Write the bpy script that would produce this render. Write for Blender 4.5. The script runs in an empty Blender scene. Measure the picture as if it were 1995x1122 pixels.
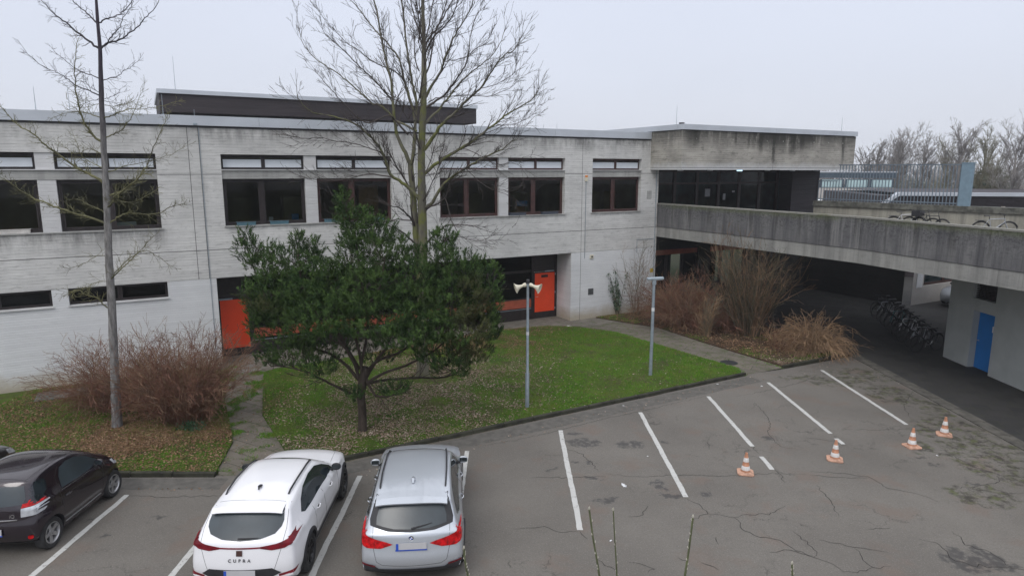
import bpy, bmesh, math, random
from mathutils import Vector, Matrix, noise as mnoise
from mathutils.bvhtree import BVHTree
from mathutils.geometry import delaunay_2d_cdt
R = math.radians
S = bpy.context.scene
COL = S.collection
random.seed(7)
# ---------------------------------------------------------------- survey of the place
FOC, PITCH, ROLL, YAW, CH = 1282.6, 0.17769, -0.00144, 0.00558, 7.181
AZ, FD = 0.49901, 25.749            # main facade: azimuth and distance
X0 = -8.55                          # first parking line, the others every 2.5 m
UX, UY = math.cos(AZ), math.sin(AZ)
def ray(px, py):
    x, y = px-997.5, py-561
    c, s = math.cos(ROLL), math.sin(ROLL); x, y = c*x-s*y, s*x+c*y
    cp, sp = math.cos(PITCH), math.sin(PITCH)
    d = (x, FOC*cp-y*sp, -(FOC*sp+y*cp))
    c, s = math.cos(YAW), math.sin(YAW)
    return Vector((c*d[0]+s*d[1], -s*d[0]+c*d[1], d[2]))
CAM = Vector((0, 0, CH))
def G(px, py, z=0.0):               # point of the level plane z
    d = ray(px, py); return CAM+d*((z-CH)/d.z)
def F(px, py, D=FD):                # point of a plane parallel to the facade, facade coordinates (u, z)
    d = ray(px, py); q = CAM+d*(D/(-d.x*UY+d.y*UX)); return (q.x*UX+q.y*UY, q.z)
def PX(px, py, X):                  # point of a plane of constant X
    d = ray(px, py); return CAM+d*(X/d.x)
def PY(px, py, Y):
    d = ray(px, py); return CAM+d*(Y/d.y)
def W(u, n, z=0.0):                 # facade coordinates (u along, n distance) -> world
    return Vector((u*UX-n*UY, u*UY+n*UX, z))
# ---------------------------------------------------------------- object helpers
def tag(o, label=None, cat=None, group=None, kind=None):
    if label: o['label'] = label
    if cat: o['category'] = cat
    if group: o['group'] = group
    if kind: o['kind'] = kind
    return o
def empty(name, loc, rz=0.0, label=None, cat=None, group=None):
    o = bpy.data.objects.new(name, None); COL.objects.link(o)
    o.location = loc; o.rotation_euler = (0, 0, rz); o.empty_display_size = .2
    return tag(o, label, cat, group)
def link(name, me, parent=None):
    o = bpy.data.objects.new(name, me); COL.objects.link(o)
    if parent: o.parent = parent
    return o
def copy_tree(o, parent=None):
    c = o.copy(); COL.objects.link(c); c.parent = parent
    for ch in list(o.children): copy_tree(ch, c)
    return c
class MB:
    def __init__(s): s.v = []; s.f = []; s.m = []
    def face(s, pts, mi=0):
        n = len(s.v); s.v += [tuple(p) for p in pts]; s.f.append(tuple(range(n, n+len(pts)))); s.m.append(mi)
    def box(s, x0, x1, y0, y1, z0, z1, mi=0, M=None):
        P = [Vector((x, y, z)) for z in (z0, z1) for y in (y0, y1) for x in (x0, x1)]
        if M: P = [M@p for p in P]
        n = len(s.v); s.v += [tuple(p) for p in P]
        for q in ((0,2,3,1),(4,5,7,6),(0,1,5,4),(2,6,7,3),(0,4,6,2),(1,3,7,5)):
            s.f.append(tuple(n+i for i in q)); s.m.append(mi)
    def prism(s, poly, z0, z1, mi=0, sides=True, bottom=True):
        a = sum(poly[i][0]*poly[(i+1)%len(poly)][1]-poly[(i+1)%len(poly)][0]*poly[i][1] for i in range(len(poly)))
        if a < 0: poly = poly[::-1]
        n = len(s.v); k = len(poly)
        s.v += [(p[0], p[1], z0) for p in poly]+[(p[0], p[1], z1) for p in poly]
        s.f.append(tuple(n+k+i for i in range(k))); s.m.append(mi)
        if bottom: s.f.append(tuple(n+k-1-i for i in range(k))); s.m.append(mi)
        if sides:
            for i in range(k):
                j = (i+1) % k; s.f.append((n+i, n+j, n+k+j, n+k+i)); s.m.append(mi)
    def tube(s, pts, rad, n=6, mi=0, cap=True, flat=1.0):
        pts = [Vector(p) for p in pts]
        if not hasattr(rad, '__len__'): rad = [rad]*len(pts)
        b = len(s.v); prev = None
        for i, p in enumerate(pts):
            d = (pts[min(i+1, len(pts)-1)]-pts[max(i-1, 0)])
            d = d.normalized() if d.length > 1e-9 else Vector((0, 0, 1))
            if prev is None:
                a = d.cross(Vector((0, 0, 1)))
                if a.length < .1: a = d.cross(Vector((0, 1, 0)))
            else: a = prev-d*prev.dot(d)
            a.normalize(); prev = a; c = d.cross(a)
            for k in range(n):
                t = 2*math.pi*k/n; s.v.append(tuple(p+(a*math.cos(t)+c*math.sin(t)*flat)*rad[i]))
        for i in range(len(pts)-1):
            for k in range(n):
                j = (k+1) % n; s.f.append((b+i*n+k, b+i*n+j, b+(i+1)*n+j, b+(i+1)*n+k)); s.m.append(mi)
        if cap and n > 2:
            s.f.append(tuple(b+n-1-k for k in range(n))); s.m.append(mi)
            e = b+(len(pts)-1)*n; s.f.append(tuple(e+k for k in range(n))); s.m.append(mi)
    def lathe(s, prof, n=24, M=None, mi=0, close=False):     # prof = (r, z) list round z
        b = len(s.v)
        for r, z in prof:
            for k in range(n):
                t = 2*math.pi*k/n; p = Vector((r*math.cos(t), r*math.sin(t), z)); s.v.append(tuple(M@p if M else p))
        for i in range(len(prof)-1+(1 if close else 0)):
            i2 = (i+1) % len(prof)
            for k in range(n):
                j = (k+1) % n; s.f.append((b+i*n+k, b+i*n+j, b+i2*n+j, b+i2*n+k)); s.m.append(mi)
    def mesh(s, name, mats):
        me = bpy.data.meshes.new(name); me.from_pydata(s.v, [], s.f)
        for m in (mats if isinstance(mats, (list, tuple)) else [mats]): me.materials.append(m)
        if isinstance(mats, (list, tuple)) and len(mats) > 1: me.polygons.foreach_set('material_index', s.m)
        return me
    def build(s, name, mats, parent=None, smooth=False, bevel=0.0):
        me = s.mesh(name, mats)
        if bevel:
            bm = bmesh.new(); bm.from_mesh(me); bmesh.ops.remove_doubles(bm, verts=bm.verts, dist=1e-5)
            bmesh.ops.bevel(bm, geom=[e for e in bm.edges if len(e.link_faces) == 2 and e.calc_face_angle(0) > .5], offset=bevel, segments=2, affect='EDGES', profile=.5, clamp_overlap=True)
            bm.to_mesh(me); bm.free()
        if smooth:
            me.polygons.foreach_set('use_smooth', [True]*len(me.polygons))
            try: me.set_sharp_from_angle(angle=R(40))
            except Exception: pass
        me.update(); return link(name, me, parent)
# ---------------------------------------------------------------- material helpers
class NT:
    def __init__(s, name):
        s.mat = bpy.data.materials.new(name); s.mat.use_nodes = True; s.t = s.mat.node_tree
        s.t.nodes.clear(); s.out = s.t.nodes.new('ShaderNodeOutputMaterial')
        s.p = s.t.nodes.new('ShaderNodeBsdfPrincipled'); s.t.links.new(s.p.outputs[0], s.out.inputs[0])
        s.co = s.t.nodes.new('ShaderNodeTexCoord').outputs['Object']
        s.sep = s.node('ShaderNodeSeparateXYZ', {0: s.co}); s.x, s.y, s.z = s.sep.outputs
    def node(s, typ, ins={}, **kw):
        n = s.t.nodes.new(typ)
        for k, v in kw.items(): setattr(n, k, v)
        for k, v in ins.items(): s.set(n.inputs[k], v)
        return n
    def set(s, inp, v):
        if isinstance(v, bpy.types.NodeSocket): s.t.links.new(v, inp)
        elif isinstance(v, (tuple, list)) and inp.type == 'RGBA': inp.default_value = (*v[:3], 1)
        else: inp.default_value = v
    def m(s, op, a, b=0.0, c=0.0, clamp=False):
        n = s.node('ShaderNodeMath', {0: a, 1: b, 2: c}, operation=op); n.use_clamp = clamp; return n.outputs[0]
    def vec(s, sx=1, sy=1, sz=1, off=(0, 0, 0), src=None):
        return s.node('ShaderNodeMapping', {0: src or s.co, 1: off, 3: (sx, sy, sz)}).outputs[0]
    def noise(s, scale, detail=4, rough=.55, vec=None, dist=0.0):
        return s.node('ShaderNodeTexNoise', {'Vector': vec or s.co, 'Scale': scale, 'Detail': detail, 'Roughness': rough, 'Distortion': dist}).outputs[0]
    def rng(s, v, a, b, lo=0.0, hi=1.0):
        n = s.node('ShaderNodeMapRange', {0: v, 1: a, 2: b, 3: lo, 4: hi}); return n.outputs[0]
    def smooth(s, v, a, b, lo=0.0, hi=1.0):
        n = s.node('ShaderNodeMapRange', {0: v, 1: a, 2: b, 3: lo, 4: hi}, interpolation_type='SMOOTHSTEP'); return n.outputs[0]
    def mix(s, f, a, b, typ='MIX'):
        n = s.t.nodes.new('ShaderNodeMix'); n.data_type = 'RGBA'; n.blend_type = typ
        s.set(n.inputs[0], f); s.set(n.inputs[6], a); s.set(n.inputs[7], b); return n.outputs[2]
    def mul(s, *a):
        r = a[0]
        for b in a[1:]: r = s.m('MULTIPLY', r, b)
        return r
    def bump(s, h, strength=.5, dist=.01, nrm=None):
        ins = {'Strength': strength, 'Distance': dist, 'Height': h}
        if nrm is not None: ins['Normal'] = nrm
        return s.node('ShaderNodeBump', ins).outputs[0]
    def done(s, col=None, rough=.8, nrm=None, metal=None, spec=None, **kw):
        if col is not None: s.set(s.p.inputs['Base Color'], col)
        s.set(s.p.inputs['Roughness'], rough)
        if nrm is not None: s.set(s.p.inputs['Normal'], nrm)
        if metal is not None: s.set(s.p.inputs['Metallic'], metal)
        if spec is not None: s.set(s.p.inputs['Specular IOR Level'], spec)
        for k, v in kw.items(): s.set(s.p.inputs[k.replace('_', ' ')], v)
        return s.mat
def plain(name, col, rough=.6, metal=0.0, var=.15, scale=6.0, spec=.5, bump=0.0, **kw):
    n = NT(name); v = n.noise(scale, 5); d = tuple(c*(1-var) for c in col); b = tuple(min(1, c*(1+var)) for c in col)
    c = n.mix(n.rng(v, .35, .65), d, b)
    nm = n.bump(n.noise(scale*6, 3), bump, .01) if bump else None
    return n.done(c, rough, nm, metal, spec, **kw)
# ---- concrete with board marks (facade coordinates: x along, z up)
def board_concrete(name, light, dark, paint=0.0, pitch=.115, stains=(), vstreak=0.0, joints_z=(), joints_x=(), moss=None, white=None, linestr=.5, horiz=True, mott=.35, streakcol=None, thr=(.42, .62), basedirt=0.0, topspot=None, dthr=(.40, .62), solid=()):
    n = NT(name)
    base = n.mix(n.rng(n.noise(.55, 6, .6), .3, .7), dark, light)
    base = n.mix(n.mul(n.smooth(n.noise(5, 5, .7, n.vec(.5, .5, 1.6)), .5, .75), mott), base, tuple(c*.55 for c in dark))
    # board lines
    ax = n.z if horiz else n.x
    wob = n.m('MULTIPLY', n.m('SUBTRACT', n.noise(1.2, 2), .5), .03)
    zz = n.m('DIVIDE', n.m('ADD', ax, wob), pitch)
    fr = n.m('FRACT', zz); l = n.m('ABSOLUTE', n.m('SUBTRACT', fr, .5))
    line = n.smooth(l, .39, .49)
    cell = n.m('FLOOR', zz)
    comb = n.node('ShaderNodeCombineXYZ', {0: n.m('MULTIPLY', n.x, .35), 1: n.m('MULTIPLY', n.y, .35), 2: n.m('MULTIPLY', cell, 3.7)}).outputs[0]
    if not horiz: comb = n.node('ShaderNodeCombineXYZ', {0: n.m('MULTIPLY', cell, 3.7), 2: n.m('MULTIPLY', n.z, .35)}).outputs[0]
    tone = n.rng(n.noise(1.0, 3, .6, comb), .25, .75, 1-.16*(1-paint*.6), 1.08)
    base = n.mix(1.0, base, n.node('ShaderNodeCombineColor', {0: tone, 1: tone, 2: tone}).outputs[0], 'MULTIPLY')
    brk = n.smooth(n.noise(2.2, 6, .78, n.vec(.45, .45, 6)), *thr)
    base = n.mix(n.mul(line, brk, linestr), base, tuple(c*.35 for c in dark))
    st = n.noise(1.0, 6, .65, n.vec(1.3, 1.3, .22)); st2 = n.noise(6.0, 5, .7, n.vec(1, 1, .18))
    cl = n.noise(.9, 7, .72); drip = n.smooth(n.m('ADD', n.m('ADD', n.m('MULTIPLY', st, .35), n.m('MULTIPLY', st2, .25)), n.m('MULTIPLY', cl, .4)), *dthr)
    for z0, z1, x0, x1, amt in stains:         # strongest at z1, gone at z0
        ms = n.mul(n.smooth(n.z, z0, z1), n.m('LESS_THAN', n.z, z1+.03), n.smooth(n.x, x0-.3, x0+.3), n.smooth(n.x, x1+.3, x1-.3), drip, amt)
        base = n.mix(ms, base, streakcol or (.035, .034, .03))
    for sx_, sw, z0, z1, amt in solid:
        wx = n.m('ADD', n.x, n.m('MULTIPLY', n.m('SUBTRACT', n.noise(3.5, 5, .7, n.vec(1, 1, .45)), .5), .35)); ds_ = n.m('ABSOLUTE', n.m('SUBTRACT', wx, sx_))
        base = n.mix(n.mul(n.smooth(ds_, sw, sw*.25), n.smooth(n.z, z0, z0+(z1-z0)*.75), n.rng(n.noise(5, 5, .7), .3, .6, .45, 1), amt), base, (.028, .027, .022))
    if basedirt:
        bd = n.m('ADD', n.z, n.m('MULTIPLY', n.m('SUBTRACT', n.noise(1.4, 6, .7), .5), .9)); base = n.mix(n.mul(n.smooth(bd, .75, .05), basedirt), base, (.33, .27, .17))
    if topspot:
        ts = n.m('ADD', n.z, n.m('MULTIPLY', n.m('SUBTRACT', n.noise(2.2, 6, .7), .5), 1.3)); sp_ = n.smooth(n.noise(11, 6, .75), .46, .60); base = n.mix(n.mul(n.smooth(ts, *topspot), sp_, .85), base, (.03, .03, .032))
        lt = n.smooth(n.noise(1.5, 5, .65, n.vec(1.4, 1.4, .1, (7, 3, 0))), .52, .66); base = n.mix(n.mul(lt, .45), base, (.34, .335, .32))
    if vstreak:
        vs = n.smooth(n.noise(2.6, 6, .7, n.vec(1, 1, .07)), .42, .68)
        base = n.mix(n.mul(vs, vstreak), base, streakcol or (.05, .048, .05))
    if white:
        z0, z1 = white
        wv = n.m('ADD', n.z, n.m('MULTIPLY', n.m('SUBTRACT', n.noise(2.5, 5, .7), .5), .5))
        base = n.mix(n.mul(n.smooth(wv, z1, z0), .7), base, (.55, .56, .57))
    if moss:
        z0, z1, amt = moss
        mv = n.m('ADD', n.z, n.m('MULTIPLY', n.m('SUBTRACT', n.noise(3, 6, .75), .5), .35))
        base = n.mix(n.mul(n.smooth(mv, z0, z1), n.smooth(n.noise(.5, 4), .4, .6), amt), base, (.10, .12, .03))
    dirt = None
    for j in joints_z:
        k = n.m('LESS_THAN', n.m('ABSOLUTE', n.m('SUBTRACT', n.z, j)), .012)
        dirt = k if dirt is None else n.m('MAXIMUM', dirt, k)
    for j in joints_x:
        k = n.m('LESS_THAN', n.m('ABSOLUTE', n.m('SUBTRACT', n.x, j)), .011)
        dirt = k if dirt is None else n.m('MAXIMUM', dirt, k)
    h = n.m('SUBTRACT', n.m('MULTIPLY', tone, .6), n.m('MULTIPLY', line, .8))
    if dirt is not None:
        base = n.mix(n.m('MULTIPLY', dirt, .8), base, (.05, .05, .05)); h = n.m('SUBTRACT', h, n.m('MULTIPLY', dirt, 1.5))
    h = n.m('ADD', h, n.m('MULTIPLY', n.noise(30, 4), .4))
    return n.done(base, .85, n.bump(h, .45, .012), spec=.3)
M = {}
M['wall'] = board_concrete('painted_board_concrete', (.67, .665, .645), (.49, .487, .475), paint=.45, linestr=.70, mott=.65, pitch=.098, thr=(.43, .60),
    stains=((7.55, 8.62, -20, 25, .42), (7.95, 8.62, 1.6, 9.5, .5), (7.9, 8.62, 11.5, 22.5, .62), (4.25, 5.14, -20, .6, .75), (4.75, 5.16, 2.3, 9, .5), (4.85, 5.16, 10.6, 17.2, .5), (4.9, 5.16, 18.4, 21.6, .5), (5.2, 6.9, 1.55, 2.4, .25)),
    joints_z=(7.0, 4.335, 3.295), joints_x=(1.43, 1.78, 9.75, 17.97))
M['pier'] = board_concrete('painted_pier', (.62, .62, .62), (.52, .52, .52), linestr=.05, mott=.12)
M['beam'] = board_concrete('window_beam_concrete', (.45, .45, .43), (.30, .30, .29), linestr=.08, mott=.5, vstreak=.25)
M['raw'] = board_concrete('weathered_board_concrete', (.48, .455, .405), (.23, .22, .195), linestr=.95, mott=.9, pitch=.10,
    stains=((7.9, 9.02, 26.6, 31.4, 1.0), (7.0, 9.5, 28.05, 28.42, 1.0), (7.0, 9.5, 33.65, 33.95, .95), (8.0, 9.0, 21.5, 36, .8), (7.6, 9.0, 29.3, 30.4, .9), (7.8, 9.0, 22.3, 23.1, .7)), dthr=(.36, .52), solid=((28.25, .16, 6.9, 8.6, 1.0), (27.25, .22, 7.7, 8.9, .95), (26.4, .12, 7.9, 9.0, .8), (29.6, .35, 7.6, 8.9, .95), (30.4, .2, 8.0, 9.0, .85), (25.5, .12, 8.1, 9.0, .7), (33.75, .14, 7.0, 8.9, .9), (22.9, .25, 8.0, 9.0, .7), (31.6, .15, 8.3, 9.0, .7)), white=(7.22, 7.62), joints_x=(28.25, 33.85), joints_z=(7.28,))
M['parapet'] = board_concrete('streaked_parapet_concrete', (.185, .182, .18), (.075, .075, .082), horiz=False, pitch=.14, linestr=.2, mott=.6, vstreak=.8, topspot=(4.5, 5.5), solid=tuple((i*.73+.2*((i*7)%5), .07+.03*(i%3), 4.2, 5.6, .55) for i in range(15)), moss=(5.2, 5.55, .55), streakcol=(.055, .055, .06))
M['parapet_beam'] = board_concrete('deck_edge_concrete', (.34, .335, .31), (.22, .22, .21), horiz=False, pitch=.3, linestr=.1, mott=.5, vstreak=.35)
M['parapet_clean'] = board_concrete('pale_parapet_concrete', (.36, .345, .29), (.26, .25, .21), horiz=False, pitch=.2, linestr=.1, mott=.4, vstreak=.4)
M['cap_dark'] = plain('mossy_cap', (.10, .10, .085), .95, var=.5, scale=4, bump=.5)
def mossy():
    n = NT('moss_topped_cap'); c = n.mix(n.smooth(n.noise(.35, 5, .65), .52, .64), (.22, .215, .19), (.11, .12, .05)); c = n.mix(n.smooth(n.noise(6, 5, .7), .5, .7, 0, .7), c, (.09, .09, .07))
    return n.done(c, .95, n.bump(n.noise(20, 4), .6, .02))
M['cap_moss'] = mossy()
M['flash'] = plain('aluminium_flashing', (.50, .53, .57), .45, .3, var=.07, scale=.8)
M['darkline'] = plain('dark_gap', (.03, .03, .035), .8)
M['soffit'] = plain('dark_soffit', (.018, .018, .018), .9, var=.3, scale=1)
M['frame'] = plain('brown_window_frame', (.055, .022, .018), .5, var=.3, scale=5)
M['frame_dark'] = plain('dark_brown_frame', (.02, .014, .014), .5, var=.3)
M['door_red'] = plain('orange_red_door_paint', (.78, .062, .012), .45, var=.05, scale=2)
M['band_red'] = plain('faded_orange_panel', (.36, .085, .045), .5, var=.15, scale=3)
M['metal'] = plain('brushed_metal', (.5, .5, .5), .35, .9, var=.1)
M['galv'] = plain('galvanised_steel', (.30, .35, .39), .5, .45, var=.12, scale=7)
M['notice_grey'] = plain('dim_notice', (.20, .21, .22), .8)
M['blind'] = plain('grey_white_blind', (.62, .66, .70), .7, var=.05, scale=1.5)
M['room'] = plain('room_wall_olive', (.30, .27, .15), .9, var=.2, scale=.7)
M['roof'] = plain('roof_gravel', (.22, .22, .21), .95, var=.3, scale=12)
def glass(name, tint=(.35, .4, .4), ior=1.5, extra=.05):
    n = NT(name); tr = n.node('ShaderNodeBsdfTransparent', {0: tint}); gl = n.node('ShaderNodeBsdfGlossy', {0: (1, 1, 1), 1: .02})
    n.set(gl.inputs['Normal'], n.bump(n.noise(1.2, 2), .02, .02))
    fr = n.node('ShaderNodeFresnel', {0: ior}).outputs[0]
    mx = n.node('ShaderNodeMixShader', {0: n.m('ADD', fr, extra, clamp=True), 1: tr.outputs[0], 2: gl.outputs[0]})
    n.t.links.new(mx.outputs[0], n.out.inputs[0]); n.t.nodes.remove(n.p); return n.mat
M['glass'] = glass('window_glass', (.42, .46, .42), 1.28, .0)
M['clad'] = None
def cladding(name, a, b, pitch):
    n = NT(name); fr = n.m('FRACT', n.m('DIVIDE', n.z, pitch)); line = n.smooth(fr, .86, 1.0)
    c = n.mix(n.rng(n.noise(1.0, 5, .6, n.vec(.4, .4, 4)), .35, .65), a, b); c = n.mix(n.mul(line, .8), c, (.006, .005, .006))
    return n.done(c, .7, n.bump(n.m('SUBTRACT', 1.0, line), .5, .02))
M['clad'] = cladding('dark_slat_cladding', (.020, .016, .019), (.034, .027, .031), .14)
def painted_brick(name, light, dark):
    n = NT(name); br = n.node('ShaderNodeTexBrick', {'Vector': n.node('ShaderNodeCombineXYZ', {0: n.x, 1: n.z}).outputs[0], 'Scale': 1.0, 'Mortar Size': .006, 'Mortar Smooth': .4, 'Brick Width': .25, 'Row Height': .083, 'Color1': light, 'Color2': tuple(c*.93 for c in light), 'Mortar': dark})
    c = n.mix(n.mul(n.smooth(n.noise(.7, 6, .65), .45, .8), .35), br.outputs[0], tuple(x*.75 for x in dark))
    base_dirt = n.mul(n.smooth(n.m('ADD', n.z, n.m('MULTIPLY', n.noise(3, 4), .5)), .75, .25), .55)
    c = n.mix(base_dirt, c, (.30, .25, .17))
    k = n.m('LESS_THAN', n.m('ABSOLUTE', n.m('SUBTRACT', n.x, 17.97)), .011)
    c = n.mix(n.m('MULTIPLY', k, .8), c, (.05, .05, .05))
    return n.done(c, .8, n.bump(n.m('SUBTRACT', 1.0, br.outputs[1]), .5, .01))
M['brick'] = board_concrete('painted_lower_wall', (.68, .69, .695), (.58, .59, .60), paint=1.0, linestr=.30, mott=.12, pitch=.083, thr=(.30, .60), basedirt=.75, joints_x=(17.97,))
# ================================================================ GROUND
def asphalt():
    n = NT('worn_asphalt')
    v = n.noise(.35, 6, .6); f = n.noise(60, 3, .7); g = n.noise(9, 5, .7)
    c = n.mix(n.rng(v, .3, .7), (.100, .089, .074), (.170, .156, .134))
    c = n.mix(n.mul(n.smooth(g, .45, .75), .35), c, (.085, .078, .072))
    c = n.mix(n.rng(f, .3, .7, 0, .35), c, (.21, .20, .19))
    c = n.mix(n.mul(n.smooth(n.noise(220, 1), .66, .74), .5), c, (.34, .33, .31)); c = n.mix(n.rng(n.noise(26, 4, .8), .4, .7, 0, .4), c, (.065, .060, .056)); c = n.mix(n.mul(n.smooth(n.noise(38, 2), .60, .68), .55), c, (.24, .23, .215))
    c = n.mix(n.mul(n.smooth(n.noise(.9, 4, .6, n.vec(off=(9, 4, 0))), .52, .7), .35), c, (.155, .105, .08))
    wob = n.node('ShaderNodeTexNoise', {'Vector': n.co, 'Scale': 2.2, 'Detail': 5.0, 'Roughness': .7}).outputs['Color']
    wv = n.node('ShaderNodeVectorMath', {0: n.node('ShaderNodeVectorMath', {0: wob, 1: (.5, .5, .5)}, operation='SUBTRACT').outputs[0], 1: (1.1, 1.1, 0)}, operation='MULTIPLY').outputs[0]
    pw = n.node('ShaderNodeVectorMath', {0: n.co, 1: wv}, operation='ADD').outputs[0]
    sx, sy, _ = n.node('ShaderNodeSeparateXYZ', {0: pw}).outputs
    rough = .88
    wet = None
    def spot(px, py, rx, ry, rot=0.0):
        c0 = G(px, py)
        dx = n.m('SUBTRACT', sx, c0.x); dy = n.m('SUBTRACT', sy, c0.y)
        cr, sr = math.cos(rot), math.sin(rot)
        a = n.m('ADD', n.m('MULTIPLY', dx, cr/rx), n.m('MULTIPLY', dy, sr/rx)); b = n.m('ADD', n.m('MULTIPLY', dx, -sr/ry), n.m('MULTIPLY', dy, cr/ry))
        return n.smooth(n.m('ADD', n.m('MULTIPLY', a, a), n.m('MULTIPLY', b, b)), 1.15, .55)
    for s in [(1140, 862, .5, .25), (1230, 865, .4, .25), (1120, 845, .25, .12), (1300, 862, .14, .08), (1185, 975, .26, .14), (1155, 932, .2, .12), (1285, 945, .16, .3), (1305, 965, .3, .14), (1070, 915, .12, .07), (1118, 898, .1, .06), (1152, 898, .1, .06),
              (1890, 940, .16, .1), (1820, 905, .25, .08), (1805, 893, .12, .06), (620, 1010, .1, .06), (200, 1045, .1, .05), (170, 1012, .12, .06), (300, 1012, .2, .08), (1375, 965, .12, .1), (1500, 855, .2, .14),
              (1885, 1095, .45, .4), (1930, 1085, .2, .5)]:
        k = spot(*s); wet = k if wet is None else n.m('MAXIMUM', wet, k)
    c = n.mix(n.mul(wet, n.smooth(n.noise(7, 4), .3, .55), .72), c, (.035, .034, .034))
    ms = None
    for s in [(1690, 730, 1.5, .9), (1640, 745, 1.3, .5), (1740, 770, .9, 1.1), (1880, 850, 1.2, 1.5, .3), (1930, 900, 1.0, 1.6), (1820, 800, .4, 1.8), (1560, 735, .9, .3), (1905, 965, .9, .6), (1850, 875, 1.1, .6)]:
        k = spot(*s); ms = k if ms is None else n.m('MAXIMUM', ms, k)
    brk = n.smooth(n.noise(2.6, 6, .72), .44, .6)
    c = n.mix(n.mul(ms, brk, .9), c, n.mix(n.smooth(n.noise(5, 4), .45, .6), (.040, .036, .028), (.075, .085, .03)))
    # fine crack net, only in worn zones
    vo = n.node('ShaderNodeTexVoronoi', {'Vector': pw, 'Scale': 1.1}, feature='DISTANCE_TO_EDGE').outputs[0]
    zone = n.m('MAXIMUM', n.mul(n.smooth(n.noise(.30, 3, .5, n.vec(off=(3, 8, 0))), .48, .60), .8), n.m('MULTIPLY', ms, .9))
    crack = n.mul(n.smooth(vo, .018, .004), n.smooth(n.noise(1.3, 4, .6, n.vec(off=(1, 2, 0))), .42, .55), zone)
    c = n.mix(n.m('MULTIPLY', crack, .75), c, (.03, .027, .024))
    h = n.m('SUBTRACT', n.m('ADD', n.mul(f, .5), n.noise(220, 2)), n.m('MULTIPLY', crack, 2.0))
    rgh = n.m('SUBTRACT', n.rng(v, .3, .7, .78, .9), n.m('MULTIPLY', wet, .25))
    return n.done(c, rgh, n.bump(h, .35, .006), spec=.35)
M['asphalt'] = asphalt()
def ground_mat():
    n = NT('meadow_ground'); c = n.mix(n.smooth(n.noise(.08, 6), .4, .6), (.05, .06, .025), (.09, .085, .06))
    return n.done(c, .95)
def lawn_mat(name, leafy):
    n = NT(name)
    c = n.mix(n.rng(n.noise(.8, 5, .6), .35, .65), (.050, .100, .012), (.105, .165, .020))
    c = n.mix(n.smooth(n.noise(2.3, 6, .7, n.vec(off=(5, 1, 0))), .50, .68, 0, .8), c, (.085, .085, .028))
    c = n.mix(n.mul(n.smooth(n.noise(1.1, 6, .7, n.vec(off=(2, 7, 0))), .62-leafy*.3, .78-leafy*.25), .8), c, (.085, .062, .04))
    c = n.mix(n.rng(n.noise(45, 4, .75), .3, .7, 0, .6), c, (.022, .03, .008))
    return n.done(c, .95, n.bump(n.noise(50, 4, .8), .9, .03), spec=.15)
def soil_mat():
    n = NT('leafy_soil')
    c = n.mix(n.rng(n.noise(3, 6, .7), .35, .65), (.045, .030, .020), (.10, .065, .042))
    c = n.mix(n.smooth(n.noise(.9, 5), .55, .7, 0, .6), c, (.05, .075, .02))
    return n.done(c, .95, n.bump(n.noise(40, 4, .8), .9, .03), spec=.15)
def paving(name, a, b, sx, sy, rot=0.0, mort=(.05, .048, .035), msize=.012, moss=.4):
    n = NT(name)
    vec = n.node('ShaderNodeMapping', {0: n.co, 2: (0, 0, rot)}).outputs[0]
    br = n.node('ShaderNodeTexBrick', {'Vector': vec, 'Scale': 1.0, 'Mortar Size': msize, 'Mortar Smooth': .3, 'Brick Width': sx, 'Row Height': sy, 'Color1': a, 'Color2': b, 'Mortar': mort, 'Bias': 0.0})
    c = n.mix(n.mul(n.smooth(n.noise(1.2, 6, .7), .45, .75), .6), br.outputs[0], tuple(x*.55 for x in a))
    c = n.mix(n.mul(n.smooth(n.noise(2.4, 6, .75, n.vec(off=(4, 4, 0))), .48, .62), moss), c, (.055, .075, .02))
    c = n.mix(n.mul(n.smooth(n.noise(14, 4, .7), .60, .70), .5), c, tuple(min(1, x*1.9) for x in a))
    return n.done(c, .9, n.bump(n.m('SUBTRACT', n.noise(40, 3), br.outputs[1]), .5, .01), spec=.3)
M['ground'] = ground_mat(); M['lawn'] = lawn_mat('lawn_turf', .10); M['lawn_leafy'] = lawn_mat('leafy_turf', .55); M['soil'] = soil_mat()
M['slabs'] = paving('old_concrete_slabs', (.20, .18, .155), (.16, .145, .125), .62, .5, -AZ-.35)
M['path'] = paving('worn_path_slabs', (.165, .145, .120), (.13, .117, .098), 1.9, .52, .52, moss=.65)
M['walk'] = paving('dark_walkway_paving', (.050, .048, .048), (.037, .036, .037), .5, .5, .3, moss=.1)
M['kerb'] = plain('mossy_kerb', (.028, .028, .018), .95, var=.5, scale=3, bump=.6)
M['kerb_grey'] = plain('gutter_stone', (.092, .086, .074), .9, var=.35, scale=3, bump=.4)
def struct(mb, name, m, **kw): return tag(mb.build(name, m, **kw), kind='structure')
def sheet(name, poly, z, m):
    b = MB(); b.face([(p[0], p[1], z) for p in poly]) ; o = struct(b, name, m)
    if o.data.polygons[0].normal.z < 0: o.data.flip_normals()
    return o
b = MB(); b.face([(-300, -150, -.06), (300, -150, -.06), (300, 400, -.06), (-300, 400, -.06)]); struct(b, 'ground', M['ground'])
sheet('parking_lot', [(-32, -4), (13.55, -4), (13.55, 24.9), (10.1, 23.2), (8.6, 22.6), (-5.0, 14.9), (-7, 14.7), (-32, 14.7)], 0, M['asphalt'])
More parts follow.
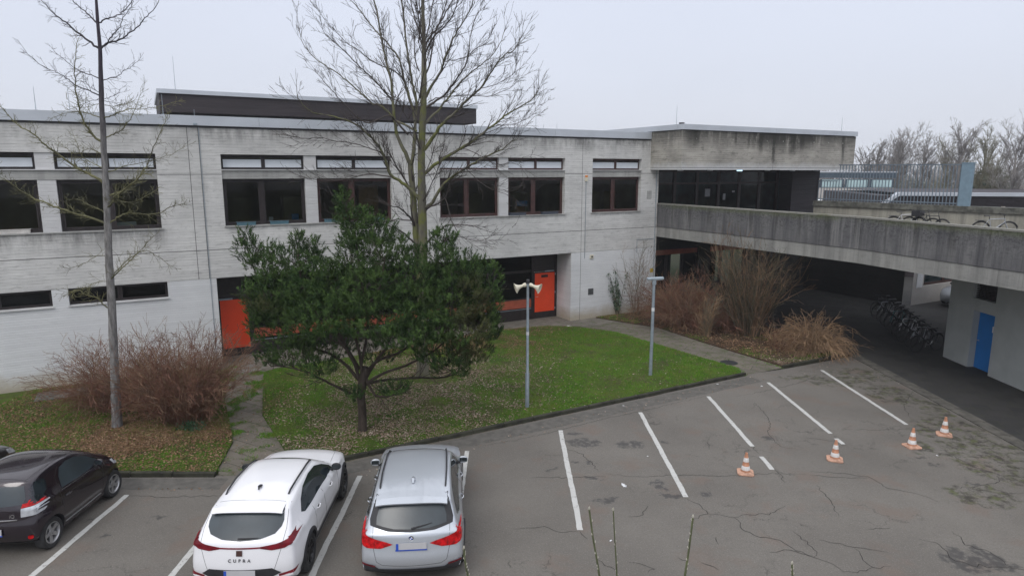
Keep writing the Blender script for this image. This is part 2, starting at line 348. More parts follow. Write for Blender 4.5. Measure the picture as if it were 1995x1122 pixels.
# walkway under the terrace with its edging stones
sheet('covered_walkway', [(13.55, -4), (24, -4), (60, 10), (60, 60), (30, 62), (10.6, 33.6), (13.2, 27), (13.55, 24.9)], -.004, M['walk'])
b = MB()
yy = -3.0
while yy < 24.6:
    o_ = random.uniform(-.012, .012); b.box(13.42+o_, 13.70+o_, yy+.01, yy+.98, -.05, .035+random.uniform(-.006, .006)); yy += 1.0
yy = -3.0
while yy < 24.6: b.box(13.73, 13.85, yy+.006, yy+.98, -.05, .022); yy += 1.0
struct(b, 'walkway_edging', M['kerb_grey'], bevel=.008)
# paved path and slab apron along the facade
sheet('paved_path', [tuple(p[:2]) for p in (W(2.0, 25.8), W(-.2, 25.2), (-10.2, 23.6), (-9.4, 21), (-7.6, 16.5), (-6.9, 14.66), (-5.1, 14.8), (8.9, 22.7), (10.3, 23.4), (12.5, 26.5), W(22.5, 25.8))], .006, M['path'])
sheet('facade_apron', [tuple(p[:2]) for p in (W(1.9, 27.1), W(1.9, 24.55), W(20, 24.5), W(20, 25.75), W(17.45, 25.78), W(17.45, 27.1))], .014, M['slabs'])
LAWN = [(-5.12, 14.95), (8.33, 22.45)] + [tuple(G(*p)[:2]) for p in ((1435, 719), (1300, 679), (1200, 649), (1125, 638), (1060, 637), (960, 646))] + [tuple(W(6.0, 24.5)[:2]), tuple(W(3.6, 24.3)[:2]), (-8.75, 22.7), (-7.3, 18.6)]
LAWNL = [(-30, 14.72), (-7.0, 14.72), (-7.35, 16.6), (-9.3, 20.6), (-10.2, 23.1), tuple(W(1.7, 25.0)[:2]), tuple(W(1.5, 25.7)[:2]), tuple(W(-18, 25.7)[:2])]
BED = [(10.2, 23.36), (13.4, 25.1), (12.6, 28.5), (10.3, 32.2), (8.2, 33.6)] + [tuple(W(22.2, 25.7)[:2]), tuple(W(18.9, 25.7)[:2]), tuple(W(19.2, 24.9)[:2]), (6.9, 29.6), (8.4, 26.6)]
def inside(x, y, poly):
    r = False; j = len(poly)-1
    for i in range(len(poly)):
        if (poly[i][1] > y) != (poly[j][1] > y) and x < (poly[j][0]-poly[i][0])*(y-poly[i][1])/(poly[j][1]-poly[i][1])+poly[i][0]: r = not r
        j = i
    return r
def edge_dist(x, y, poly):
    d = 9e9; p = Vector((x, y))
    for i in range(len(poly)):
        a = Vector(poly[i]); q = Vector(poly[(i+1) % len(poly)]); t = max(0, min(1, (p-a).dot(q-a)/(q-a).length_squared)); d = min(d, (p-a-(q-a)*t).length)
    return d
def turf_z(x, y, poly, h):
    d = edge_dist(x, y, poly); return h*min(1, .55+d*.9)+.035*mnoise.noise(Vector((x*.6, y*.6, 0)))*min(1, d*2)+.012*mnoise.noise(Vector((x*4, y*4, 3)))
def turf(name, poly, h, m, step=.3):
    pts = []
    for i in range(len(poly)):
        a, q = Vector(poly[i]), Vector(poly[(i+1) % len(poly)]); k = max(1, int((q-a).length/step))
        pts += [a+(q-a)*(j/k) for j in range(k)]
    nb = len(pts); xs = [p[0] for p in poly]; ys = [p[1] for p in poly]
    x = max(-17, min(xs))
    while x < max(xs):
        y = min(ys)
        while y < max(ys):
            if inside(x, y, poly) and edge_dist(x, y, poly) > step*.4: pts.append(Vector((x+random.uniform(-.08, .08), y+random.uniform(-.08, .08))))
            y += step
        x += step
    v, e, f, *_ = delaunay_2d_cdt(pts, [(i, (i+1) % nb) for i in range(nb)], [], 1, 1e-4)
    b = MB(); b.v = [(p.x, p.y, turf_z(p.x, p.y, poly, h)) for p in v]; b.f = [tuple(q) for q in f]; b.m = [0]*len(f)
    # skirt down to the paving
    for i in range(len(poly)):
        a, q = poly[i], poly[(i+1) % len(poly)]; b.face([(a[0], a[1], h*.5), (a[0], a[1], -.05), (q[0], q[1], -.05), (q[0], q[1], h*.5)])
    o = struct(b, name, m, smooth=True)
    return o
turf('lawn', LAWN, .10, M['lawn_leafy']); turf('left_lawn', LAWNL, .10, M['lawn_leafy']); turf('planting_bed', BED, .10, M['soil'])
def kerb(pts, w=.12, h=.115, seg=1.0):
    b = MB()
    for i in range(len(pts)-1):
        a, q = Vector(pts[i]), Vector(pts[i+1]); L = (q-a).length; d = (q-a)/L; n_ = Vector((d.y, -d.x)); k = max(1, round(L/seg))
        for j in range(k):
            c = a+d*(L*j/k); e = a+d*(L*(j+1)/k-.012); o_ = n_*random.uniform(-.01, .01); hh = h+random.uniform(-.012, .006)
            ps = [c+o_, e+o_, e+o_-n_*w, c+o_-n_*w]; b.prism([(p.x, p.y) for p in ps], -.05, hh)
    return b
struct(kerb([(-30, 14.6), (-6.95, 14.6)]), 'lawn_kerb', M['kerb'], bevel=.015)
struct(kerb([(-5.25, 14.80), (8.45, 22.40)]), 'lawn_kerb', M['kerb'], bevel=.015)
struct(kerb([(10.12, 23.25), (13.5, 25.0)]), 'bed_kerb', M['kerb'], bevel=.015)
# painted markings
def paint_mat():
    n = NT('worn_white_paint'); n2 = n.noise(9, 6, .75)
    c = n.mix(n.smooth(n2, .54, .68), (.50, .50, .48), (.16, .15, .14)); c = n.mix(n.rng(n.noise(1.5, 4), .3, .7, 0, .35), c, (.36, .35, .33))
    return n.done(c, .75)
M['paint'] = paint_mat()
b = MB()
def stripe(X, y0, y1, w=.12):
    k = max(2, int((y1-y0)/.12)); pl = []; pr = []
    for i in range(k+1):
        y = y0+(y1-y0)*i/k; s = .012*mnoise.noise(Vector((X, y*1.5, 0))); pl.append((X-w/2+s+random.uniform(-.006, .006), y)); pr.append((X+w/2+s+random.uniform(-.006, .006), y))
    for i in range(k): b.face([(*pl[i], .004), (*pr[i], .004), (*pr[i+1], .004), (*pl[i+1], .004)])
for i, (y0, y1) in enumerate([(8.7, 13.75), (8.9, 14.1), (9.6, 14.68), (11, 16.08), (12.26, 17.45), (13.62, 18.83), (16.35, 20.24), (17.2, 21.65), (17.85, 23.06)]):
    stripe(X0+2.5*i+(.0, .0, .02, -.02, .01, .02, 0, -.02, -.02)[i], y0, y1)
stripe(6.44, 14.98, 15.72); stripe(8.92, 16.48, 16.86)
stripe(X0-2.5, 8.4, 13.4)
struct(b, 'painted_markings', M['paint'])
# traced cracks
M['crack'] = plain('crack_filling', (.030, .027, .024), .95, var=.4, scale=8)
b = MB()
def crack(px, w=.016):
    pts = [G(*p) for p in px]; out = []
    for i in range(len(pts)-1):
        a, q = pts[i], pts[i+1]; L = (q-a).length; k = max(1, int(L/.09)); side = Vector((-(q-a).y, (q-a).x, 0)).normalized()
        for j in range(k):
            out.append(a+(q-a)*(j/k)+side*(random.gauss(0, .022) if j or i else 0))
    out.append(pts[-1]); N = len(out)
    for i in range(N-1):
        d = (out[i+1]-out[i]).normalized(); s = Vector((-d.y, d.x, 0)); t0 = min(i, N-1-i)/max(1, N/2); t1 = min(i+1, N-2-i)/max(1, N/2)
        w0 = w*(.35+.65*min(1, t0*2))*random.uniform(.6, 1.2)/2; w1 = w*(.35+.65*min(1, max(0, t1)*2))/2
        b.face([tuple(p+Vector((0, 0, .003))) for p in (out[i]-s*w0, out[i]+s*w0, out[i+1]+s*w1, out[i+1]-s*w1)])
for c in [[(1105, 875), (1135, 885), (1155, 905), (1165, 918)], [(1180, 922), (1230, 929), (1290, 926), (1350, 925), (1400, 927), (1440, 926), (1500, 922), (1570, 924)],
          [(1035, 930), (1110, 930), (1180, 928)], [(1335, 970), (1360, 982), (1378, 1000), (1350, 1010)], [(1378, 1000), (1430, 1008), (1450, 1035), (1480, 1045), (1520, 1052), (1550, 1072), (1585, 1085), (1625, 1098), (1645, 1115)],
          [(1430, 1008), (1445, 1002), (1480, 1002), (1510, 998), (1530, 985)], [(1585, 1085), (1590, 1075), (1560, 1045), (1545, 1035)], [(1500, 1075), (1540, 1072), (1585, 1083)],
          [(1590, 945), (1605, 958), (1618, 975), (1630, 995), (1635, 1005)], [(1578, 918), (1640, 922), (1690, 928), (1730, 950), (1790, 962), (1830, 978)], [(1578, 925), (1630, 930), (1690, 931)], [(1595, 1051), (1660, 1065), (1730, 1075)],
          [(1665, 1068), (1680, 1090), (1700, 1105), (1735, 1103)], [(1700, 1105), (1670, 1115), (1640, 1112)], [(1465, 795), (1470, 785), (1485, 800), (1500, 820), (1497, 845), (1520, 870), (1560, 875)], [(1560, 852), (1600, 856), (1640, 860)],
          [(1830, 870), (1870, 895), (1900, 910), (1950, 925), (1995, 930)], [(1860, 950), (1900, 948), (1945, 940), (1945, 925)], [(1935, 952), (1970, 962), (1995, 960)], [(1790, 1050), (1835, 1062), (1850, 1085), (1890, 1100), (1995, 1108)],
          [(1855, 1035), (1880, 1060), (1930, 1075), (1960, 1100), (1995, 1110)], [(1380, 860), (1382, 875)], [(1690, 1030), (1710, 1030), (1735, 1028)], [(1000, 1030), (1060, 1026), (1095, 1038), (1130, 1033)], [(1130, 1035), (1145, 1050)],
          [(1225, 1006), (1252, 1002), (1262, 985)], [(1165, 1090), (1180, 1100), (1200, 1110)], [(1225, 1095), (1260, 1100), (1275, 1108), (1262, 1115)], [(1320, 1085), (1340, 1092)], [(1365, 1095), (1400, 1110)], [(1395, 1045), (1400, 1060)],
          [(1435, 772), (1500, 760), (1560, 745), (1600, 728)], [(940, 868), (1000, 858), (1090, 838), (1180, 815), (1245, 802), (1380, 770)], [(245, 965), (330, 968), (440, 965)], [(1508, 912), (1520, 925), (1530, 940)], [(1460, 862), (1475, 880), (1480, 885)],
          [(1640, 835), (1700, 838), (1770, 835), (1830, 840)], [(1780, 760), (1760, 790), (1775, 815)]]: crack(c)
struct(b, 'asphalt_cracks', M['crack'])
M['margin'] = plain('older_asphalt_margin', (.098, .092, .082), .9, var=.22, scale=5, bump=.3)
b = MB(); k = 60
for (ax, ay, bx, by, wd) in ((-5.1, 14.78, 8.5, 22.32, .62), (-30, 14.56, -6.6, 14.56, .55)):
    a_, q_ = Vector((ax, ay)), Vector((bx, by)); d_ = (q_-a_).normalized(); n_ = Vector((d_.y, -d_.x)); pv = None
    for i in range(k+1):
        p0 = a_.lerp(q_, i/k); p1 = p0+n_*(wd+random.uniform(-.015, .015))
        if pv: b.face([(*pv[0], .002), (*pv[1], .002), (*p1, .002), (*p0, .002)])
        pv = (p0, p1)
struct(b, 'asphalt_margin', M['margin'])
# ================================================================ MAIN BUILDING (facade coordinates: x = u, y = depth behind the facade, z up)
O = W(0, FD)
def fplace(name, label, cat, y=0.0): return empty(name, O+Vector((-UY*y, UX*y, 0)), AZ, label, cat)
school = fplace('school_building', 'long two-storey building of white painted board-marked concrete with two orange-red doors', 'building')
UL, UR = -13.0, 22.62
UPP = [(-10.9, -8.1), (-5.85, -2.97), (-2.47, .41), (2.44, 5.32), (5.76, 8.70), (10.78, 13.60), (14.05, 17.0), (18.55, 21.5)]
PAIRS = [(-5.85, .41), (2.44, 8.70), (10.78, 17.0), (18.55, 21.5), (-13.5, -8.1)]
SLOTS = [(-10.9, -8.1), (-5.85, -2.95), (-2.50, .42)]
ZU, ZUT, ZL, ZLT = 7.17, 7.70, 5.165, 6.84
NZ = 3.295
def holed(mb, x0, x1, z0, z1, holes, y=0.0, depth=.3, mi=0, mr=0):
    xs = sorted({x0, x1, *[h[0] for h in holes], *[h[1] for h in holes]}); zs = sorted({z0, z1, *[h[2] for h in holes], *[h[3] for h in holes]})
    xs = [x for x in xs if x0 <= x <= x1]; zs = [z for z in zs if z0 <= z <= z1]
    for i in range(len(xs)-1):
        for j in range(len(zs)-1):
            cx, cz = (xs[i]+xs[i+1])/2, (zs[j]+zs[j+1])/2
            if any(h[0] < cx < h[1] and h[2] < cz < h[3] for h in holes): continue
            mb.face([(xs[i], y, zs[j]), (xs[i+1], y, zs[j]), (xs[i+1], y, zs[j+1]), (xs[i], y, zs[j+1])], mi)
    for a, c, d, e in holes:
        mb.face([(a, y, d), (a, y, e), (a, y+depth, e), (a, y+depth, d)], mr); mb.face([(c, y, e), (c, y, d), (c, y+depth, d), (c, y+depth, e)], mr)
        mb.face([(a, y, e), (c, y, e), (c, y+depth, e), (a, y+depth, e)], mr)
        if d > z0: mb.face([(a, y, d), (a, y+depth, d), (c, y+depth, d), (c, y, d)], mr)
NI0, NI1 = 2.0, 17.43
b = MB(); holed(b, UL, UR, NZ, 8.63, [(a, c, ZL, ZUT) for a, c in PAIRS if a > -13]+[(UL+.2, -8.1, ZL, ZUT)])
holed(b, UL, UR, -.05, NZ, [(a, c, 2.735, NZ) for a, c in SLOTS]+[(NI0, NI1, -.05, NZ)], mi=1, mr=1)
b.face([(UR, 0, -.05), (UR, 1.2, -.05), (UR, 1.2, 8.63), (UR, 0, 8.63)])
b.box(UL, UR, 12, 12.2, 0, 8.6)
b.face([(UL, 0, -.05), (UL, 12, -.05), (UL, 12, 8.63), (UL, 0, 8.63)])
b.build('wall', [M['wall'], M['brick']], school)
# niche: side walls and ceiling
for xx in (NI0, NI1): b = MB(); b.face([(xx, .3, -.05), (xx, 1.3, -.05), (xx, 1.3, NZ), (xx, .3, NZ)]); b.build('porch_side_wall', M['brick'], school)
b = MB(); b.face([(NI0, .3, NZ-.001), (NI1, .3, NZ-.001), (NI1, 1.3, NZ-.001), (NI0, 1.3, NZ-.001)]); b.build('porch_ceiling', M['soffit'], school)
for a, c in PAIRS:
    a = max(a, UL+.2)
    b = MB(); b.box(a, c, .035, .32, ZLT, ZU-.03); b.build('window_beam', M['beam'], school)
    b = MB(); b.box(a, c, -.02, .30, ZU-.03, ZU+.0); b.build('window_ledge', M['pier'], school)
    b = MB(); b.box(a-.03, c+.03, -.05, .30, ZL-.035, ZL+.002); b.build('window_sill', M['beam'], school)
for x0, x1 in ((-2.97, -2.47), (5.32, 5.76), (13.60, 14.05)):
    for z0, z1 in ((ZL, ZLT), (ZU, ZUT)):
        b = MB(); b.box(x0, x1, .05, .31, z0+.003, z1-.002); b.build('pier', M['pier'], school)
for a, c in SLOTS:
    b = MB(); b.box(a-.03, c+.03, -.05, .29, 2.70, 2.737); b.build('window_sill', M['pier'], school)
def window(parent, x0, x1, z0, z1, y, fm, gm, mull=(.5,), ft=.08, blind=None, sash=.05):
    b = MB(); b.box(x0, x1, y, y+.08, z0, z0+ft); b.box(x0, x1, y, y+.08, z1-ft*(1.6 if blind else 1), z1); b.box(x0, x0+ft, y+.001, y+.079, z0+ft, z1-ft); b.box(x1-ft, x1, y+.001, y+.079, z0+ft, z1-ft)
    xs = [x0+ft]
    for m_ in mull: xm = x0+(x1-x0)*m_; b.box(xm-ft*.85, xm+ft*.85, y+.001, y+.079, z0+ft, z1-ft); xs += [xm-ft*.85, xm+ft*.85]
    xs.append(x1-ft)
    for i in range(0, len(xs), 2):           # sashes
        a, c = xs[i], xs[i+1]; s = sash; za, zb = z0+ft, z1-ft
        b.box(a, c, y-.015, y+.05, za, za+s); b.box(a, c, y-.015, y+.05, zb-s, zb); b.box(a, a+s, y-.014, y+.049, za+s, zb-s); b.box(c-s, c, y-.014, y+.049, za+s, zb-s)
    w = b.build('window', fm, parent, bevel=.004)
    for i in range(0, len(xs), 2):
        p = MB(); p.face([(xs[i]+.01, y+.02, z0+ft), (xs[i+1]-.01, y+.02, z0+ft), (xs[i+1]-.01, y+.02, z1-ft), (xs[i]+.01, y+.02, z1-ft)]); p.build('pane', gm, w)
        if blind:
            q = MB(); q.box(xs[i]+sash, xs[i+1]-sash, y+.004, y+.014, z0+ft+.0, z0+(z1-z0)*.68); q.build('blind', blind, w)  # blind stops short: dark band above stands in for shadow at the window top
    return w
for i, (a, c) in enumerate(UPP):
    window(school, a+.005, c-.005, ZU+.002, ZUT-.004, .20, M['frame_dark'] if i < 5 else M['frame'], M['glass'], ft=.055, blind=M['blind'], sash=.02)
    window(school, a+.005, c-.005, ZL+.004, ZLT-.004, .20, M['frame_dark'] if i < 4 else M['frame'], M['glass'], mull=(.46,) if i > 2 else (.5,), ft=.075)
for a, c in SLOTS: window(school, a+.005, c-.005, 2.74, NZ-.004, .18, M['frame_dark'], M['glass'], ft=.05, sash=.03)
# rooms behind the panes
for k, (x0, x1) in enumerate(((UL+.2, 1.4), (1.6, 9.6), (9.8, 17.9), (18.1, 22.3))):
    b = MB(); y0, y1, z0, z1 = .42, 5.5, 4.45, 8.1
    b.face([(x0, y1, z0), (x1, y1, z0), (x1, y1, z1), (x0, y1, z1)]); b.face([(x0, y0, z0), (x0, y1, z0), (x0, y1, z1), (x0, y0, z1)]); b.face([(x1, y0, z0), (x1, y1, z0), (x1, y1, z1), (x1, y0, z1)])
    b.face([(x0, y0, z0), (x1, y0, z0), (x1, y1, z0), (x0, y1, z0)]); b.face([(x0, y0, z1), (x1, y0, z1), (x1, y1, z1), (x0, y1, z1)])
    for xx in (x0+1.2, x0+3.4, x1-2.0):
        b.box(xx, xx+.9, 3.0, 3.6, z0+.02, z0+1.6)
    b.build('room', M['room'], school)
b = MB(); b.box(UL+.3, 1.3, .45, 5, .1, 3.2); b.build('basement_room', M['soffit'], school)
# porch front: doors, glazing, orange panels
PY0 = 1.25
def porch():
    b = MB(); y = PY0
    b.box(NI0, NI1, y, y+.1, 2.32, 2.42); b.box(NI0, NI1, y, y+.1, 3.18, NZ-.01); b.box(3.28, 16.05, y, y+.1, .0, .52)
    for x in (NI0+.02, 3.25, 5.35, 7.5, 9.65, 11.8, 13.95, 16.05, NI1-.06): b.box(x-.06, x+.06, y-.02, y+.12, 0, NZ-.01)
    b.box(3.28, 16.05, y+.01, y+.09, 1.02, 1.07)
    b.build('porch_frame', M['frame_dark'], school)
    x0 = 3.31
    for i, x in enumerate((5.29, 7.44, 9.59, 11.74, 13.89, 15.99)):
        q = MB(); q.box(x0, x-.0, y+.02, y+.07, .60 if i else .64, 1.02); q.build('orange_panel', M['band_red'], school) if i in (0, 1, 2, 3, 4, 5) else None
        q = MB(); q.face([(x0, y+.05, 1.07), (x, y+.05, 1.07), (x, y+.05, 2.32), (x0, y+.05, 2.32)]); q.face([(x0, y+.05, 2.42), (x, y+.05, 2.42), (x, y+.05, 3.18), (x0, y+.05, 3.18)]); q.build('porch_glazing', M['glass'], school)
        x0 = x+.12
    q = MB(); q.box(3.32, 15.98, y-.01, y+.01, .535, .56); q.build('rail', M['galv'], school)
    q = MB(); q.face([(NI0, y+2.5, 0), (NI1, y+2.5, 0), (NI1, y+2.5, NZ), (NI0, y+2.5, NZ)]); q.face([(NI0, y, .02), (NI1, y, .02), (NI1, y+2.5, .02), (NI0, y+2.5, .02)]); q.build('corridor', M['soffit'], school)
    for x0, x1, pin in ((2.10, 3.19, 1), (16.12, 17.34, 0)):
        d = MB(); d.box(x0, x1, y-.005, y+.06, .02, 2.30); dd = d.build('door', M['frame_dark'], school)
        d = MB(); d.box(x0+.05, x1-.05, y-.022, y-.004, .33, 2.24); d.build('door_panel', M['door_red'], dd, bevel=.004)
        d = MB(); hx = x1-.09 if pin else x0+.09; d.tube([(hx, y-.02, 1.1), (hx, y-.07, 1.1), (hx+(-.12 if pin else .12), y-.07, 1.1)], .011, 8); d.build('handle', M['metal'], dd, smooth=True)
        d = MB(); d.box(x0+.02, x0+.5, y-.09, y-.02, 2.255, 2.31) if pin else d.box(x1-.62, x1-.12, y-.09, y-.02, 2.30, 2.35); d.build('door_closer', M['galv'], dd)
        if not pin:
            d = MB(); d.box(x0+.40, x0+.78, y-.026, y-.021, 2.02, 2.15); d.build('vent_slot', M['frame_dark'], dd)
            for zz in (.4, 1.2, 2.1): h = MB(); h.box(x1-.04, x1, y-.05, y-.02, zz, zz+.1); h.build('hinge', M['galv'], dd)
        d = MB(); d.box(x0, x1, y+.03, y+.05, 2.42, 3.18); d.build('transom', M['frame_dark'], school)
porch()
# roof edge
b = MB(); x = UL
while x < 22.0:
    x2 = min(x+4.2, 22.02); b.box(x, x2-.006, -.07, .35, 8.66, 8.99); x = x2
b.build('roof_flashing', M['flash'], school, bevel=.006)
b = MB(); b.box(UL, 22.0, -.03, .3, 8.60, 8.658); b.build('shadow_gap', M['darkline'], school)
b = MB(); b.box(UL, 22.0, .36, 12, 8.70, 8.82); b.build('roof', M['roof'], school)
# roof pavilion with dark slats
b = MB(); b.prism([(.80, 4.6), (14.72, 4.6), (14.72, 10.5), (.80, 10.5)], 9.42, 10.14); pv = b.build('roof_pavilion', M['clad'], school)
b = MB(); b.box(1.1, 13.0, 4.9, 10.2, 8.8, 9.42); b.build('base', M['darkline'], pv)
b = MB(); b.box(.73, 14.77, 4.53, 10.57, 10.14, 10.31); b.build('flashing', M['flash'], pv, bevel=.006)
def rod(parent, x, y, z, h, r=.012):
    b = MB(); b.tube([(x, y, z), (x, y, z+h)], [r, r*.5], 5); b.box(x-.06, x+.06, y-.06, y+.06, z-.02, z+.04); b.build('lightning_rod', M['galv'], parent)
for px, py, D, h, z in ((343, 190, 30.9, 1.35, 10.3), (71, 222, 26.1, .75, 8.98), (137, 222, 26.6, .9, 8.98), (318, 222, 26.0, .7, 8.98), (380, 240, 25.7, .5, 8.7), (1044, 250, 26.1, .75, 8.98), (1059, 250, 29, .45, 8.98), (1085, 250, 29, .5, 8.98)):
    rod(school, F(px, py, D)[0], D-FD, z, h)
# small fittings on the wall
def fit(name, m, x0, x1, z0, z1, d=.06): q = MB(); q.box(x0, x1, -d, .004, z0, z1); return q.build(name, m, school, bevel=.006)
M['cream'] = plain('cream_plastic', (.62, .58, .46), .5, var=.05); M['orange'] = plain('orange_plastic', (.60, .22, .05), .5); M['yellow'] = plain('yellow_sign', (.55, .38, .05), .6, var=.2); M['dark_grille'] = plain('grey_grille', (.07, .075, .075), .6)
e_ = fit('alarm_lamp', M['cream'], 18.12, 18.26, 6.65, 6.82); fit('alarm_lens', M['orange'], 18.13, 18.25, 6.83, 6.92)
fit('wall_socket', M['cream'], 18.50, 18.68, 2.97, 3.15); fit('socket_hole', M['dark_grille'], 18.54, 18.64, 3.02, 3.10, .07)
fit('air_grille', M['dark_grille'], 18.44, 18.74, 1.20, 1.50, .03); fit('yellow_sign', M['yellow'], 22.28, 22.50, 2.02, 2.22, .02); fit('hydrant_sign', M['beam'], 21.9, 22.2, 5.75, 6.15, .012)
for pts_, rc in (([(18.18, -.02, 6.66), (18.18, -.02, 3.0)], .012), ([(1.80, -.02, 8.6), (1.80, -.02, .3)], .010), ([(22.45, -.03, 7.15), (22.5, -.03, .2)], .018), ([(21.35, -.02, 3.1), (21.35, -.02, 3.75), (22.4, -.02, 3.75)], .012)): b = MB(); b.tube(pts_, rc, 6); b.build('conduit', M['galv'], school, smooth=True)
b = MB(); b.tube([(16.72, 1.1, 3.22), (16.72, 1.02, 3.18)], [.07, .1], 12); b.build('porch_spotlight', M['darkline'], school)
M['wood'] = plain('brown_board', (.22, .12, .05), .7); M['bluep'] = plain('blue_paper', (.04, .16, .38), .7)
def inroom(name, m, u0, u1, y0, y1, z0, z1, label, cat):
    b = MB(); w_ = (u1-u0)/2; b.box(-w_, w_, 0, y1-y0, 0, z1-z0); o = b.build(name, m, None, bevel=.01); o.location = W((u0+u1)/2, FD+y0, z0); o.rotation_euler = (0, 0, AZ); tag(o, label, cat)
inroom('cupboard', M['wood'], 7.55, 8.35, .75, 1.1, 4.46, 6.55, 'brown cupboard inside, seen through the pane right of the pine top', 'cupboard')
inroom('cardboard_sheet', M['wood'], 14.75, 15.2, .55, .57, 5.2, 5.75, 'small brown sheet inside the window with the blue paper', 'sheet')
inroom('blue_paper', M['bluep'], 14.72, 15.3, .5, .52, 5.55, 5.78, 'light blue paper inside the first window right of the bare tree pier', 'paper')
inroom('blue_bag', M['bluep'], 4.85, 5.1, .45, .6, 5.2, 5.5, 'blue bag on the inner sill of the second window pair, left of the pier', 'bag')
inroom('white_card', M['blind'], 4.0, 4.15, .4, .42, 5.2, 5.42, 'small white card standing inside the second window pair', 'card')
inroom('grey_box', M['flash'], -.95, -.35, .4, .6, 5.2, 5.4, 'pale grey box on the inner sill behind the slender left tree', 'box')
# ================================================================ ENTRANCE BLOCK
ent = fplace('entrance_block', 'streaked raw concrete upper block overhanging the dark glazed entrance at the right end', 'building')
yb = 23.55-FD
b = MB(); holed(b, 22.05, 34.8, 7.18, 9.0, [], y=yb)
b.face([(22.05, yb, 7.18), (22.05, 8, 7.18), (22.05, 8, 9.0), (22.05, yb, 9.0)]); b.face([(34.8, yb, 7.18), (34.8, 8, 7.18), (34.8, 8, 9.0), (34.8, yb, 9.0)])
b.face([(22.05, yb, 7.18), (34.8, yb, 7.18), (34.8, 8, 7.18), (22.05, 8, 7.18)], 1); b.face([(22.05, yb, 9.0), (34.8, yb, 9.0), (34.8, 8, 9.0), (22.05, 8, 9.0)])
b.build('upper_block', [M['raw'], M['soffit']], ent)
b = MB(); x = 21.99
for x2 in (23.4, 28.25, 33.85, 34.86): b.box(x, x2-.006, yb-.07, yb+.3, 9.02, 9.27); x = x2
b.box(21.99, 22.29, yb+.31, 8, 9.02, 9.27); b.box(34.56, 34.86, yb+.31, 8, 9.02, 9.27)
b.build('roof_flashing', M['flash'], ent, bevel=.006)
b = MB(); b.box(22.3, 34.5, yb+.31, 8, 8.9, 9.1); b.build('roof', M['roof'], ent)
b = MB(); b.box(22.07, 34.7, yb+.02, yb+.2, 8.99, 9.022); b.build('shadow_gap', M['darkline'], ent)
M['pale_dot'] = plain('tie_plug', (.5, .5, .47), .8)
b = MB()
for i in range(10): b.lathe([(0, 0), (.03, 0), (.03, .01)], 8, Matrix.Translation((22.9+i*1.2, yb, 8.62))@Matrix.Rotation(R(90), 4, 'X'))
tag(b.build('tie_plugs', M['pale_dot'], ent))
# glazed entrance front
yg = .75
b = MB()
for x in (22.75, 24.4, 26.0, 27.6, 29.2, 30.8, 32.3): b.box(x-.09, x+.09, yg, yg+.12, 4.37, 7.17)
b.box(22.7, 32.3, yg+.002, yg+.11, 6.42, 6.52); b.box(22.7, 32.3, yg+.001, yg+.12, 4.37, 4.5); b.box(22.7, 32.3, yg+.001, yg+.12, 7.05, 7.17)
b.build('entrance_frame', M['frame_dark'], ent)
xs = (22.84, 24.31, 24.49, 25.91, 26.09, 27.51, 27.69, 29.11, 29.29, 30.71, 30.89, 32.21)
for i in range(0, 12, 2):
    q = MB()
    for z0, z1 in ((4.5, 6.42), (6.52, 7.05)): q.face([(xs[i], yg+.05, z0), (xs[i+1], yg+.05, z0), (xs[i+1], yg+.05, z1), (xs[i], yg+.05, z1)])
    q.build('pane', M['glass'], ent)
for x0, x1 in ((26.2, 27.4), (27.8, 29.0)):
    q = MB(); q.box(x0, x1, yg-.02, yg, 4.55, 4.85); q.build('red_panel', M['band_red'], ent)
M['paper'] = plain('white_paper', (.62, .63, .64), .8, var=.04)
for x0, z0, w, h in ((26.55, 5.75, .38, .42), (27.9, 5.55, .2, .34), (28.6, 5.95, .2, .1)):
    q = MB(); q.box(x0, x0+w, yg-.03, yg-.022, z0, z0+h); q.build('notice', M['notice_grey'], ent)
b = MB(); b.face([(22.6, 6.5, 4.3), (33, 6.5, 4.3), (33, 6.5, 7.2), (22.6, 6.5, 7.2)]); b.face([(22.64, 1.2, 4.3), (22.64, 6.5, 4.3), (22.64, 6.5, 7.2), (22.64, 1.2, 7.2)]); b.face([(22.6, yg, 4.36), (33, yg, 4.36), (33, 6.5, 4.36), (22.6, 6.5, 4.36)]); b.face([(22.6, yg+.13, 7.17), (33, yg+.13, 7.17), (33, 6.5, 7.17), (22.6, 6.5, 7.17)]); b.face([(32.6, yg+.13, 4.3), (32.6, 6.5, 4.3), (32.6, 6.5, 7.2), (32.6, yg+.13, 7.2)]); b.build('foyer', plain('foyer_teal', (.03, .06, .07), .8, var=.5, scale=1.5), ent)
b = MB(); b.box(32.35, 34.6, -.2, .1, 4.37, 7.17); b.box(34.45, 34.7, -.2, 4, 4.37, 7.17); b.build('side_wall', M['clad'], ent)
def lit(name, col, st):
    n = NT(name); n.set(n.p.inputs['Emission Color'], col); n.set(n.p.inputs['Emission Strength'], st); return n.done((.6, .6, .6), .5)
M['lamp_on'] = lit('lit_lamp', (.55, .8, 1.0), 1.6)
for i, x in enumerate((23.2, 25.2, 27.3, 29.4, 31.4, 33.4)):
    q = MB(); q.lathe([(0, 0), (.13, 0), (.15, .05), (.15, .06)], 16, Matrix.Translation((x, -.9, 7.115))); q.build('ceiling_lamp', M['lamp_on'] if i == 2 else M['flash'], ent)
b = MB(); b.lathe([(0, .12), (.12, .12), (.14, .1), (.10, 0)], 12, Matrix.Translation((22.4, yb+.5, 9.25))); b.build('roof_vent', M['darkline'], ent)
rod(ent, 22.25, yb+.7, 9.25, .9); rod(ent, 34.2, yb+.5, 9.25, .8)
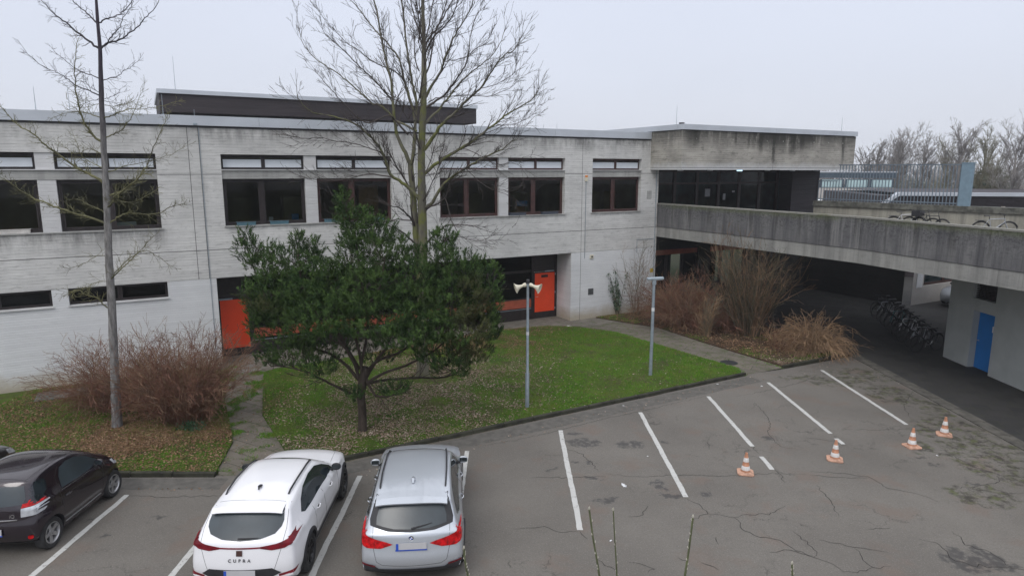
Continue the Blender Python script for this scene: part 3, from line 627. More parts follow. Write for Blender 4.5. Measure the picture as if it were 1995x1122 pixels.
# wall below the deck
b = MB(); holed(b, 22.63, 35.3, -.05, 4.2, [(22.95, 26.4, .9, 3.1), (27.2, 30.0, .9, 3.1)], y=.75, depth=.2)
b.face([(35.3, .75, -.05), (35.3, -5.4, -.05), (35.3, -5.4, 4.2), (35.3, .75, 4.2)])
b.build('ground_floor_wall', M['under'] if 'under' in M else board_concrete('shaded_board_concrete', (.05, .048, .045), (.03, .03, .028), linestr=.5, mott=.4), ent)  # passage shade put into the colour: near-black board concrete
for x0, x1 in ((22.95, 26.4), (27.2, 30.0)):
    w = window(ent, x0+.01, x1-.01, .91, 3.09, .85, M['frame_dark'], M['glass'], mull=(.33, .66), ft=.06)
    q = MB(); q.box(x0+.08, x1-.08, .835, .85, 2.72, 3.0); q.build('orange_panel', M['band_red'], ent)
    q = MB(); q.face([(x0, 3, .5), (x1, 3, .5), (x1, 3, 3.2), (x0, 3, 3.2)]); q.build('room', M['soffit'], ent)
# ================================================================ TERRACE (bridge)
ter = empty('terrace_bridge', (7.5, 33.4, 0), 0, 'long grey streaked concrete terrace parapet carried over the covered passage', 'bridge')
TO = Vector((7.5, 33.4, 0))
NEAR = [Vector((7.52, 33.42)), Vector((12.72, 23.75)), Vector((14.45, 18.2)), Vector((17.3, 9.0))]
FAR = [Vector((16.9, 36.6)), Vector((22.9, 29.3)), Vector((30.0, 20.6))]
def wallrun(name, pts, w, z0, z1, m, inward=1, seg=0.0, gap=.012, off=0.0):
    # each straight run is an object of its own in a frame whose x runs along it, so board marks follow the wall
    for i in range(len(pts)-1):
        a, q = pts[i], pts[i+1]; L = (q-a).length; d = (q-a)/L; ang = math.atan2(d.y, d.x)
        b = MB(); k = max(1, round(L/seg)) if seg else 1
        for j in range(k): b.box(L*j/k+(gap/2 if j else 0), L*(j+1)/k-(gap/2 if j < k-1 else 0)+(0 if i == len(pts)-2 else .0), min(off, off+w*inward), max(off, off+w*inward), z0, z1)
        o = b.build(name, m, ter); o.location = (a.x-TO.x, a.y-TO.y, 0); o.rotation_euler = (0, 0, ang)
wallrun('parapet_panel', NEAR, .22, 4.36, 5.47, M['parapet'], 1, 4.4)
wallrun('parapet_cap', NEAR, .27, 5.47, 5.53, M['cap_moss'], 1, 4.4, off=-.02)
wallrun('deck_edge', NEAR, .30, 3.84, 4.345, M['parapet_beam'], 1, 4.4, off=.03)
wallrun('far_parapet', FAR, .3, 4.2, 5.25, M['parapet_clean'], 1)
wallrun('far_parapet_cap', FAR, .5, 5.25, 5.52, M['cap_dark'], 1, off=-.1)
b = MB(); slab = [NEAR[0]+Vector((.2, .1)), NEAR[1]+Vector((.2, .05)), NEAR[2]+Vector((.2, 0)), NEAR[3]+Vector((.2, 0)), Vector((46, 9)), Vector((44, 32)), Vector((24.5, 32)), FAR[1], FAR[0], Vector((15.2, 39)), Vector((7.4, 34.3))]  # outline stretched to the right, out of view, to keep daylight off the passage
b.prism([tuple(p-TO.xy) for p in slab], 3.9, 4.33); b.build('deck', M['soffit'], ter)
b = MB(); b.face([(p.x-TO.x, p.y-TO.y, 4.336) for p in slab]); o = b.build('deck_surface', M['kerb_grey'], ter)
if o.data.polygons[0].normal.z < 0: o.data.flip_normals()
# white utility building under the terrace
M['render'] = plain('pale_grey_render', (.40, .42, .405), .85, var=.08, scale=1.2, bump=.3)
M['render_dark'] = plain('passage_wall', (.10, .10, .085), .9, var=.15, scale=1)
M['blue'] = plain('blue_door_paint', (.010, .17, .50), .45, var=.08, scale=2)
ut = empty('utility_building', (17.05, 24.87, 0), R(-90), 'pale grey rendered block with a blue door under the terrace', 'building')   # local x = -world Y, local y = world X
def ux(px, py): p = PX(px, py, 17.05); return (24.87-p.y, p.z)
dx0, dx1 = 24.87-23.50, 24.87-22.42
gx0, gx1 = ux(1897, 570)[0], ux(1943, 570)[0]
gz1, gz0 = ux(1920, 553)[1], ux(1920, 586)[1]
b = MB(); holed(b, 0, 15, -.05, 3.9, [(dx0, dx1, -.05, 2.15), (gx0, gx1, gz0, gz1)], depth=.3)
b.face([(0, 0, -.05), (0, 8, -.05), (0, 8, 3.9), (0, 0, 3.9)])
b.build('wall', M['render'], ut)
b = MB(); b.box(dx0+.01, dx1-.01, .24, .29, .01, 2.14); dd = b.build('door', M['blue'], ut)
b = MB(); b.tube([(dx0+.1, .24, 1.05), (dx0+.1, .18, 1.05), (dx0+.22, .18, 1.05)], .012, 8); b.build('handle', M['metal'], dd)
b = MB(); b.box(dx1-.36, dx1-.18, .228, .238, 1.48, 1.70); b.build('door_sign', M['paper'], dd)
b = MB(); k = 9
for i in range(k): z = gz0+(gz1-gz0)*(i+.3)/k; b.box(gx0, gx1, .1, .16, z, z+.03)
b.box(gx0, gx1, .2, .22, gz0, gz1); b.build('vent_grille', M['frame_dark'], ut)
# ================================================================ FENCE on the far parapet
fen = empty('railing_fence', (FAR[0].x, FAR[0].y, 5.52), math.atan2((FAR[1]-FAR[0]).y, (FAR[1]-FAR[0]).x), 'tall grey-blue steel bar fence standing on the rear parapet', 'fence')
d_ = (FAR[1]-FAR[0]).normalized()
def far_t(px):
    r = ray(px, 380); r2 = Vector((r.x, r.y)); a = FAR[0]
    den = d_.x*r2.y-d_.y*r2.x; return (a.y*r2.x-a.x*r2.y)/den
tE = far_t(1866); tS = far_t(1658)
b = MB(); t = .15; bars = []
while t < tE: bars.append(t); t += (tE-tS)/31.5
ztop = lambda t: (1.05 if t < tS-.8 else 1.92)
for i, t in enumerate(bars): b.box(t-.016, t+.016, .08, .12, 0.0, ztop(t))
M['fence'] = plain('blue_grey_fence_steel', (.15, .19, .225), .55, .3); b.build('bars', M['fence'], fen)
b = MB(); b.box(.1, tS-.8, .06, .14, 1.05, 1.10); b.box(tS-.8, tE, .06, .14, 1.90, 1.95); b.box(.1, tE, .06, .14, .08, .13); b.build('rails', M['fence'], fen)
M['mesh_blue'] = plain('blue_grey_panel', (.16, .235, .29), .6, var=.1, scale=5)
b = MB(); b.box(tE+.02, tE+.50, .02, .22, -.25, 1.98); b.box(tE, tE+.54, 0, .24, 1.98, 2.02); b.build('end_panel', M['mesh_blue'], fen)
# ================================================================ BUILDINGS BEHIND
M['far_blue'] = plain('blue_grey_fascia', (.05, .075, .10), .6); M['far_wall'] = plain('far_pale_wall', (.42, .40, .38), .9, var=.1, scale=.5); M['far_glass'] = plain('far_sky_glass', (.45, .60, .62), .15, var=.2, scale=.3)
M['fascia'] = plain('dark_brown_fascia', (.028, .022, .026), .7); M['far_dark'] = plain('far_dark_glass', (.02, .03, .032), .1); M['conc_far'] = plain('far_concrete', (.30, .28, .24), .9)
def pw_(px, py, Y): return PY(px, py, Y)
fa = empty('hall_building', (26, 62, 0), 0, 'low pale building with a blue-grey window strip seen through the bar fence', 'building')
b = MB(); b.box(-4, 10, 0, 14, 0, 5.55); b.build('wall', M['far_wall'], fa)
b = MB(); b.box(-4.1, 10.1, -.1, 14, 6.45, 6.95); b.build('fascia', M['far_blue'], fa)
b = MB(); b.box(-4.15, 10.15, -.15, .2, 6.95, 7.06); b.build('roof_edge', M['flash'], fa)
b = MB(); b.box(-4.1, 10.1, .2, 14, 6.95, 7.0); b.build('roof', M['fascia'], fa)
for i in range(6):
    x0 = -3.9+i*2.33; q = MB(); q.box(x0, x0+2.2, .02, .1, 5.55, 6.35); w = q.build('window', M['far_blue'], fa); q = MB(); q.box(x0+.15, x0+2.05, -.02, .018, 5.62, 6.28); q.build('pane', M['far_glass'], w)
M['poly'] = plain('white_tank_lids', (.75, .78, .80), .4)
b = MB(); b.box(-4, 7, -9, -.2, 0, 4.4); b.build('annex', M['conc_far'], fa)
for j in range(2):
    for i in range(14):
        q = MB(); q.lathe([(0, .28), (.2, .24), (.3, .1), (.32, 0)], 10, Matrix.Translation((-3.6+i*.78, -2.5-j*3, 4.4))); q.build('rooflight', M['poly'], fa)
fb = empty('classroom_pavilion', (28, 44, 0), R(-9), 'low dark-fasciaed pavilion with curtained windows behind the right end of the parapet', 'building')
a1 = pw_(1757, 375, 44).x-28; 
b = MB()
xl = a1
def slope_x(px): return PY(px, 375, 44).x-28
xr = 22
prof = [(slope_x(1722), 4.9), (slope_x(1757), 5.72), (xr, 5.72)]
for i in range(2):
    (x0, z0), (x1, z1) = prof[i], prof[i+1]; b.face([(x0, -.1, z0), (x1, -.1, z1), (x1, .5, z1), (x0, .5, z0)]); b.face([(x0, -.1, z0-.22), (x1, -.1, z1-.22), (x1, -.1, z1), (x0, -.1, z0)])
b.build('roof_edge', M['flash'], fb)
b = MB(); b.face([(slope_x(1757), .5, 5.68), (xr, .5, 5.68), (xr, 12, 5.68), (slope_x(1757), 12, 5.68)]); b.build('roof', M['fascia'], fb)
b = MB(); b.face([(slope_x(1722), 0, 3.9), (xr, 0, 3.9), (xr, 0, 5.5), (slope_x(1757), 0, 5.5), (slope_x(1722), 0, 4.7)]); b.box(slope_x(1757), xr, .0, .2, 4.85, 5.5); b.build('fascia', M['fascia'], fb)
b = MB(); b.box(slope_x(1722), xr, .2, 12, 0, 5.5); b.build('wall', M['fascia'], fb)
for i in range(7):
    x0 = slope_x(1762)+.3+i*2.9; q = MB(); q.box(x0, x0+.22, -.08, .0, 0, 4.85); q.build('column', M['conc_far'], fb)
    q = MB(); q.box(x0+.3, x0+2.8, -.03, .0, 3.4, 4.8); w = q.build('window', M['far_dark'], fb)
    q = MB(); q.box(x0+.9, x0+1.9, -.05, -.032, 3.5, 4.7); q.build('curtain', plain('grey_curtain', (.10, .13, .13), .9, scale=9, var=.5) if i == 0 else bpy.data.materials['grey_curtain'], w)
# building beyond the passage
pc = empty('office_wing', W(35.7, 20.1), AZ, 'pale building with two notices and brown windows seen through the passage', 'building')
b = MB(); holed(b, 0, 14, -.05, 4.0, [(1.0, 9, .98, 3.5)], depth=.15); b.build('wall', M['far_wall'], pc)
window(pc, 1.01, 8.99, .99, 3.49, .08, M['frame'], M['far_dark'], mull=(.25, .5, .75), ft=.08)
for z in (.92, 1.62): q = MB(); q.box(.30, .85, -.03, -.01, z, z+.68); q.build('notice', M['paper'], pc)
# tower block in the haze
tb = empty('tower_block', (118, 118, 0), R(25), 'tall pale apartment tower in the haze behind the trees', 'building')
b = MB(); b.box(0, 22, 0, 14, 0, 18.5); b.build('wall', plain('tower_render', (.48, .44, .40), .9), tb)
for k in range(5):
    for i in range(8): q = MB(); q.box(1+i*2.6, 2.6+i*2.6, -.08, 0, 4+k*2.9, 5.4+k*2.9); q.build('window', M['far_dark'], tb)
# ================================================================ CARS
def paint(name, col, metal=0.0, rough=.35, coat=1.0, flake=0.0, dirt=.35):
    n = NT(name); c = n.mix(n.rng(n.noise(.9, 5, .6), .3, .7, 0, .25), col, tuple(x*.82 for x in col))
    dust = n.mul(n.smooth(n.m('ADD', n.z, n.m('MULTIPLY', n.noise(4, 4), .3)), .60, .2), dirt)
    c = n.mix(dust, c, (.14, .12, .10))
    if flake: c = n.mix(n.rng(n.noise(400, 1), .45, .6, 0, flake), c, tuple(min(1, x*1.4) for x in col))
    return n.done(c, rough, None, metal, .5, Coat_Weight=coat, Coat_Roughness=.06)
M['p_white'] = paint('white_car_paint', (.80, .80, .82)); M['p_silver'] = paint('silver_car_paint', (.50, .53, .57), .55, .38, flake=.4); M['p_plum'] = paint('dark_plum_car_paint', (.013, .007, .013), .3, .25, flake=.3, dirt=.05); M['p_black'] = paint('black_car_paint', (.02, .022, .024), .2, .3)
M['autoglass'] = plain('tinted_car_glass', (.018, .026, .030), .05, 0, var=.3, scale=2, spec=.7)
M['autoglass_rear'] = plain('rear_screen_glass', (.030, .042, .050), .3, 0, var=.25, scale=1.5, spec=.7)
M['rubber'] = plain('tyre_rubber', (.022, .022, .023), .85, var=.2); M['trim'] = plain('black_plastic_trim', (.022, .022, .025), .6, var=.2); M['alloy'] = plain('silver_alloy', (.42, .42, .43), .35, .8, var=.1); M['alloy_dark'] = plain('black_alloy', (.03, .03, .032), .35, .6)
M['red_lens'] = plain('red_tail_lens', (.42, .006, .008), .35, var=.45, scale=16, spec=.25); M['dark_red_lens'] = plain('dark_red_lens', (.14, .004, .010), .3, var=.35, scale=10, spec=.3); M['clear_lens'] = plain('clear_lens', (.5, .52, .55), .12, .3, var=.2, scale=12)
M['plate'] = plain('blank_number_plate', (.42, .42, .43), .5, var=.04, scale=4); M['plate_blue'] = plain('plate_blue_band', (.01, .06, .38), .5); M['chrome'] = plain('chrome', (.75, .76, .78), .15, 1.0, var=.05); M['seam'] = plain('panel_gap', (.012, .012, .012), .7); M['skirt'] = plain('silver_skid_plate', (.24, .24, .25), .5, .4); M['white_line'] = plain('white_badge', (.7, .7, .72), .4)
def cr(pts, n):                       # closed Catmull-Rom through 2D points, n samples evenly by arclength
    k = len(pts); out = []
    for i in range(k):
        p0, p1, p2, p3 = (Vector(pts[(i+j-1) % k]) for j in range(4))
        for s in range(24):
            t = s/24; a = (-t+2*t*t-t**3)/2; b_ = (2-5*t*t+3*t**3)/2; c = (t+4*t*t-3*t**3)/2; d = (-t*t+t**3)/2
            out.append(p0*a+p1*b_+p2*c+p3*d)
    L = [0]
    for i in range(len(out)): L.append(L[-1]+(out[(i+1) % len(out)]-out[i]).length)
    res = []; j = 0
    for s in range(n):
        t = L[-1]*s/n
        while L[j+1] < t: j += 1
        f = (t-L[j])/max(1e-9, L[j+1]-L[j]); res.append(out[j].lerp(out[(j+1) % len(out)], f))
    return res
def interp(tab, x):
    if x <= tab[0][0]: return tab[0][1]
    for (a, u), (b_, v) in zip(tab, tab[1:]):
        if x <= b_:
            t = (x-a)/(b_-a); t = t*t*(3-2*t)*.5+t*.5; return u+(v-u)*t
    return tab[-1][1]
def ss(x, a, b_): t = max(0, min(1, (x-a)/(b_-a))); return t*t*(3-2*t)
class Car:
    """x forward from the rear bumper, y left, z up"""
    def __init__(s, name, spec, loc, rz, label, pm):
        s.S = spec; s.root = empty(name, loc, rz, label, 'car', 'cars parked nose-in along the kerb'); s.pm = pm
        s.shell()
    def halfw(s, x, z):
        q = s.S; L = q['L']; w = q['W']/2
        plan = interp(q['plan'], x/L)
        belt = interp(q['belt'], x)
        lo = .93+.07*ss(z, .2, .52)-.035*ss(z, .62, belt-.02)
        h = w*plan*lo
        for ax in q['axles']:
            h += q.get('flare', .02)*math.exp(-((x-ax)/.34)**2)*ss(z, .15, .5)*(1-ss(z, .72, .88))
        if z > belt:
            t = (z-belt)/max(.05, q['H']-belt)
            h -= q.get('shoulder', .035)*ss(z, belt-.01, belt+.05)+q['tumble']*t
        if q.get('crease'): h += q['crease']*math.exp(-((z-belt+.07)/.035)**2)
        return h
    def shell(s):
        q = s.S; N = 220; C = cr(q['sil'], N); L = q['L']
        area = sum(C[i].x*C[(i+1) % N].y-C[(i+1) % N].x*C[i].y for i in range(N))
        if area < 0: C = C[::-1]
        K, J = 12, 9; v = []; rows = []
        sp0, sp1, spz = .9, L-.9, .62
        for i in range(N):
            p = C[i]; tng = (C[(i+1) % N]-C[i-1]).normalized(); nin = Vector((-tng.y, tng.x))
            u = max(-nin.x, 0)*0
            outx, outz = -nin.x, -nin.y
            # crown: front and rear faces bow strongly, roof and bonnet gently
            crown = q['crown_roof']*max(0, outz)**2+q['crown_end']*outx**2*(1.0 if outx > 0 else q.get('rearbow', .75))
            rad = q['rad_roof']*max(0, outz)**2+q['rad_end']*outx**2+.03*max(0, -outz)
            row = []
            for k in range(K+1):
                t = k/K; t = 1-(1-t)**1.35
                t2 = t*.999
                d = crown*t2*t2+rad*(1-(1-t2**5)**.5)
                pp = p+nin*d; row.append((pp, t))
            pe = row[-1][0]
            ids = []
            for pp, t in row: ids.append((pp.x, t*s.halfw(pe.x*.35+pp.x*.65, pe.y*.35+pp.y*.65) if t < 1 else s.halfw(pe.x, pe.y), pp.y))
            sx = round(max(sp0, min(sp1, pe.x))/.06)*.06; sc = Vector((sx, spz))
            for j in range(1, J+1):
                t = (j/J)**1.1; pp = pe.lerp(sc, t); ids.append((pp.x, s.halfw(pp.x, pp.y), pp.y))
            rows.append(ids)
        n = K+1+J; vv = []; ff = []
        for sgn in (1, -1):
            base = len(vv)
            for ids in rows: vv += [(x, sgn*y, z) for x, y, z in ids]
            for i in range(N):
                j = (i+1) % N
                for k in range(n-1):
                    f = (base+i*n+k, base+i*n+k+1, base+j*n+k+1, base+j*n+k); ff.append(f if sgn < 0 else f[::-1])
        me = bpy.data.meshes.new('body'); me.from_pydata(vv, [], ff)
        bm = bmesh.new(); bm.from_mesh(me); bmesh.ops.remove_doubles(bm, verts=bm.verts, dist=.0006)
        # close slits along the spine
        bmesh.ops.dissolve_degenerate(bm, dist=1e-5, edges=bm.edges)
        print('CAR', s.root.name, 'boundary', sum(e.is_boundary for e in bm.edges), 'nonman', sum(not e.is_manifold for e in bm.edges))
        bmesh.ops.recalc_face_normals(bm, faces=bm.faces)
        vol = bm.calc_volume(signed=True); print('vol', vol)
        if vol < 0: bmesh.ops.reverse_faces(bm, faces=bm.faces)
        s.bvh = BVHTree.FromBMesh(bm)
        bm.to_mesh(me); bm.free()
        me.materials.append(s.pm); me.materials.append(M['trim'])
        o = bpy.data.objects.new('body', me)
        # wheel housings by boolean
        cut = MB(); r = q['rw']+.045
        for ax in q['axles']:
            for sg in (1, -1):
                c = len(cut.v); Mx = Matrix.Translation((ax, sg*(q['W']/2-.14), q['rw']+.005))@Matrix.Rotation(R(90), 4, 'X')
                cut.lathe([(r, -.19), (r, .3)] if sg < 0 else [(r, -.3), (r, .19)], 40, Mx)
                cut.f.append(tuple(c+k for k in range(39, -1, -1))); cut.f.append(tuple(c+40+k for k in range(40))); cut.m += [0, 0]
        cm = cut.mesh('cut', [s.pm, M['trim']]); bmc = bmesh.new(); bmc.from_mesh(cm); bmesh.ops.recalc_face_normals(bmc, faces=bmc.faces); print('cutvol', bmc.calc_volume(signed=True), sum(not e.is_manifold for e in bmc.edges)); bmc.to_mesh(cm); bmc.free()
        cm.polygons.foreach_set('material_index', [1]*len(cm.polygons))
        co = bpy.data.objects.new('cut', cm); COL.objects.link(o); COL.objects.link(co)
        md = o.modifiers.new('b', 'BOOLEAN'); md.operation = 'DIFFERENCE'; md.object = co; md.solver = 'MANIFOLD'
        try: md.material_mode = 'INDEX'
        except Exception: pass
        dg = bpy.context.evaluated_depsgraph_get(); m2 = bpy.data.meshes.new_from_object(o.evaluated_get(dg)); m2.name = 'body'; print('polys', len(me.polygons), len(m2.polygons))
        bpy.data.objects.remove(o); bpy.data.objects.remove(co)
        m2.polygons.foreach_set('use_smooth', [True]*len(m2.polygons))
        try: m2.set_sharp_from_angle(angle=R(50))
        except Exception: pass
        s.body = link('body', m2, s.root)
    def patch(s, name, poly, view, mat, off=.004, sign=1, step=.045, parent=None, curve=True, thick=0.0):
        # poly in (x,z) for 'side', (y,z) for 'rear'/'front', (x,y) for 'top'
        if curve:
            pl = cr(poly, max(24, int(len(poly)*6))) if curve == 'round' else None
            if pl is None:
                pl = []
                for i in range(len(poly)):
                    a, c = Vector(poly[i]), Vector(poly[(i+1) % len(poly)]); k = max(1, int((c-a).length/step)); pl += [a+(c-a)*(j/k) for j in range(k)]
        pp = [tuple(p) for p in pl]; nb = len(pp); pts = [Vector(p) for p in pp]
        xs = [p[0] for p in pp]; ys = [p[1] for p in pp]; x = min(xs)+step/2
        while x < max(xs):
            y = min(ys)+step/2
            while y < max(ys):
                if inside(x, y, pp) and edge_dist(x, y, pp) > step*.35: pts.append(Vector((x, y)))
                y += step
            x += step
        v, e, f, *_ = delaunay_2d_cdt(pts, [(i, (i+1) % nb) for i in range(nb)], [], 1, 1e-5)
        V = []; ok = []
        for p in v:
            if view == 'side': o_, d = Vector((p.x, sign*3, p.y)), Vector((0, -sign, 0))
            elif view == 'rear': o_, d = Vector((-2, p.x, p.y)), Vector((1, 0, 0))
            elif view == 'front': o_, d = Vector((8, p.x, p.y)), Vector((-1, 0, 0))
            else: o_, d = Vector((p.x, p.y, 4)), Vector((0, 0, -1))
            h, nn, *_r = s.bvh.ray_cast(o_, d)
            if h is None: V.append(Vector((0, 0, 0))); ok.append(False); continue
            if nn.dot(d) > 0: nn = -nn
            V.append(h+nn*off); ok.append(-nn.dot(d) > {'side': .42, 'rear': .06}.get(view, .05))
        b = MB(); b.v = [tuple(p) for p in V]; b.f = [tuple(q_) for q_ in f if all(ok[i] for i in q_)]; b.m = [0]*len(b.f)
        me = b.mesh(name, mat)
        bm = bmesh.new(); bm.from_mesh(me)
        loose = [w for w in bm.verts if not w.link_faces]; bmesh.ops.delete(bm, geom=loose, context='VERTS')
        if bm.faces:
            bm.normal_update(); c = Vector((s.S['L']/2, 0, .7)); bad = sum(1 if (fa_.calc_center_median()-c).dot(fa_.normal) < 0 else -1 for fa_ in bm.faces)
            if bad > 0: bmesh.ops.reverse_faces(bm, faces=bm.faces)
        bm.to_mesh(me); bm.free()
        me.polygons.foreach_set('use_smooth', [True]*len(me.polygons)); me.update()
        return link(name, me, parent or s.root)
    def strip(s, pts, view, mat, w=.008, off=.0045, sign=1, name='panel_gap', parent=None, n=None):
        out = []
        for i in range(len(pts)-1):
            a, c = Vector(pts[i]), Vector(pts[i+1]); k = max(1, int((c-a).length/.04)); out += [a+(c-a)*(j/k) for j in range(k)]
        out.append(Vector(pts[-1])); P = []
        for p in out:
            if view == 'side': o_, d = Vector((p.x, sign*3, p.y)), Vector((0, -sign, 0))
            elif view == 'rear': o_, d = Vector((-2, p.x, p.y)), Vector((1, 0, 0))
            else: o_, d = Vector((p.x, p.y, 4)), Vector((0, 0, -1))
            h, nn, *_r = s.bvh.ray_cast(o_, d)
            if h is not None: P.append(h+(nn if nn.dot(d) < 0 else -nn)*(off-w*.45))
        b = MB(); b.tube(P, w/2, 5) if len(P) > 1 else None
        return b.build(name, mat, parent or s.body, smooth=True) if len(P) > 1 else None
    def wheels(s, rim, spokes=5, wt=.215):
        q = s.S; r = q['rw']; rr = r*.68
        for ax in q['axles']:
            for sg in (1, -1):
                w = empty('wheel', (ax, sg*(q['W']/2-.115), r)); w.parent = s.root
                if sg < 0: w.rotation_euler = (0, 0, math.pi)
                Mx = Matrix.Rotation(R(-90), 4, 'X')       # lathe axis -> +y outward
                b = MB(); h = wt/2
                b.lathe([(rr, h-.015), (rr+.02, h), (r-.03, h), (r-.006, h-.025), (r, h-.06), (r, -h+.05), (r-.01, -h+.02), (r-.04, -h), (rr, -h+.02)], 44, Mx, close=True); b.build('tyre', M['rubber'], w, smooth=True)
                b = MB(); b.lathe([(rr+.002, h-.012), (rr-.015, h-.006), (rr-.03, h-.03), (rr-.035, -h+.03), (.0, -h+.05)], 40, Mx)
                for k in range(spokes):
                    for dk in ((-.12, .12) if spokes > 5 else (0,)):
                        a = 2*math.pi*k/spokes+dk; ca, sa = math.cos(a), math.sin(a); hw = .030 if spokes == 5 else .014
                        P = []
                        for rad, yy, ww in ((.03, h-.05, hw*1.5), (rr*.55, h-.03, hw*1.15), (rr-.01, h-.02, hw*1.3)):
                            P.append([(rad*ca-ww*sa, yy, rad*sa+ww*ca), (rad*ca+ww*sa, yy, rad*sa-ww*ca), (rad*ca+ww*sa, yy-.03, rad*sa-ww*ca), (rad*ca-ww*sa, yy-.03, rad*sa+ww*ca)])
                        for i in range(2):
                            for j in range(4): b.face([P[i][j], P[i][(j+1) % 4], P[i+1][(j+1) % 4], P[i+1][j]])
                b.lathe([(.0, h-.035), (.05, h-.038), (.065, h-.05), (.065, h-.08)], 20, Mx)
                b.build('rim', rim, w, smooth=True)
                b = MB(); b.lathe([(0, -h+.07), (rr-.05, -h+.07)], 24, Mx); b.build('brake_disc', M['trim'], w)
    def arch(s, mat, w=.05, off=.006):
        q = s.S; r = q['rw']+.04
        for ax in q['axles']:
            for sg in (1, -1):
                A = [-.25+(math.pi+.5)*k/26 for k in range(27)]
                out = []
                for a in A: out.append((a, r)); 
                b = MB(); rows = []
                for a in A:
                    row = []
                    for rad in (r-.008, r+w*.5, r+w):
                        x, z = ax+rad*math.cos(a), max(.16, q['rw']+.005+rad*math.sin(a))
                        h, nn, *_ = s.bvh.ray_cast(Vector((x, sg*3, z)), Vector((0, -sg, 0)))
                        row.append(None if h is None else Vector((x, h.y+sg*(off+.012*(rad < r+w*.9)), z)))
                    rows.append(row)
                for i in range(len(rows)-1):
                    for k in range(2):
                        f = (rows[i][k], rows[i+1][k], rows[i+1][k+1], rows[i][k+1])
                        if all(p is not None for p in f): b.face([tuple(p) for p in f])
                b.build('wheel_arch_trim', mat, s.root, smooth=True)
    def mirror(s, x, z, m, sg, w=.2):
        h, nn, *_ = s.bvh.ray_cast(Vector((x, sg*3, z)), Vector((0, -sg, 0)))
        y = h.y
        b = MB(); Mx = Matrix.Translation((x, y+sg*.12, z+.06))@Matrix.Diagonal((.075, w/2, .075, 1))
        bm = bmesh.new(); bmesh.ops.create_uvsphere(bm, u_segments=20, v_segments=12, radius=1)
        for v in bm.verts:
            c = v.co; c.x = (c.x if c.x > -.35 else -.35); e = abs(c.y)**1.0; c.z *= 1.0-.15*(c.y*sg > 0)*abs(c.y); c.y = math.copysign(abs(c.y)**.8, c.y)
        bm.transform(Mx); me = bpy.data.meshes.new('mirror'); bm.to_mesh(me); bm.free(); me.materials.append(m); me.polygons.foreach_set('use_smooth', [True]*len(me.polygons))
        mo = link('wing_mirror', me, s.root)
        b = MB(); b.box(x-.03, x+.03, min(y-sg*.02, y+sg*.06), max(y-sg*.02, y+sg*.06), z-.02, z+.02); b.build('mirror_arm', M['trim'], mo, bevel=.005)
        b = MB(); k = x-.027; y0, y1 = y+sg*(.12-w*.4), y+sg*(.12+w*.4); b.face([(k, y0, z+.02), (k, y1, z+.02), (k, y1, z+.105), (k, y0, z+.105)]); b.build('mirror_glass', M['autoglass'], mo)
    def handle(s, x, z, sg, m):
        h, nn, *_ = s.bvh.ray_cast(Vector((x, sg*3, z)), Vector((0, -sg, 0))); y = h.y
        b = MB(); b.tube([(x-.09, y+sg*.004, z), (x-.06, y+sg*.03, z+.003), (x+.06, y+sg*.03, z+.006), (x+.09, y+sg*.004, z+.004)], .013, 8); b.build('door_handle', m, s.root, smooth=True)
        s.patch('handle_recess', [(x-.05, z-.025), (x+.05, z-.02), (x+.05, z+.028), (x-.05, z+.025)], 'side', M['seam'], .002, sg, step=.02, parent=s.body)
    def rail(s, pts, m, r=.016, name='roof_rail'):
        for sg in (1, -1):
            P = []
            for x, y, dz in pts:
                h, nn, *_ = s.bvh.ray_cast(Vector((x, sg*y, 4)), Vector((0, 0, -1))); P.append(h+Vector((0, 0, dz)))
            b = MB(); b.tube(P, r, 8); b.build(name, m, s.root, smooth=True)
    def wiper(s, y0, z0, y1, z1):
        P = []
        for t in (0, .25, .5, .75, 1):
            y, z = y0+(y1-y0)*t, z0+(z1-z0)*t; h, nn, *_ = s.bvh.ray_cast(Vector((-2, y, z)), Vector((1, 0, 0))); P.append(h+Vector((-.022, 0, .01)))
        b = MB(); b.tube(P, [.016, .014, .011, .007, .004], 6); b.build('rear_wiper', M['trim'], s.root, smooth=True)
    def plate_(s, z, w=.52, h=.11, x=None, y=0):
        hit, nn, *_ = s.bvh.ray_cast(Vector((-2, y, z)), Vector((1, 0, 0))); x = hit.x-.02 if x is None else x
        tilt = Matrix.Translation((x, y, z))@Matrix.Rotation(R(8), 4, 'Y')
        b = MB(); b.box(-.006, .006, -w/2, w/2, -h/2, h/2, M=tilt); p = b.build('number_plate', M['plate'], s.root, bevel=.002)
        b = MB(); b.box(-.009, -.0065, w/2-.045, w/2-.002, -h/2+.002, h/2-.002, M=tilt); b.build('blue_band', M['plate_blue'], p)
        b = MB(); b.box(-.004, .012, -w/2-.008, w/2+.008, -h/2-.022, -h/2+.0, M=tilt); b.build('plate_holder', M['plate_blue'], p)
    def text(s, body, z, size, m, name, y=0, spacing=1.0, off=.012):
        hit, nn, *_ = s.bvh.ray_cast(Vector((-2, y, z)), Vector((1, 0, 0)))
        cu = bpy.data.curves.new(name, 'FONT'); cu.body = body; cu.size = size; cu.align_x = 'CENTER'; cu.align_y = 'CENTER'; cu.extrude = .004; cu.space_character = spacing
        t = bpy.data.objects.new(name, cu); COL.objects.link(t)
        dg = bpy.context.evaluated_depsgraph_get(); me = bpy.data.meshes.new_from_object(t.evaluated_get(dg)); bpy.data.objects.remove(t); bpy.data.curves.remove(cu)
        nn = nn if nn.x < 0 else -nn; up = Vector((0, 0, 1)); up = (up-nn*up.dot(nn)).normalized(); rt = up.cross(nn)
        me.transform(Matrix.Translation(hit+nn*off)@Matrix((rt.to_4d(), up.to_4d(), nn.to_4d(), (0, 0, 0, 1))).transposed().to_4x4() if False else Matrix.Translation(hit+nn*off)@Matrix((rt, up, nn)).transposed().to_4x4())
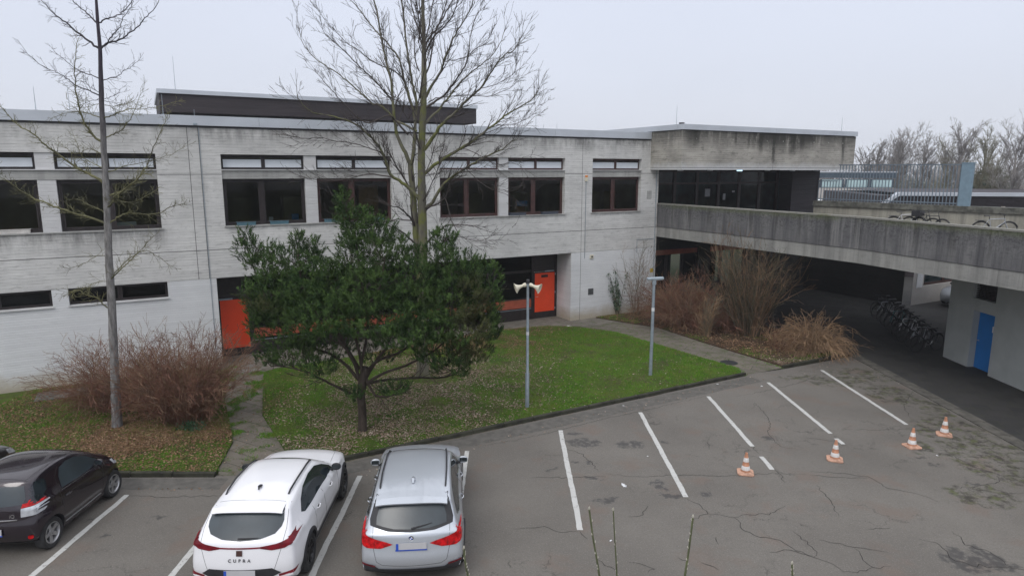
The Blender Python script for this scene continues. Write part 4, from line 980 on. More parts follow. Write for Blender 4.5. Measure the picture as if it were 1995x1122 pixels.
        me.materials.clear(); me.materials.append(m); return link(name, me, s.root)
# ---- white crossover
sil = [(.06, .36), (.00, .48), (-.01, .62), (.02, .82), (.05, .95), (.08, 1.03), (.18, 1.12), (.38, 1.28), (.52, 1.395), (.64, 1.445), (.95, 1.475), (1.4, 1.505), (1.9, 1.505), (2.35, 1.465), (2.62, 1.39), (2.95, 1.22), (3.22, 1.06), (3.42, 1.03), (3.8, .99), (4.12, .91), (4.33, .79), (4.44, .62), (4.45, .45), (4.38, .30), (4.2, .22), (3.6, .19), (2.2, .18), (.8, .19), (.35, .22)]
cup = dict(L=4.45, W=1.84, H=1.505, rw=.345, axles=(.93, 3.61), sil=sil, plan=[(0, .90), (.10, .975), (.22, 1.0), (.5, .985), (.75, .985), (.86, .96), (.95, .86), (1.0, .74)],
           belt=[(0, .93), (.6, 1.02), (1.2, .985), (2.5, .94), (3.3, .93), (4.4, .80)], tumble=.215, shoulder=.05, flare=.03, crown_roof=.035, crown_end=.16, rad_roof=.05, rad_end=.07, crease=.006)
c = Car('white_crossover_car', cup, (-4.49, 10.03, 0), R(91.0), 'white crossover car with black roof rails and a full-width dark red tail light bar', M['p_white'])
c.wheels(M['alloy_dark'], 7, .225); c.arch(M['trim'], .055)
for sg in (1, -1):
    c.patch('side_window', [(.92, 1.13), (1.12, 1.27), (1.42, 1.375), (1.85, 1.415), (2.25, 1.385), (2.6, 1.26), (2.92, 1.09), (3.02, .99), (2.4, 1.0), (1.6, 1.035), (1.05, 1.07)], 'side', M['autoglass'], .005, sg)
    c.strip([(1.38, 1.06), (1.42, 1.36)], 'side', M['p_white'] if 0 else M['trim'], .03, .006, sg, 'pillar_trim'); c.strip([(2.02, 1.02), (1.98, 1.40)], 'side', M['trim'], .05, .006, sg, 'pillar_trim')
    c.patch('sill_trim', [(1.3, .24), (3.2, .24), (3.2, .36), (1.3, .38)], 'side', M['trim'], .008, sg)
    c.strip([(1.27, .42), (1.42, .75), (1.38, 1.0)], 'side', M['seam'], .007, .003, sg); c.strip([(2.1, .4), (2.08, .98)], 'side', M['seam'], .007, .003, sg); c.strip([(3.12, .45), (3.12, .85), (2.98, .98)], 'side', M['seam'], .007, .003, sg)
    c.handle(1.62, .865, sg, M['p_white']); c.handle(2.55, .84, sg, M['p_white'])
    c.mirror(2.92, .99, M['trim'], sg)
    c.patch('tail_light', [(sg*.34, .935), (sg*.52, .895), (sg*.72, .905), (sg*.84, .96), (sg*.885, 1.06), (sg*.80, 1.03), (sg*.6, .99), (sg*.34, .965)], 'rear', M['dark_red_lens'], .010, step=.02)
    c.patch('tail_light', [(.04, .92), (.18, .93), (.34, .99), (.56, 1.08), (.33, 1.05), (.12, 1.02), (.02, 1.0)], 'side', M['dark_red_lens'], .010, sg, step=.02)
    c.patch('reflector', [(sg*.62, .43), (sg*.86, .46), (sg*.88, .51), (sg*.62, .475)], 'rear', M['dark_red_lens'], .012, step=.02)
    c.patch('headlight', [(4.02, .72), (4.25, .66), (4.33, .70), (4.12, .80), (3.95, .82)], 'side', M['clear_lens'], .006, sg)
c.patch('light_bar', [(-.36, .94), (.36, .94), (.36, .963), (-.36, .963)], 'rear', M['dark_red_lens'], .012)
c.patch('windscreen', [(3.2, -.62), (3.28, -.35), (3.32, 0), (3.28, .35), (3.2, .62), (2.55, .50), (2.45, 0), (2.55, -.50)], 'top', M['autoglass'], .005)
c.patch('rear_window', [(-.62, 1.18), (-.54, 1.11), (-.32, 1.065), (0, 1.05), (.32, 1.065), (.54, 1.11), (.62, 1.18), (.635, 1.24), (.60, 1.385), (.3, 1.402), (0, 1.405), (-.3, 1.402), (-.60, 1.385), (-.635, 1.24)], 'rear', M['autoglass_rear'], .006)
c.patch('tailgate_shade', [(-.61, 1.345), (0, 1.355), (.61, 1.345), (.60, 1.40), (0, 1.41), (-.60, 1.40)], 'rear', M['trim'], .009)
# roof spoiler
b = MB(); rows = []
for k in range(13):
    y = -.60+1.2*k/12; h, nn, *_ = c.bvh.ray_cast(Vector((.72, y, 4)), Vector((0, 0, -1))); e = .40+.05*(abs(y)/.6)**2
    rows.append([(.74, y, h.z+.004), (.56, y, h.z-.008), (e, y, h.z-.045), (e+.01, y, h.z-.062), (.60, y, h.z-.075)])
for k in range(12):
    for j in range(4): b.face([rows[k][j], rows[k+1][j], rows[k+1][j+1], rows[k][j+1]][::-1])
b.build('roof_spoiler', M['p_white'], c.root, smooth=True)
c.strip([(-.66, 1.39), (-.70, 1.15), (-.68, .95), (-.60, .70), (-.55, .55), (0, .54), (.55, .55), (.60, .70), (.68, .95), (.70, 1.15), (.66, 1.39)], 'rear', M['seam'], .008, .003)
c.patch('bumper_insert', [(-.66, .50), (-.52, .60), (0, .60), (.52, .60), (.66, .50), (.48, .42), (-.48, .42)], 'rear', M['trim'], .010)
c.patch('lower_bumper', [(-.84, .24), (.84, .24), (.80, .33), (0, .36), (-.80, .33)], 'rear', M['skirt'], .006)
c.patch('badge', [(-.05, .83), (.05, .83), (.05, .92), (-.05, .92)], 'rear', M['frame'], .014)
c.text('CUPRA', .755, .075, M['trim'], 'lettering', spacing=1.9)
c.plate_(.535); c.wiper(.04, 1.08, -.30, 1.085)
c.rail([(.98, .555, .0), (1.08, .56, .035), (1.5, .57, .045), (2.1, .56, .04), (2.35, .545, .03), (2.47, .53, .0)], M['trim'], .017)
h, nn, *_ = c.bvh.ray_cast(Vector((1.15, 0, 4)), Vector((0, 0, -1))); b = MB(); b.tube([h+Vector((.09, 0, 0)), h+Vector((.0, 0, .03)), h+Vector((-.07, 0, .055)), h+Vector((-.09, 0, 0))], [.012, .028, .02, .012], 8); b.build('roof_antenna', M['trim'], c.root, smooth=True)
c.strip([(.76, -.58), (.74, 0), (.76, .58)], 'top', M['seam'], .006, .003); c.strip([(3.28, -.72), (3.9, -.66), (4.22, -.5)], 'top', M['seam'], .006, .003); c.strip([(3.28, .72), (3.9, .66), (4.22, .5)], 'top', M['seam'], .006, .003)
# ---- silver SUV
sil = [(.08, .34), (.01, .45), (-.01, .60), (.02, .76), (.045, .90), (.07, 1.02), (.14, 1.10), (.26, 1.26), (.38, 1.42), (.44, 1.495), (.60, 1.545), (1.0, 1.585), (1.5, 1.598), (2.0, 1.585), (2.4, 1.535), (2.68, 1.44), (3.0, 1.24), (3.22, 1.10), (3.42, 1.035), (3.8, .99), (4.1, .92), (4.30, .80), (4.42, .64), (4.44, .46), (4.36, .30), (4.2, .23), (3.6, .20), (2.2, .19), (.8, .20), (.35, .23)]
bmw = dict(L=4.44, W=1.82, H=1.598, rw=.345, axles=(.88, 3.55), sil=sil, plan=[(0, .91), (.08, .975), (.2, 1.0), (.5, .99), (.78, .985), (.88, .95), (.95, .86), (1.0, .74)],
           belt=[(0, .98), (.7, 1.02), (2.5, .97), (3.3, .96), (4.4, .85)], tumble=.185, shoulder=.045, flare=.022, crown_roof=.035, crown_end=.13, rad_roof=.05, rad_end=.07, crease=.006)
c = Car('silver_suv_car', bmw, (-1.66, 10.30, 0), R(94.6), 'silver compact suv with dark roof rails and round badge above its rear plate', M['p_silver'])
c.wheels(M['alloy'], 5, .225); c.arch(M['trim'], .05)
for sg in (1, -1):
    c.patch('side_window', [(.55, 1.12), (.72, 1.32), (.95, 1.435), (1.4, 1.485), (2.0, 1.475), (2.4, 1.40), (2.72, 1.22), (2.98, 1.03), (2.2, 1.045), (1.4, 1.065), (.8, 1.085)], 'side', M['autoglass'], .005, sg)
    c.strip([(.55, 1.11), (.8, 1.078), (1.4, 1.058), (2.2, 1.038), (2.98, 1.022)], 'side', M['chrome'], .014, .008, sg, 'window_trim')
    c.strip([(1.12, 1.08), (1.10, 1.44)], 'side', M['trim'], .03, .008, sg, 'pillar_trim'); c.strip([(2.02, 1.05), (1.98, 1.46)], 'side', M['trim'], .05, .008, sg, 'pillar_trim')
    c.patch('sill_trim', [(1.25, .24), (3.2, .24), (3.2, .37), (1.25, .39)], 'side', M['trim'], .008, sg)
    c.strip([(1.25, .45), (1.38, .75), (1.3, 1.04)], 'side', M['seam'], .007, .003, sg); c.strip([(2.12, .4), (2.1, 1.02)], 'side', M['seam'], .007, .003, sg); c.strip([(3.1, .45), (3.1, .9), (2.98, 1.0)], 'side', M['seam'], .007, .003, sg)
    c.handle(1.55, .93, sg, M['chrome']); c.handle(2.5, .92, sg, M['chrome'])
    c.mirror(2.88, 1.02, M['p_silver'], sg)
    c.patch('tail_light', [(sg*.31, .87), (sg*.52, .795), (sg*.76, .785), (sg*.875, .83), (sg*.885, 1.14), (sg*.835, 1.08), (sg*.775, 1.0), (sg*.62, .95), (sg*.42, .905)], 'rear', M['red_lens'], .010, step=.02)
    c.patch('tail_light', [(.03, .82), (.14, .82), (.22, .90), (.24, 1.0), (.28, 1.10), (.15, 1.08), (.05, 1.0)], 'side', M['red_lens'], .010, sg, step=.02)
    c.strip([(sg*.62, .80), (sg*.62, .92)], 'rear', M['seam'], .008, .012)
    c.strip([(sg*.68, .83), (sg*.80, .835), (sg*.835, .87), (sg*.845, 1.0)], 'rear', M['red_lens'], .018, .016, name='light_guide')
    c.patch('reflector', [(sg*.62, .46), (sg*.84, .49), (sg*.85, .525), (sg*.62, .49)], 'rear', M['dark_red_lens'], .014, step=.02)
    c.patch('headlight', [(4.0, .78), (4.24, .72), (4.30, .78), (4.1, .86), (3.92, .88)], 'side', M['clear_lens'], .006, sg)
c.patch('windscreen', [(3.22, -.64), (3.3, -.35), (3.34, 0), (3.3, .35), (3.22, .64), (2.6, .52), (2.5, 0), (2.6, -.52)], 'top', M['autoglass'], .005)
c.patch('rear_window_surround', [(-.71, 1.12), (-.4, 1.065), (0, 1.055), (.4, 1.065), (.71, 1.12), (.72, 1.2), (.63, 1.50), (0, 1.515), (-.63, 1.50), (-.72, 1.2)], 'rear', M['trim'], .005)
c.patch('rear_window', [(-.60, 1.14), (-.3, 1.095), (0, 1.09), (.3, 1.095), (.60, 1.14), (.60, 1.24), (.54, 1.42), (0, 1.435), (-.54, 1.42), (-.60, 1.24)], 'rear', M['autoglass_rear'], .010)
b = MB(); rows = []
for k in range(13):
    y = -.62+1.24*k/12; h, nn, *_ = c.bvh.ray_cast(Vector((.60, y, 4)), Vector((0, 0, -1))); e = .26+.05*(abs(y)/.6)**2
    rows.append([(.66, y, h.z+.012), (.45, y, h.z-.01), (e, y, h.z-.04), (e+.01, y, h.z-.065), (.50, y, h.z-.09)])
for k in range(12):
    for j in range(4): b.face([rows[k][j], rows[k+1][j], rows[k+1][j+1], rows[k][j+1]][::-1])
b.build('roof_spoiler', M['p_silver'], c.root, smooth=True)
c.strip([(-.66, 1.12), (-.655, .80), (-.60, .56), (-.5, .50), (0, .485), (.5, .50), (.60, .56), (.655, .80), (.66, 1.12)], 'rear', M['seam'], .008, .003)
c.patch('lower_bumper', [(-.84, .21), (.84, .21), (.87, .52), (.66, .50), (.56, .43), (-.56, .43), (-.66, .50), (-.87, .52)], 'rear', M['trim'], .012)
c.patch('skid_plate', [(-.56, .22), (.56, .22), (.46, .31), (-.46, .31)], 'rear', M['skirt'], .018)
# round quartered badge
hit, nn, *_ = c.bvh.ray_cast(Vector((-2, 0, .97)), Vector((1, 0, 0))); nn = nn if nn.x < 0 else -nn; up = (Vector((0, 0, 1))-nn*nn.z).normalized(); rt = up.cross(nn)
BM_ = Matrix.Translation(hit+nn*.006)@Matrix((rt, up, nn)).transposed().to_4x4()
b = MB(); b.lathe([(0, .004), (.041, .004), (.043, 0)], 24, BM_); bd = b.build('badge', M['trim'], c.root)
b = MB(); b.lathe([(.038, .005), (.043, .007), (.044, .0)], 24, BM_); b.build('badge_ring', M['chrome'], bd)
for qd in range(4):
    b = MB(); P = [BM_@Vector((0, 0, .0065))]+[BM_@Vector((.026*math.cos(a), .026*math.sin(a), .0065)) for a in [math.pi/2*(qd+j/6) for j in range(7)]]; b.face([tuple(p) for p in P]); b.build('badge_quarter', M['plate_blue'] if qd % 2 else M['white_line'], bd)
c.plate_(.845); c.wiper(-.0, 1.10, -.36, 1.16)
c.rail([(.80, .585, .0), (.86, .59, .03), (1.4, .60, .035), (2.2, .59, .035), (2.5, .575, .03), (2.6, .56, .0)], M['trim'], .015)
h, nn, *_ = c.bvh.ray_cast(Vector((.95, 0, 4)), Vector((0, 0, -1))); b = MB(); b.tube([h+Vector((.12, 0, -.01)), h+Vector((.03, 0, .03)), h+Vector((-.06, 0, .06)), h+Vector((-.09, 0, 0))], [.02, .04, .03, .02], 10); b.build('roof_antenna', M['p_silver'], c.root, smooth=True)
c.strip([(.62, -.6), (.60, 0), (.62, .6)], 'top', M['seam'], .006, .003)
# ---- plum mini car
sil = [(.07, .34), (.00, .46), (-.01, .62), (.03, .80), (.05, .96), (.09, 1.08), (.17, 1.26), (.24, 1.39), (.34, 1.47), (.60, 1.52), (1.0, 1.54), (1.4, 1.52), (1.75, 1.44), (2.1, 1.28), (2.42, 1.09), (2.6, 1.0), (2.78, .86), (2.90, .72), (2.97, .58), (2.98, .44), (2.9, .30), (2.75, .22), (2.2, .19), (1.4, .18), (.6, .19), (.3, .22)]
iq = dict(L=2.985, W=1.68, H=1.54, rw=.30, axles=(.50, 2.50), sil=sil, plan=[(0, .90), (.10, .965), (.2, .995), (.5, .985), (.75, .985), (.88, .94), (.95, .86), (1.0, .74)],
          belt=[(0, .96), (.5, 1.0), (1.5, .95), (2.2, .90), (2.9, .80)], tumble=.16, shoulder=.04, flare=.035, crown_roof=.03, crown_end=.12, rad_roof=.06, rad_end=.08, crease=.006)
c = Car('plum_mini_car', iq, (-9.58, 11.2, 0), R(90), 'dark plum three-door mini car with silver alloy wheels at the left edge', M['p_plum'])
c.wheels(M['alloy'], 5, .19)
for sg in (1, -1):
    c.patch('side_window', [(.94, 1.0), (.98, 1.22), (1.08, 1.36), (1.3, 1.40), (1.55, 1.375), (1.85, 1.25), (2.12, 1.06), (2.14, .98), (1.5, .97)], 'side', M['autoglass_rear'], .005, sg)
    c.patch('quarter_window', [(.10, 1.02), (.40, 1.04), (.60, 1.16), (.66, 1.28), (.60, 1.37), (.35, 1.39), (.24, 1.36), (.15, 1.2)], 'side', M['autoglass'], .005, sg)
    c.strip([(.90, .97), (1.5, .945), (2.14, .955)], 'side', M['chrome'], .012, .006, sg, 'window_trim')
    c.strip([(.86, .36), (.84, .95), (.90, 1.25), (1.04, 1.40)], 'side', M['seam'], .008, .003, sg); c.strip([(2.08, .38), (2.14, .70), (2.18, .95)], 'side', M['seam'], .008, .003, sg)
    c.strip([(.9, .31), (1.5, .30), (2.05, .31)], 'side', M['alloy'], .03, .012, sg, 'sill_strip')
    c.handle(1.04, .83, sg, M['p_plum']); c.mirror(2.0, .98, M['p_plum'], sg, .18)
    c.patch('tail_light', [(sg*.56, 1.0), (sg*.80, 1.02), (sg*.81, 1.09), (sg*.57, 1.07)], 'rear', M['red_lens'], .008, step=.02); c.patch('tail_light', [(.03, 1.0), (.16, 1.01), (.24, 1.12), (.10, 1.10)], 'side', M['red_lens'], .010, sg, step=.02)
    c.patch('reversing_light', [(sg*.56, .84), (sg*.80, .85), (sg*.81, 1.015), (sg*.56, .995)], 'rear', M['clear_lens'], .008, step=.02); c.patch('reversing_light', [(.02, .84), (.10, .85), (.14, .99), (.03, .99)], 'side', M['clear_lens'], .010, sg, step=.02)
    c.patch('reflector', [(sg*.66, .42), (sg*.73, .42), (sg*.73, .48), (sg*.66, .48)], 'rear', M['red_lens'], .012, step=.02, curve='round')
    c.patch('headlight', [(2.55, .76), (2.80, .68), (2.86, .74), (2.70, .84), (2.5, .87)], 'side', M['clear_lens'], .006, sg)
c.patch('rear_window', [(-.58, 1.06), (0, 1.03), (.58, 1.06), (.60, 1.15), (.54, 1.36), (0, 1.375), (-.54, 1.36), (-.60, 1.15)], 'rear', M['autoglass_rear'], .006)
c.patch('windscreen', [(2.42, -.55), (2.5, 0), (2.42, .55), (1.72, .50), (1.62, 0), (1.72, -.50)], 'top', M['autoglass'], .005)
c.patch('lower_bumper', [(-.76, .24), (.76, .24), (.76, .35), (-.76, .35)], 'rear', M['trim'], .010)
c.strip([(-.5, .80), (0, .79), (.5, .80)], 'rear', M['chrome'], .02, .012, name='tailgate_trim')
c.text('iQ', .87, .09, M['chrome'], 'lettering', y=-.42)
c.plate_(.60)
c.strip([(.36, -.56), (.34, 0), (.36, .56)], 'top', M['seam'], .006, .003); c.strip([(.36, -.54), (1.0, -.56), (1.7, -.52)], 'top', M['seam'], .006, .003); c.strip([(.36, .54), (1.0, .56), (1.7, .52)], 'top', M['seam'], .006, .003)
# ---- dark car mostly beyond the left edge
cup2 = dict(cup); cup2['flare'] = .015
c = Car('black_hatchback_car', cup2, (-12.35, 10.35, 0), R(90), 'black car at the left edge behind the plum mini car, only its bonnet corner showing', M['p_black'])
c.wheels(M['alloy'], 5)
for sg in (1, -1):
    c.patch('side_window', [(.92, 1.13), (1.42, 1.375), (1.85, 1.415), (2.25, 1.385), (2.92, 1.09), (3.02, .99), (1.05, 1.07)], 'side', M['autoglass'], .005, sg); c.mirror(2.92, .99, M['p_black'], sg)
    c.patch('headlight', [(3.95, .74), (4.25, .66), (4.36, .70), (4.22, .80), (3.9, .86)], 'side', M['clear_lens'], .008, sg)
c.patch('windscreen', [(3.2, -.62), (3.32, 0), (3.2, .62), (2.55, .50), (2.45, 0), (2.55, -.50)], 'top', M['autoglass'], .005)
# ---- silver car beyond the passage
cup3 = dict(bmw)
pcar = W(41.3, 18.6)
c = Car('silver_parked_car', cup3, (pcar.x, pcar.y, 0), AZ+math.pi, 'silver car parked beyond the passage beside the pale wall', M['p_silver'])
c.root['group'] = 'cars seen through the passage'
c.wheels(M['alloy'], 5)
for sg in (1, -1):
    c.patch('side_window', [(.55, 1.12), (.95, 1.435), (1.4, 1.485), (2.0, 1.475), (2.72, 1.22), (2.98, 1.03), (1.4, 1.065)], 'side', M['autoglass'], .005, sg); c.mirror(2.88, 1.02, M['trim'], sg); c.patch('headlight', [(3.95, .78), (4.24, .72), (4.36, .78), (4.1, .90), (3.9, .92)], 'side', M['clear_lens'], .006, sg)
c.patch('windscreen', [(3.22, -.64), (3.34, 0), (3.22, .64), (2.6, .52), (2.5, 0), (2.6, -.52)], 'top', M['autoglass'], .005)
# ================================================================ CONES
M['cone'] = plain('faded_orange_plastic', (.46, .22, .13), .75, var=.25, scale=9); M['cone_base'] = plain('faded_cone_base', (.46, .27, .19), .8, var=.3, scale=8); M['reflect'] = plain('dirty_white_band', (.58, .56, .54), .6, var=.15, scale=12)
def make_cone():
    r = empty('traffic_cone', (0, 0, 0)); H = .52
    b = MB(); s = .19; b.prism([(s, s-.05), (s-.05, s), (-s+.05, s), (-s, s-.05), (-s, -s+.05), (-s+.05, -s), (s-.05, -s), (s, -s+.05)], 0, .035); b.lathe([(.155, .034), (.125, .055), (.115, .06)], 24); b.build('base', M['cone_base'], r, bevel=.008)
    rad = lambda z: .112-(.112-.026)*(z-.05)/(H-.05)
    b = MB(); b.lathe([(rad(.05), .05), (rad(H), H), (rad(H)-.012, H), (rad(.2)-.012, .2)], 28); cn = b.build('cone_body', M['cone'], r, smooth=True)
    for z0, z1 in ((.10, .20), (.30, .40)):
        b = MB(); b.lathe([(rad(z0)+.001, z0), (rad(z0)+.003, z0+.002), (rad(z1)+.003, z1-.002), (rad(z1)+.001, z1)], 28); b.build('reflective_band', M['reflect'], cn, smooth=True)
    return r
cone = make_cone()
CL = ['faded orange traffic cone nearest to the camera, beside the broken parking line', 'faded orange traffic cone at the very end of a parking line stub', 'faded orange traffic cone below the tip of the last parking line', 'faded orange traffic cone closest to the walkway edging, at the damp dark patch']
for i, (px, py) in enumerate([(1452, 921), (1626, 895), (1776, 870), (1839, 847)]):
    o = cone if i == 0 else copy_tree(cone); o.location = G(px, py); o.rotation_euler = (0, 0, random.uniform(0, 1.5)); tag(o, CL[i], 'traffic cone', 'cones blocking the parking bays')
# ================================================================ POLES
p = G(1027, 794, .08); zt = 3.92
lp = empty('loudspeaker_pole', (p.x, p.y, .05), 0, 'grey steel pole on the lawn carrying two cream horn loudspeakers', 'loudspeaker pole')
b = MB(); b.tube([(0, 0, 0), (0, 0, 1.12), (0, 0, 1.15), (0, 0, zt)], [.062, .060, .043, .038], 16); po = b.build('pole', M['galv'], lp, smooth=True)
b = MB(); b.lathe([(.0, .07), (.04, .07), (.055, .05), (.055, -.05), (.04, -.06)], 14, Matrix.Translation((0, 0, zt-.02))); b.build('pole_cap', M['trim'], lp)
b = MB(); b.lathe([(.042, 2.30), (.0445, 2.30), (.0445, 2.40), (.042, 2.40)], 16); b.build('sticker', M['paper'], po)
for a, tl in ((R(192), -.35), (R(-22), -.42)):
    Mx = Matrix.Translation((0, 0, zt-.08))@Matrix.Rotation(a, 4, 'Z')@Matrix.Rotation(R(90)-tl*-1*-1 if 0 else R(90)+.32, 4, 'Y')
    b = MB(); b.lathe([(0, .06), (.055, .06), (.062, .10), (.055, .14), (.04, .16), (.045, .22), (.07, .29), (.12, .36), (.155, .385), (.158, .392), (.15, .395), (.115, .37), (.065, .30), (.035, .24), (0, .235)], 26, Mx)
    hn = b.build('horn_loudspeaker', M['cream'], lp, smooth=True)
    b = MB(); b.lathe([(0, .25), (.028, .25), (.03, .30), (.012, .345), (0, .35)], 16, Mx); b.build('horn_core', M['dark_grille'], hn, smooth=True)
    b = MB(); b.tube([Mx@Vector((0, 0, .0)), Mx@Vector((0, 0, .09))], .02, 8); b.build('bracket', M['galv'], hn)
p = G(1267, 732, .08); zt = 3.42
lp = empty('street_lamp', (p.x, p.y, .05), 0, 'slim grey lamp post on the lawn with a flat head pointing right', 'lamp post')
b = MB(); b.tube([(0, 0, 0), (0, 0, zt)], [.062, .05], 16); po = b.build('pole', M['galv'], lp, smooth=True)
b = MB(); b.lathe([(.0535, 2.35), (.056, 2.35), (.056, 2.47), (.053, 2.47)], 16); b.build('sticker', M['paper'], po)
b = MB(); b.box(-.065, .065, -.06, .06, zt-.15, zt+.06); hd = b.build('bracket', M['galv'], lp, bevel=.01)
b = MB(); b.box(-.07, .50, -.10, .10, zt+.02, zt+.10); hd = b.build('lamp_head', M['galv'], lp, bevel=.02); hd.rotation_euler = (0, R(-3), .0)
b = MB(); b.box(.06, .46, -.08, .08, zt+.008, zt+.021); b.build('lamp_lens', M['clear_lens'], hd)
# ================================================================ BICYCLES
def make_bike(frame_m):
    r = empty('bicycle', (0, 0, 0))
    R_ = .34
    for x in (0, 1.05):
        w = MB()
        for k in range(28):
            a0, a1 = 2*math.pi*k/28, 2*math.pi*(k+1)/28; w.tube([(x+R_*math.cos(a0), 0, R_+R_*math.sin(a0)), (x+R_*math.cos(a1), 0, R_+R_*math.sin(a1))], .018, 5, cap=False)
        wo = w.build('wheel', M['rubber'], r, smooth=True)
        w = MB()
        for k in range(12): a0 = math.pi*2*k/12; w.tube([(x, 0, R_), (x+R_*.96*math.cos(a0), 0, R_+R_*.96*math.sin(a0))], .002, 3, cap=False)
        w.tube([(x, -.05, R_), (x, .05, R_)], .02, 6); w.build('spokes', M['trim'], wo)
        w = MB(); A = [R(20)+R(150)*k/10 for k in range(11)]; w.tube([(x+.375*math.cos(a), 0, R_+.375*math.sin(a)) for a in A], .022, 4, flat=1); w.build('mudguard', M['trim'], r, smooth=True)
    b = MB(); bb, st, hd, hb = (.43, 0, .30), (.30, 0, .80), (.86, 0, .84), (.90, 0, .70)
    for a, c_, rr in ((bb, st, .017), (bb, hb, .019), (st, hd, .015), ((0, .04, R_), bb, .010), ((0, -.04, R_), bb, .010), ((0, .04, R_), st, .009), ((0, -.04, R_), st, .009), (hd, hb, .02), (hb, (1.05, .05, R_), .012), (hb, (1.05, -.05, R_), .012)): b.tube([a, c_], rr, 7)
    b.build('frame', frame_m, r, smooth=True)
    b = MB(); b.tube([st, (.27, 0, .92)], .012, 6); b.tube([(.10, 0, .94), (.22, 0, .945), (.36, 0, .95)], [.075, .055, .02], 8, flat=.35) ; b.build('saddle', M['trim'], r, smooth=True)
    b = MB(); b.tube([hd, (.82, 0, 1.0)], .012, 6); b.tube([(.70, -.29, 1.0), (.80, -.2, 1.03), (.82, 0, 1.0), (.80, .2, 1.03), (.70, .29, 1.0)], .012, 6); b.build('handlebar', M['trim'], r, smooth=True)
    b = MB(); b.lathe([(0, -.01), (.09, -.01), (.09, .01), (0, .01)], 16, Matrix.Translation((.43, -.06, .30))@Matrix.Rotation(R(90), 4, 'X')); b.tube([(.43, -.07, .30), (.50, -.09, .15)], .009, 5); b.tube([(.43, .07, .30), (.36, .09, .45)], .009, 5); b.build('crank', M['alloy'], r)
    b = MB(); b.box(-.22, .18, -.06, .06, .74, .755); b.tube([(-.1, .05, .74), (0, .04, .36)], .006, 4); b.tube([(-.1, -.05, .74), (0, -.04, .36)], .006, 4); b.build('rear_rack', M['trim'], r)
    return r
bikes = [make_bike(plain('bike_%s' % n, c_, .4, .2)) for n, c_ in (('black', (.02, .02, .022)), ('silver', (.35, .37, .40)), ('teal', (.05, .16, .17)), ('white', (.62, .63, .65)))]
first = [True]*4
def bike(k, loc, rz, label, group, lean=0.06):
    o = bikes[k] if first[k] else copy_tree(bikes[k]); first[k] = False; o.location = loc; o.rotation_euler = (lean, 0, rz); tag(o, label, 'bicycle', group); return o
BL = ['bicycle in the dark rack, outermost beside the white wall corner', 'silver-framed bicycle in the dark rack, second in from the wall corner', 'bicycle in the dark rack, third in from the wall corner', 'white-framed bicycle in the middle of the dark rack', 'bicycle in the dark rack, just past the middle', 'teal-framed bicycle in the dark rack', 'bicycle in the dark rack, last but one from the far end', 'bicycle at the far left end of the dark rack', 'bicycle deep in the dark rack, in front of the inner wall', 'rearmost bicycle of the dark rack, below the gap to the daylight']
for i in range(10):
    q = Vector((17.35, 25.75, 0)).lerp(Vector((19.4, 32.6, 0)), i/9); bike([0, 1, 0, 3, 0, 2, 0, 0, 1, 0][i], q, R(195)+random.uniform(-.12, .12), BL[i], 'bicycles in the dark rack under the terrace', random.uniform(-.1, .1))
def terr(px, t): a = G(px, 391 + (px-1600)*.0405, 5.52); n_ = G(px, 418+(px-1600)*.065, 5.5); return Vector((n_.x+(a.x-n_.x)*t, n_.y+(a.y-n_.y)*t, 4.34))
bike(3, terr(1757, .80)+Vector((-.45, -.2, 0)), R(-15), 'white-forked bicycle on the terrace, farthest left behind the parapet', 'bicycles parked on the terrace')
bike(0, terr(1796, .80)+Vector((-.3, .3, 0)), R(-60), 'bicycle on the terrace just left of the one with the crate', 'bicycles parked on the terrace')
o = bike(0, terr(1812, .78)+Vector((-.2, .3, 0)), R(-65), 'bicycle with a black crate on the terrace behind the mossy parapet', 'bicycles parked on the terrace')
b = MB(); b.box(-.30, .10, -.17, .17, .78, .80); b.box(-.30, .10, -.17, -.15, .8, 1.02); b.box(-.30, .10, .15, .17, .8, 1.02); b.box(-.30, -.28, -.15, .15, .8, 1.02); b.box(.08, .10, -.15, .15, .8, 1.02); b.build('crate', M['trim'], o)
bike(1, terr(1932, .80)+Vector((-.4, .0, 0)), R(-12), 'silver-blue bicycle on the terrace, farthest right behind the parapet', 'bicycles parked on the terrace')
# ================================================================ SMALL THINGS
M['box_blue'] = plain('blue_grey_planter', (.07, .15, .19), .6); M['box_dark'] = plain('dark_planter', (.05, .06, .08), .6); M['box_white'] = plain('white_planter', (.55, .53, .50), .7); M['earth'] = plain('planter_soil', (.04, .03, .02), 1.0, var=.4)
def planter(u0, u1, m, label, h=.13, y=-.03):
    o = empty('window_box', W((u0+u1)/2, FD+y, ZL+.002), AZ, label, 'window box', 'window boxes on the sills'); w = (u1-u0)/2
    b = MB(); b.box(-w, w, -.01, .15, 0, h*.8); b.box(-w-.015, w+.015, -.02, .16, h*.8, h); b.build('box', m, o, bevel=.006)
    b = MB(); b.box(-w+.01, w-.01, -.005, .145, h-.01, h+.006); b.build('soil', M['earth'], o)
    b = MB()
    for k in range(14):
        x = random.uniform(-w*.9, w*.9); q = Vector((x, random.uniform(.02, .12), h)); b.tube([q, q+Vector((random.uniform(-.04, .04), random.uniform(-.03, .03), random.uniform(.04, .14)))], .003, 3)
    b.build('dry_stems', M['twig_brown'] if 'twig_brown' in M else M['earth'], o)
def uF(px): return F(px, 430)[0]
planter(F(-12, 452)[0], F(59, 452)[0], M['box_white'], 'long white window box with dry stems at the far left window', .14)
planter(F(462, 435)[0], F(498, 435)[0], M['box_blue'], 'blue-grey window box at the left of the second window pair')
planter(F(527, 433)[0], F(562, 433)[0], M['box_blue'], 'blue-grey window box left of the pier in the second window pair')
planter(F(633, 428)[0], F(665, 428)[0], M['box_blue'], 'blue-grey window box right of the pier behind the pine top')
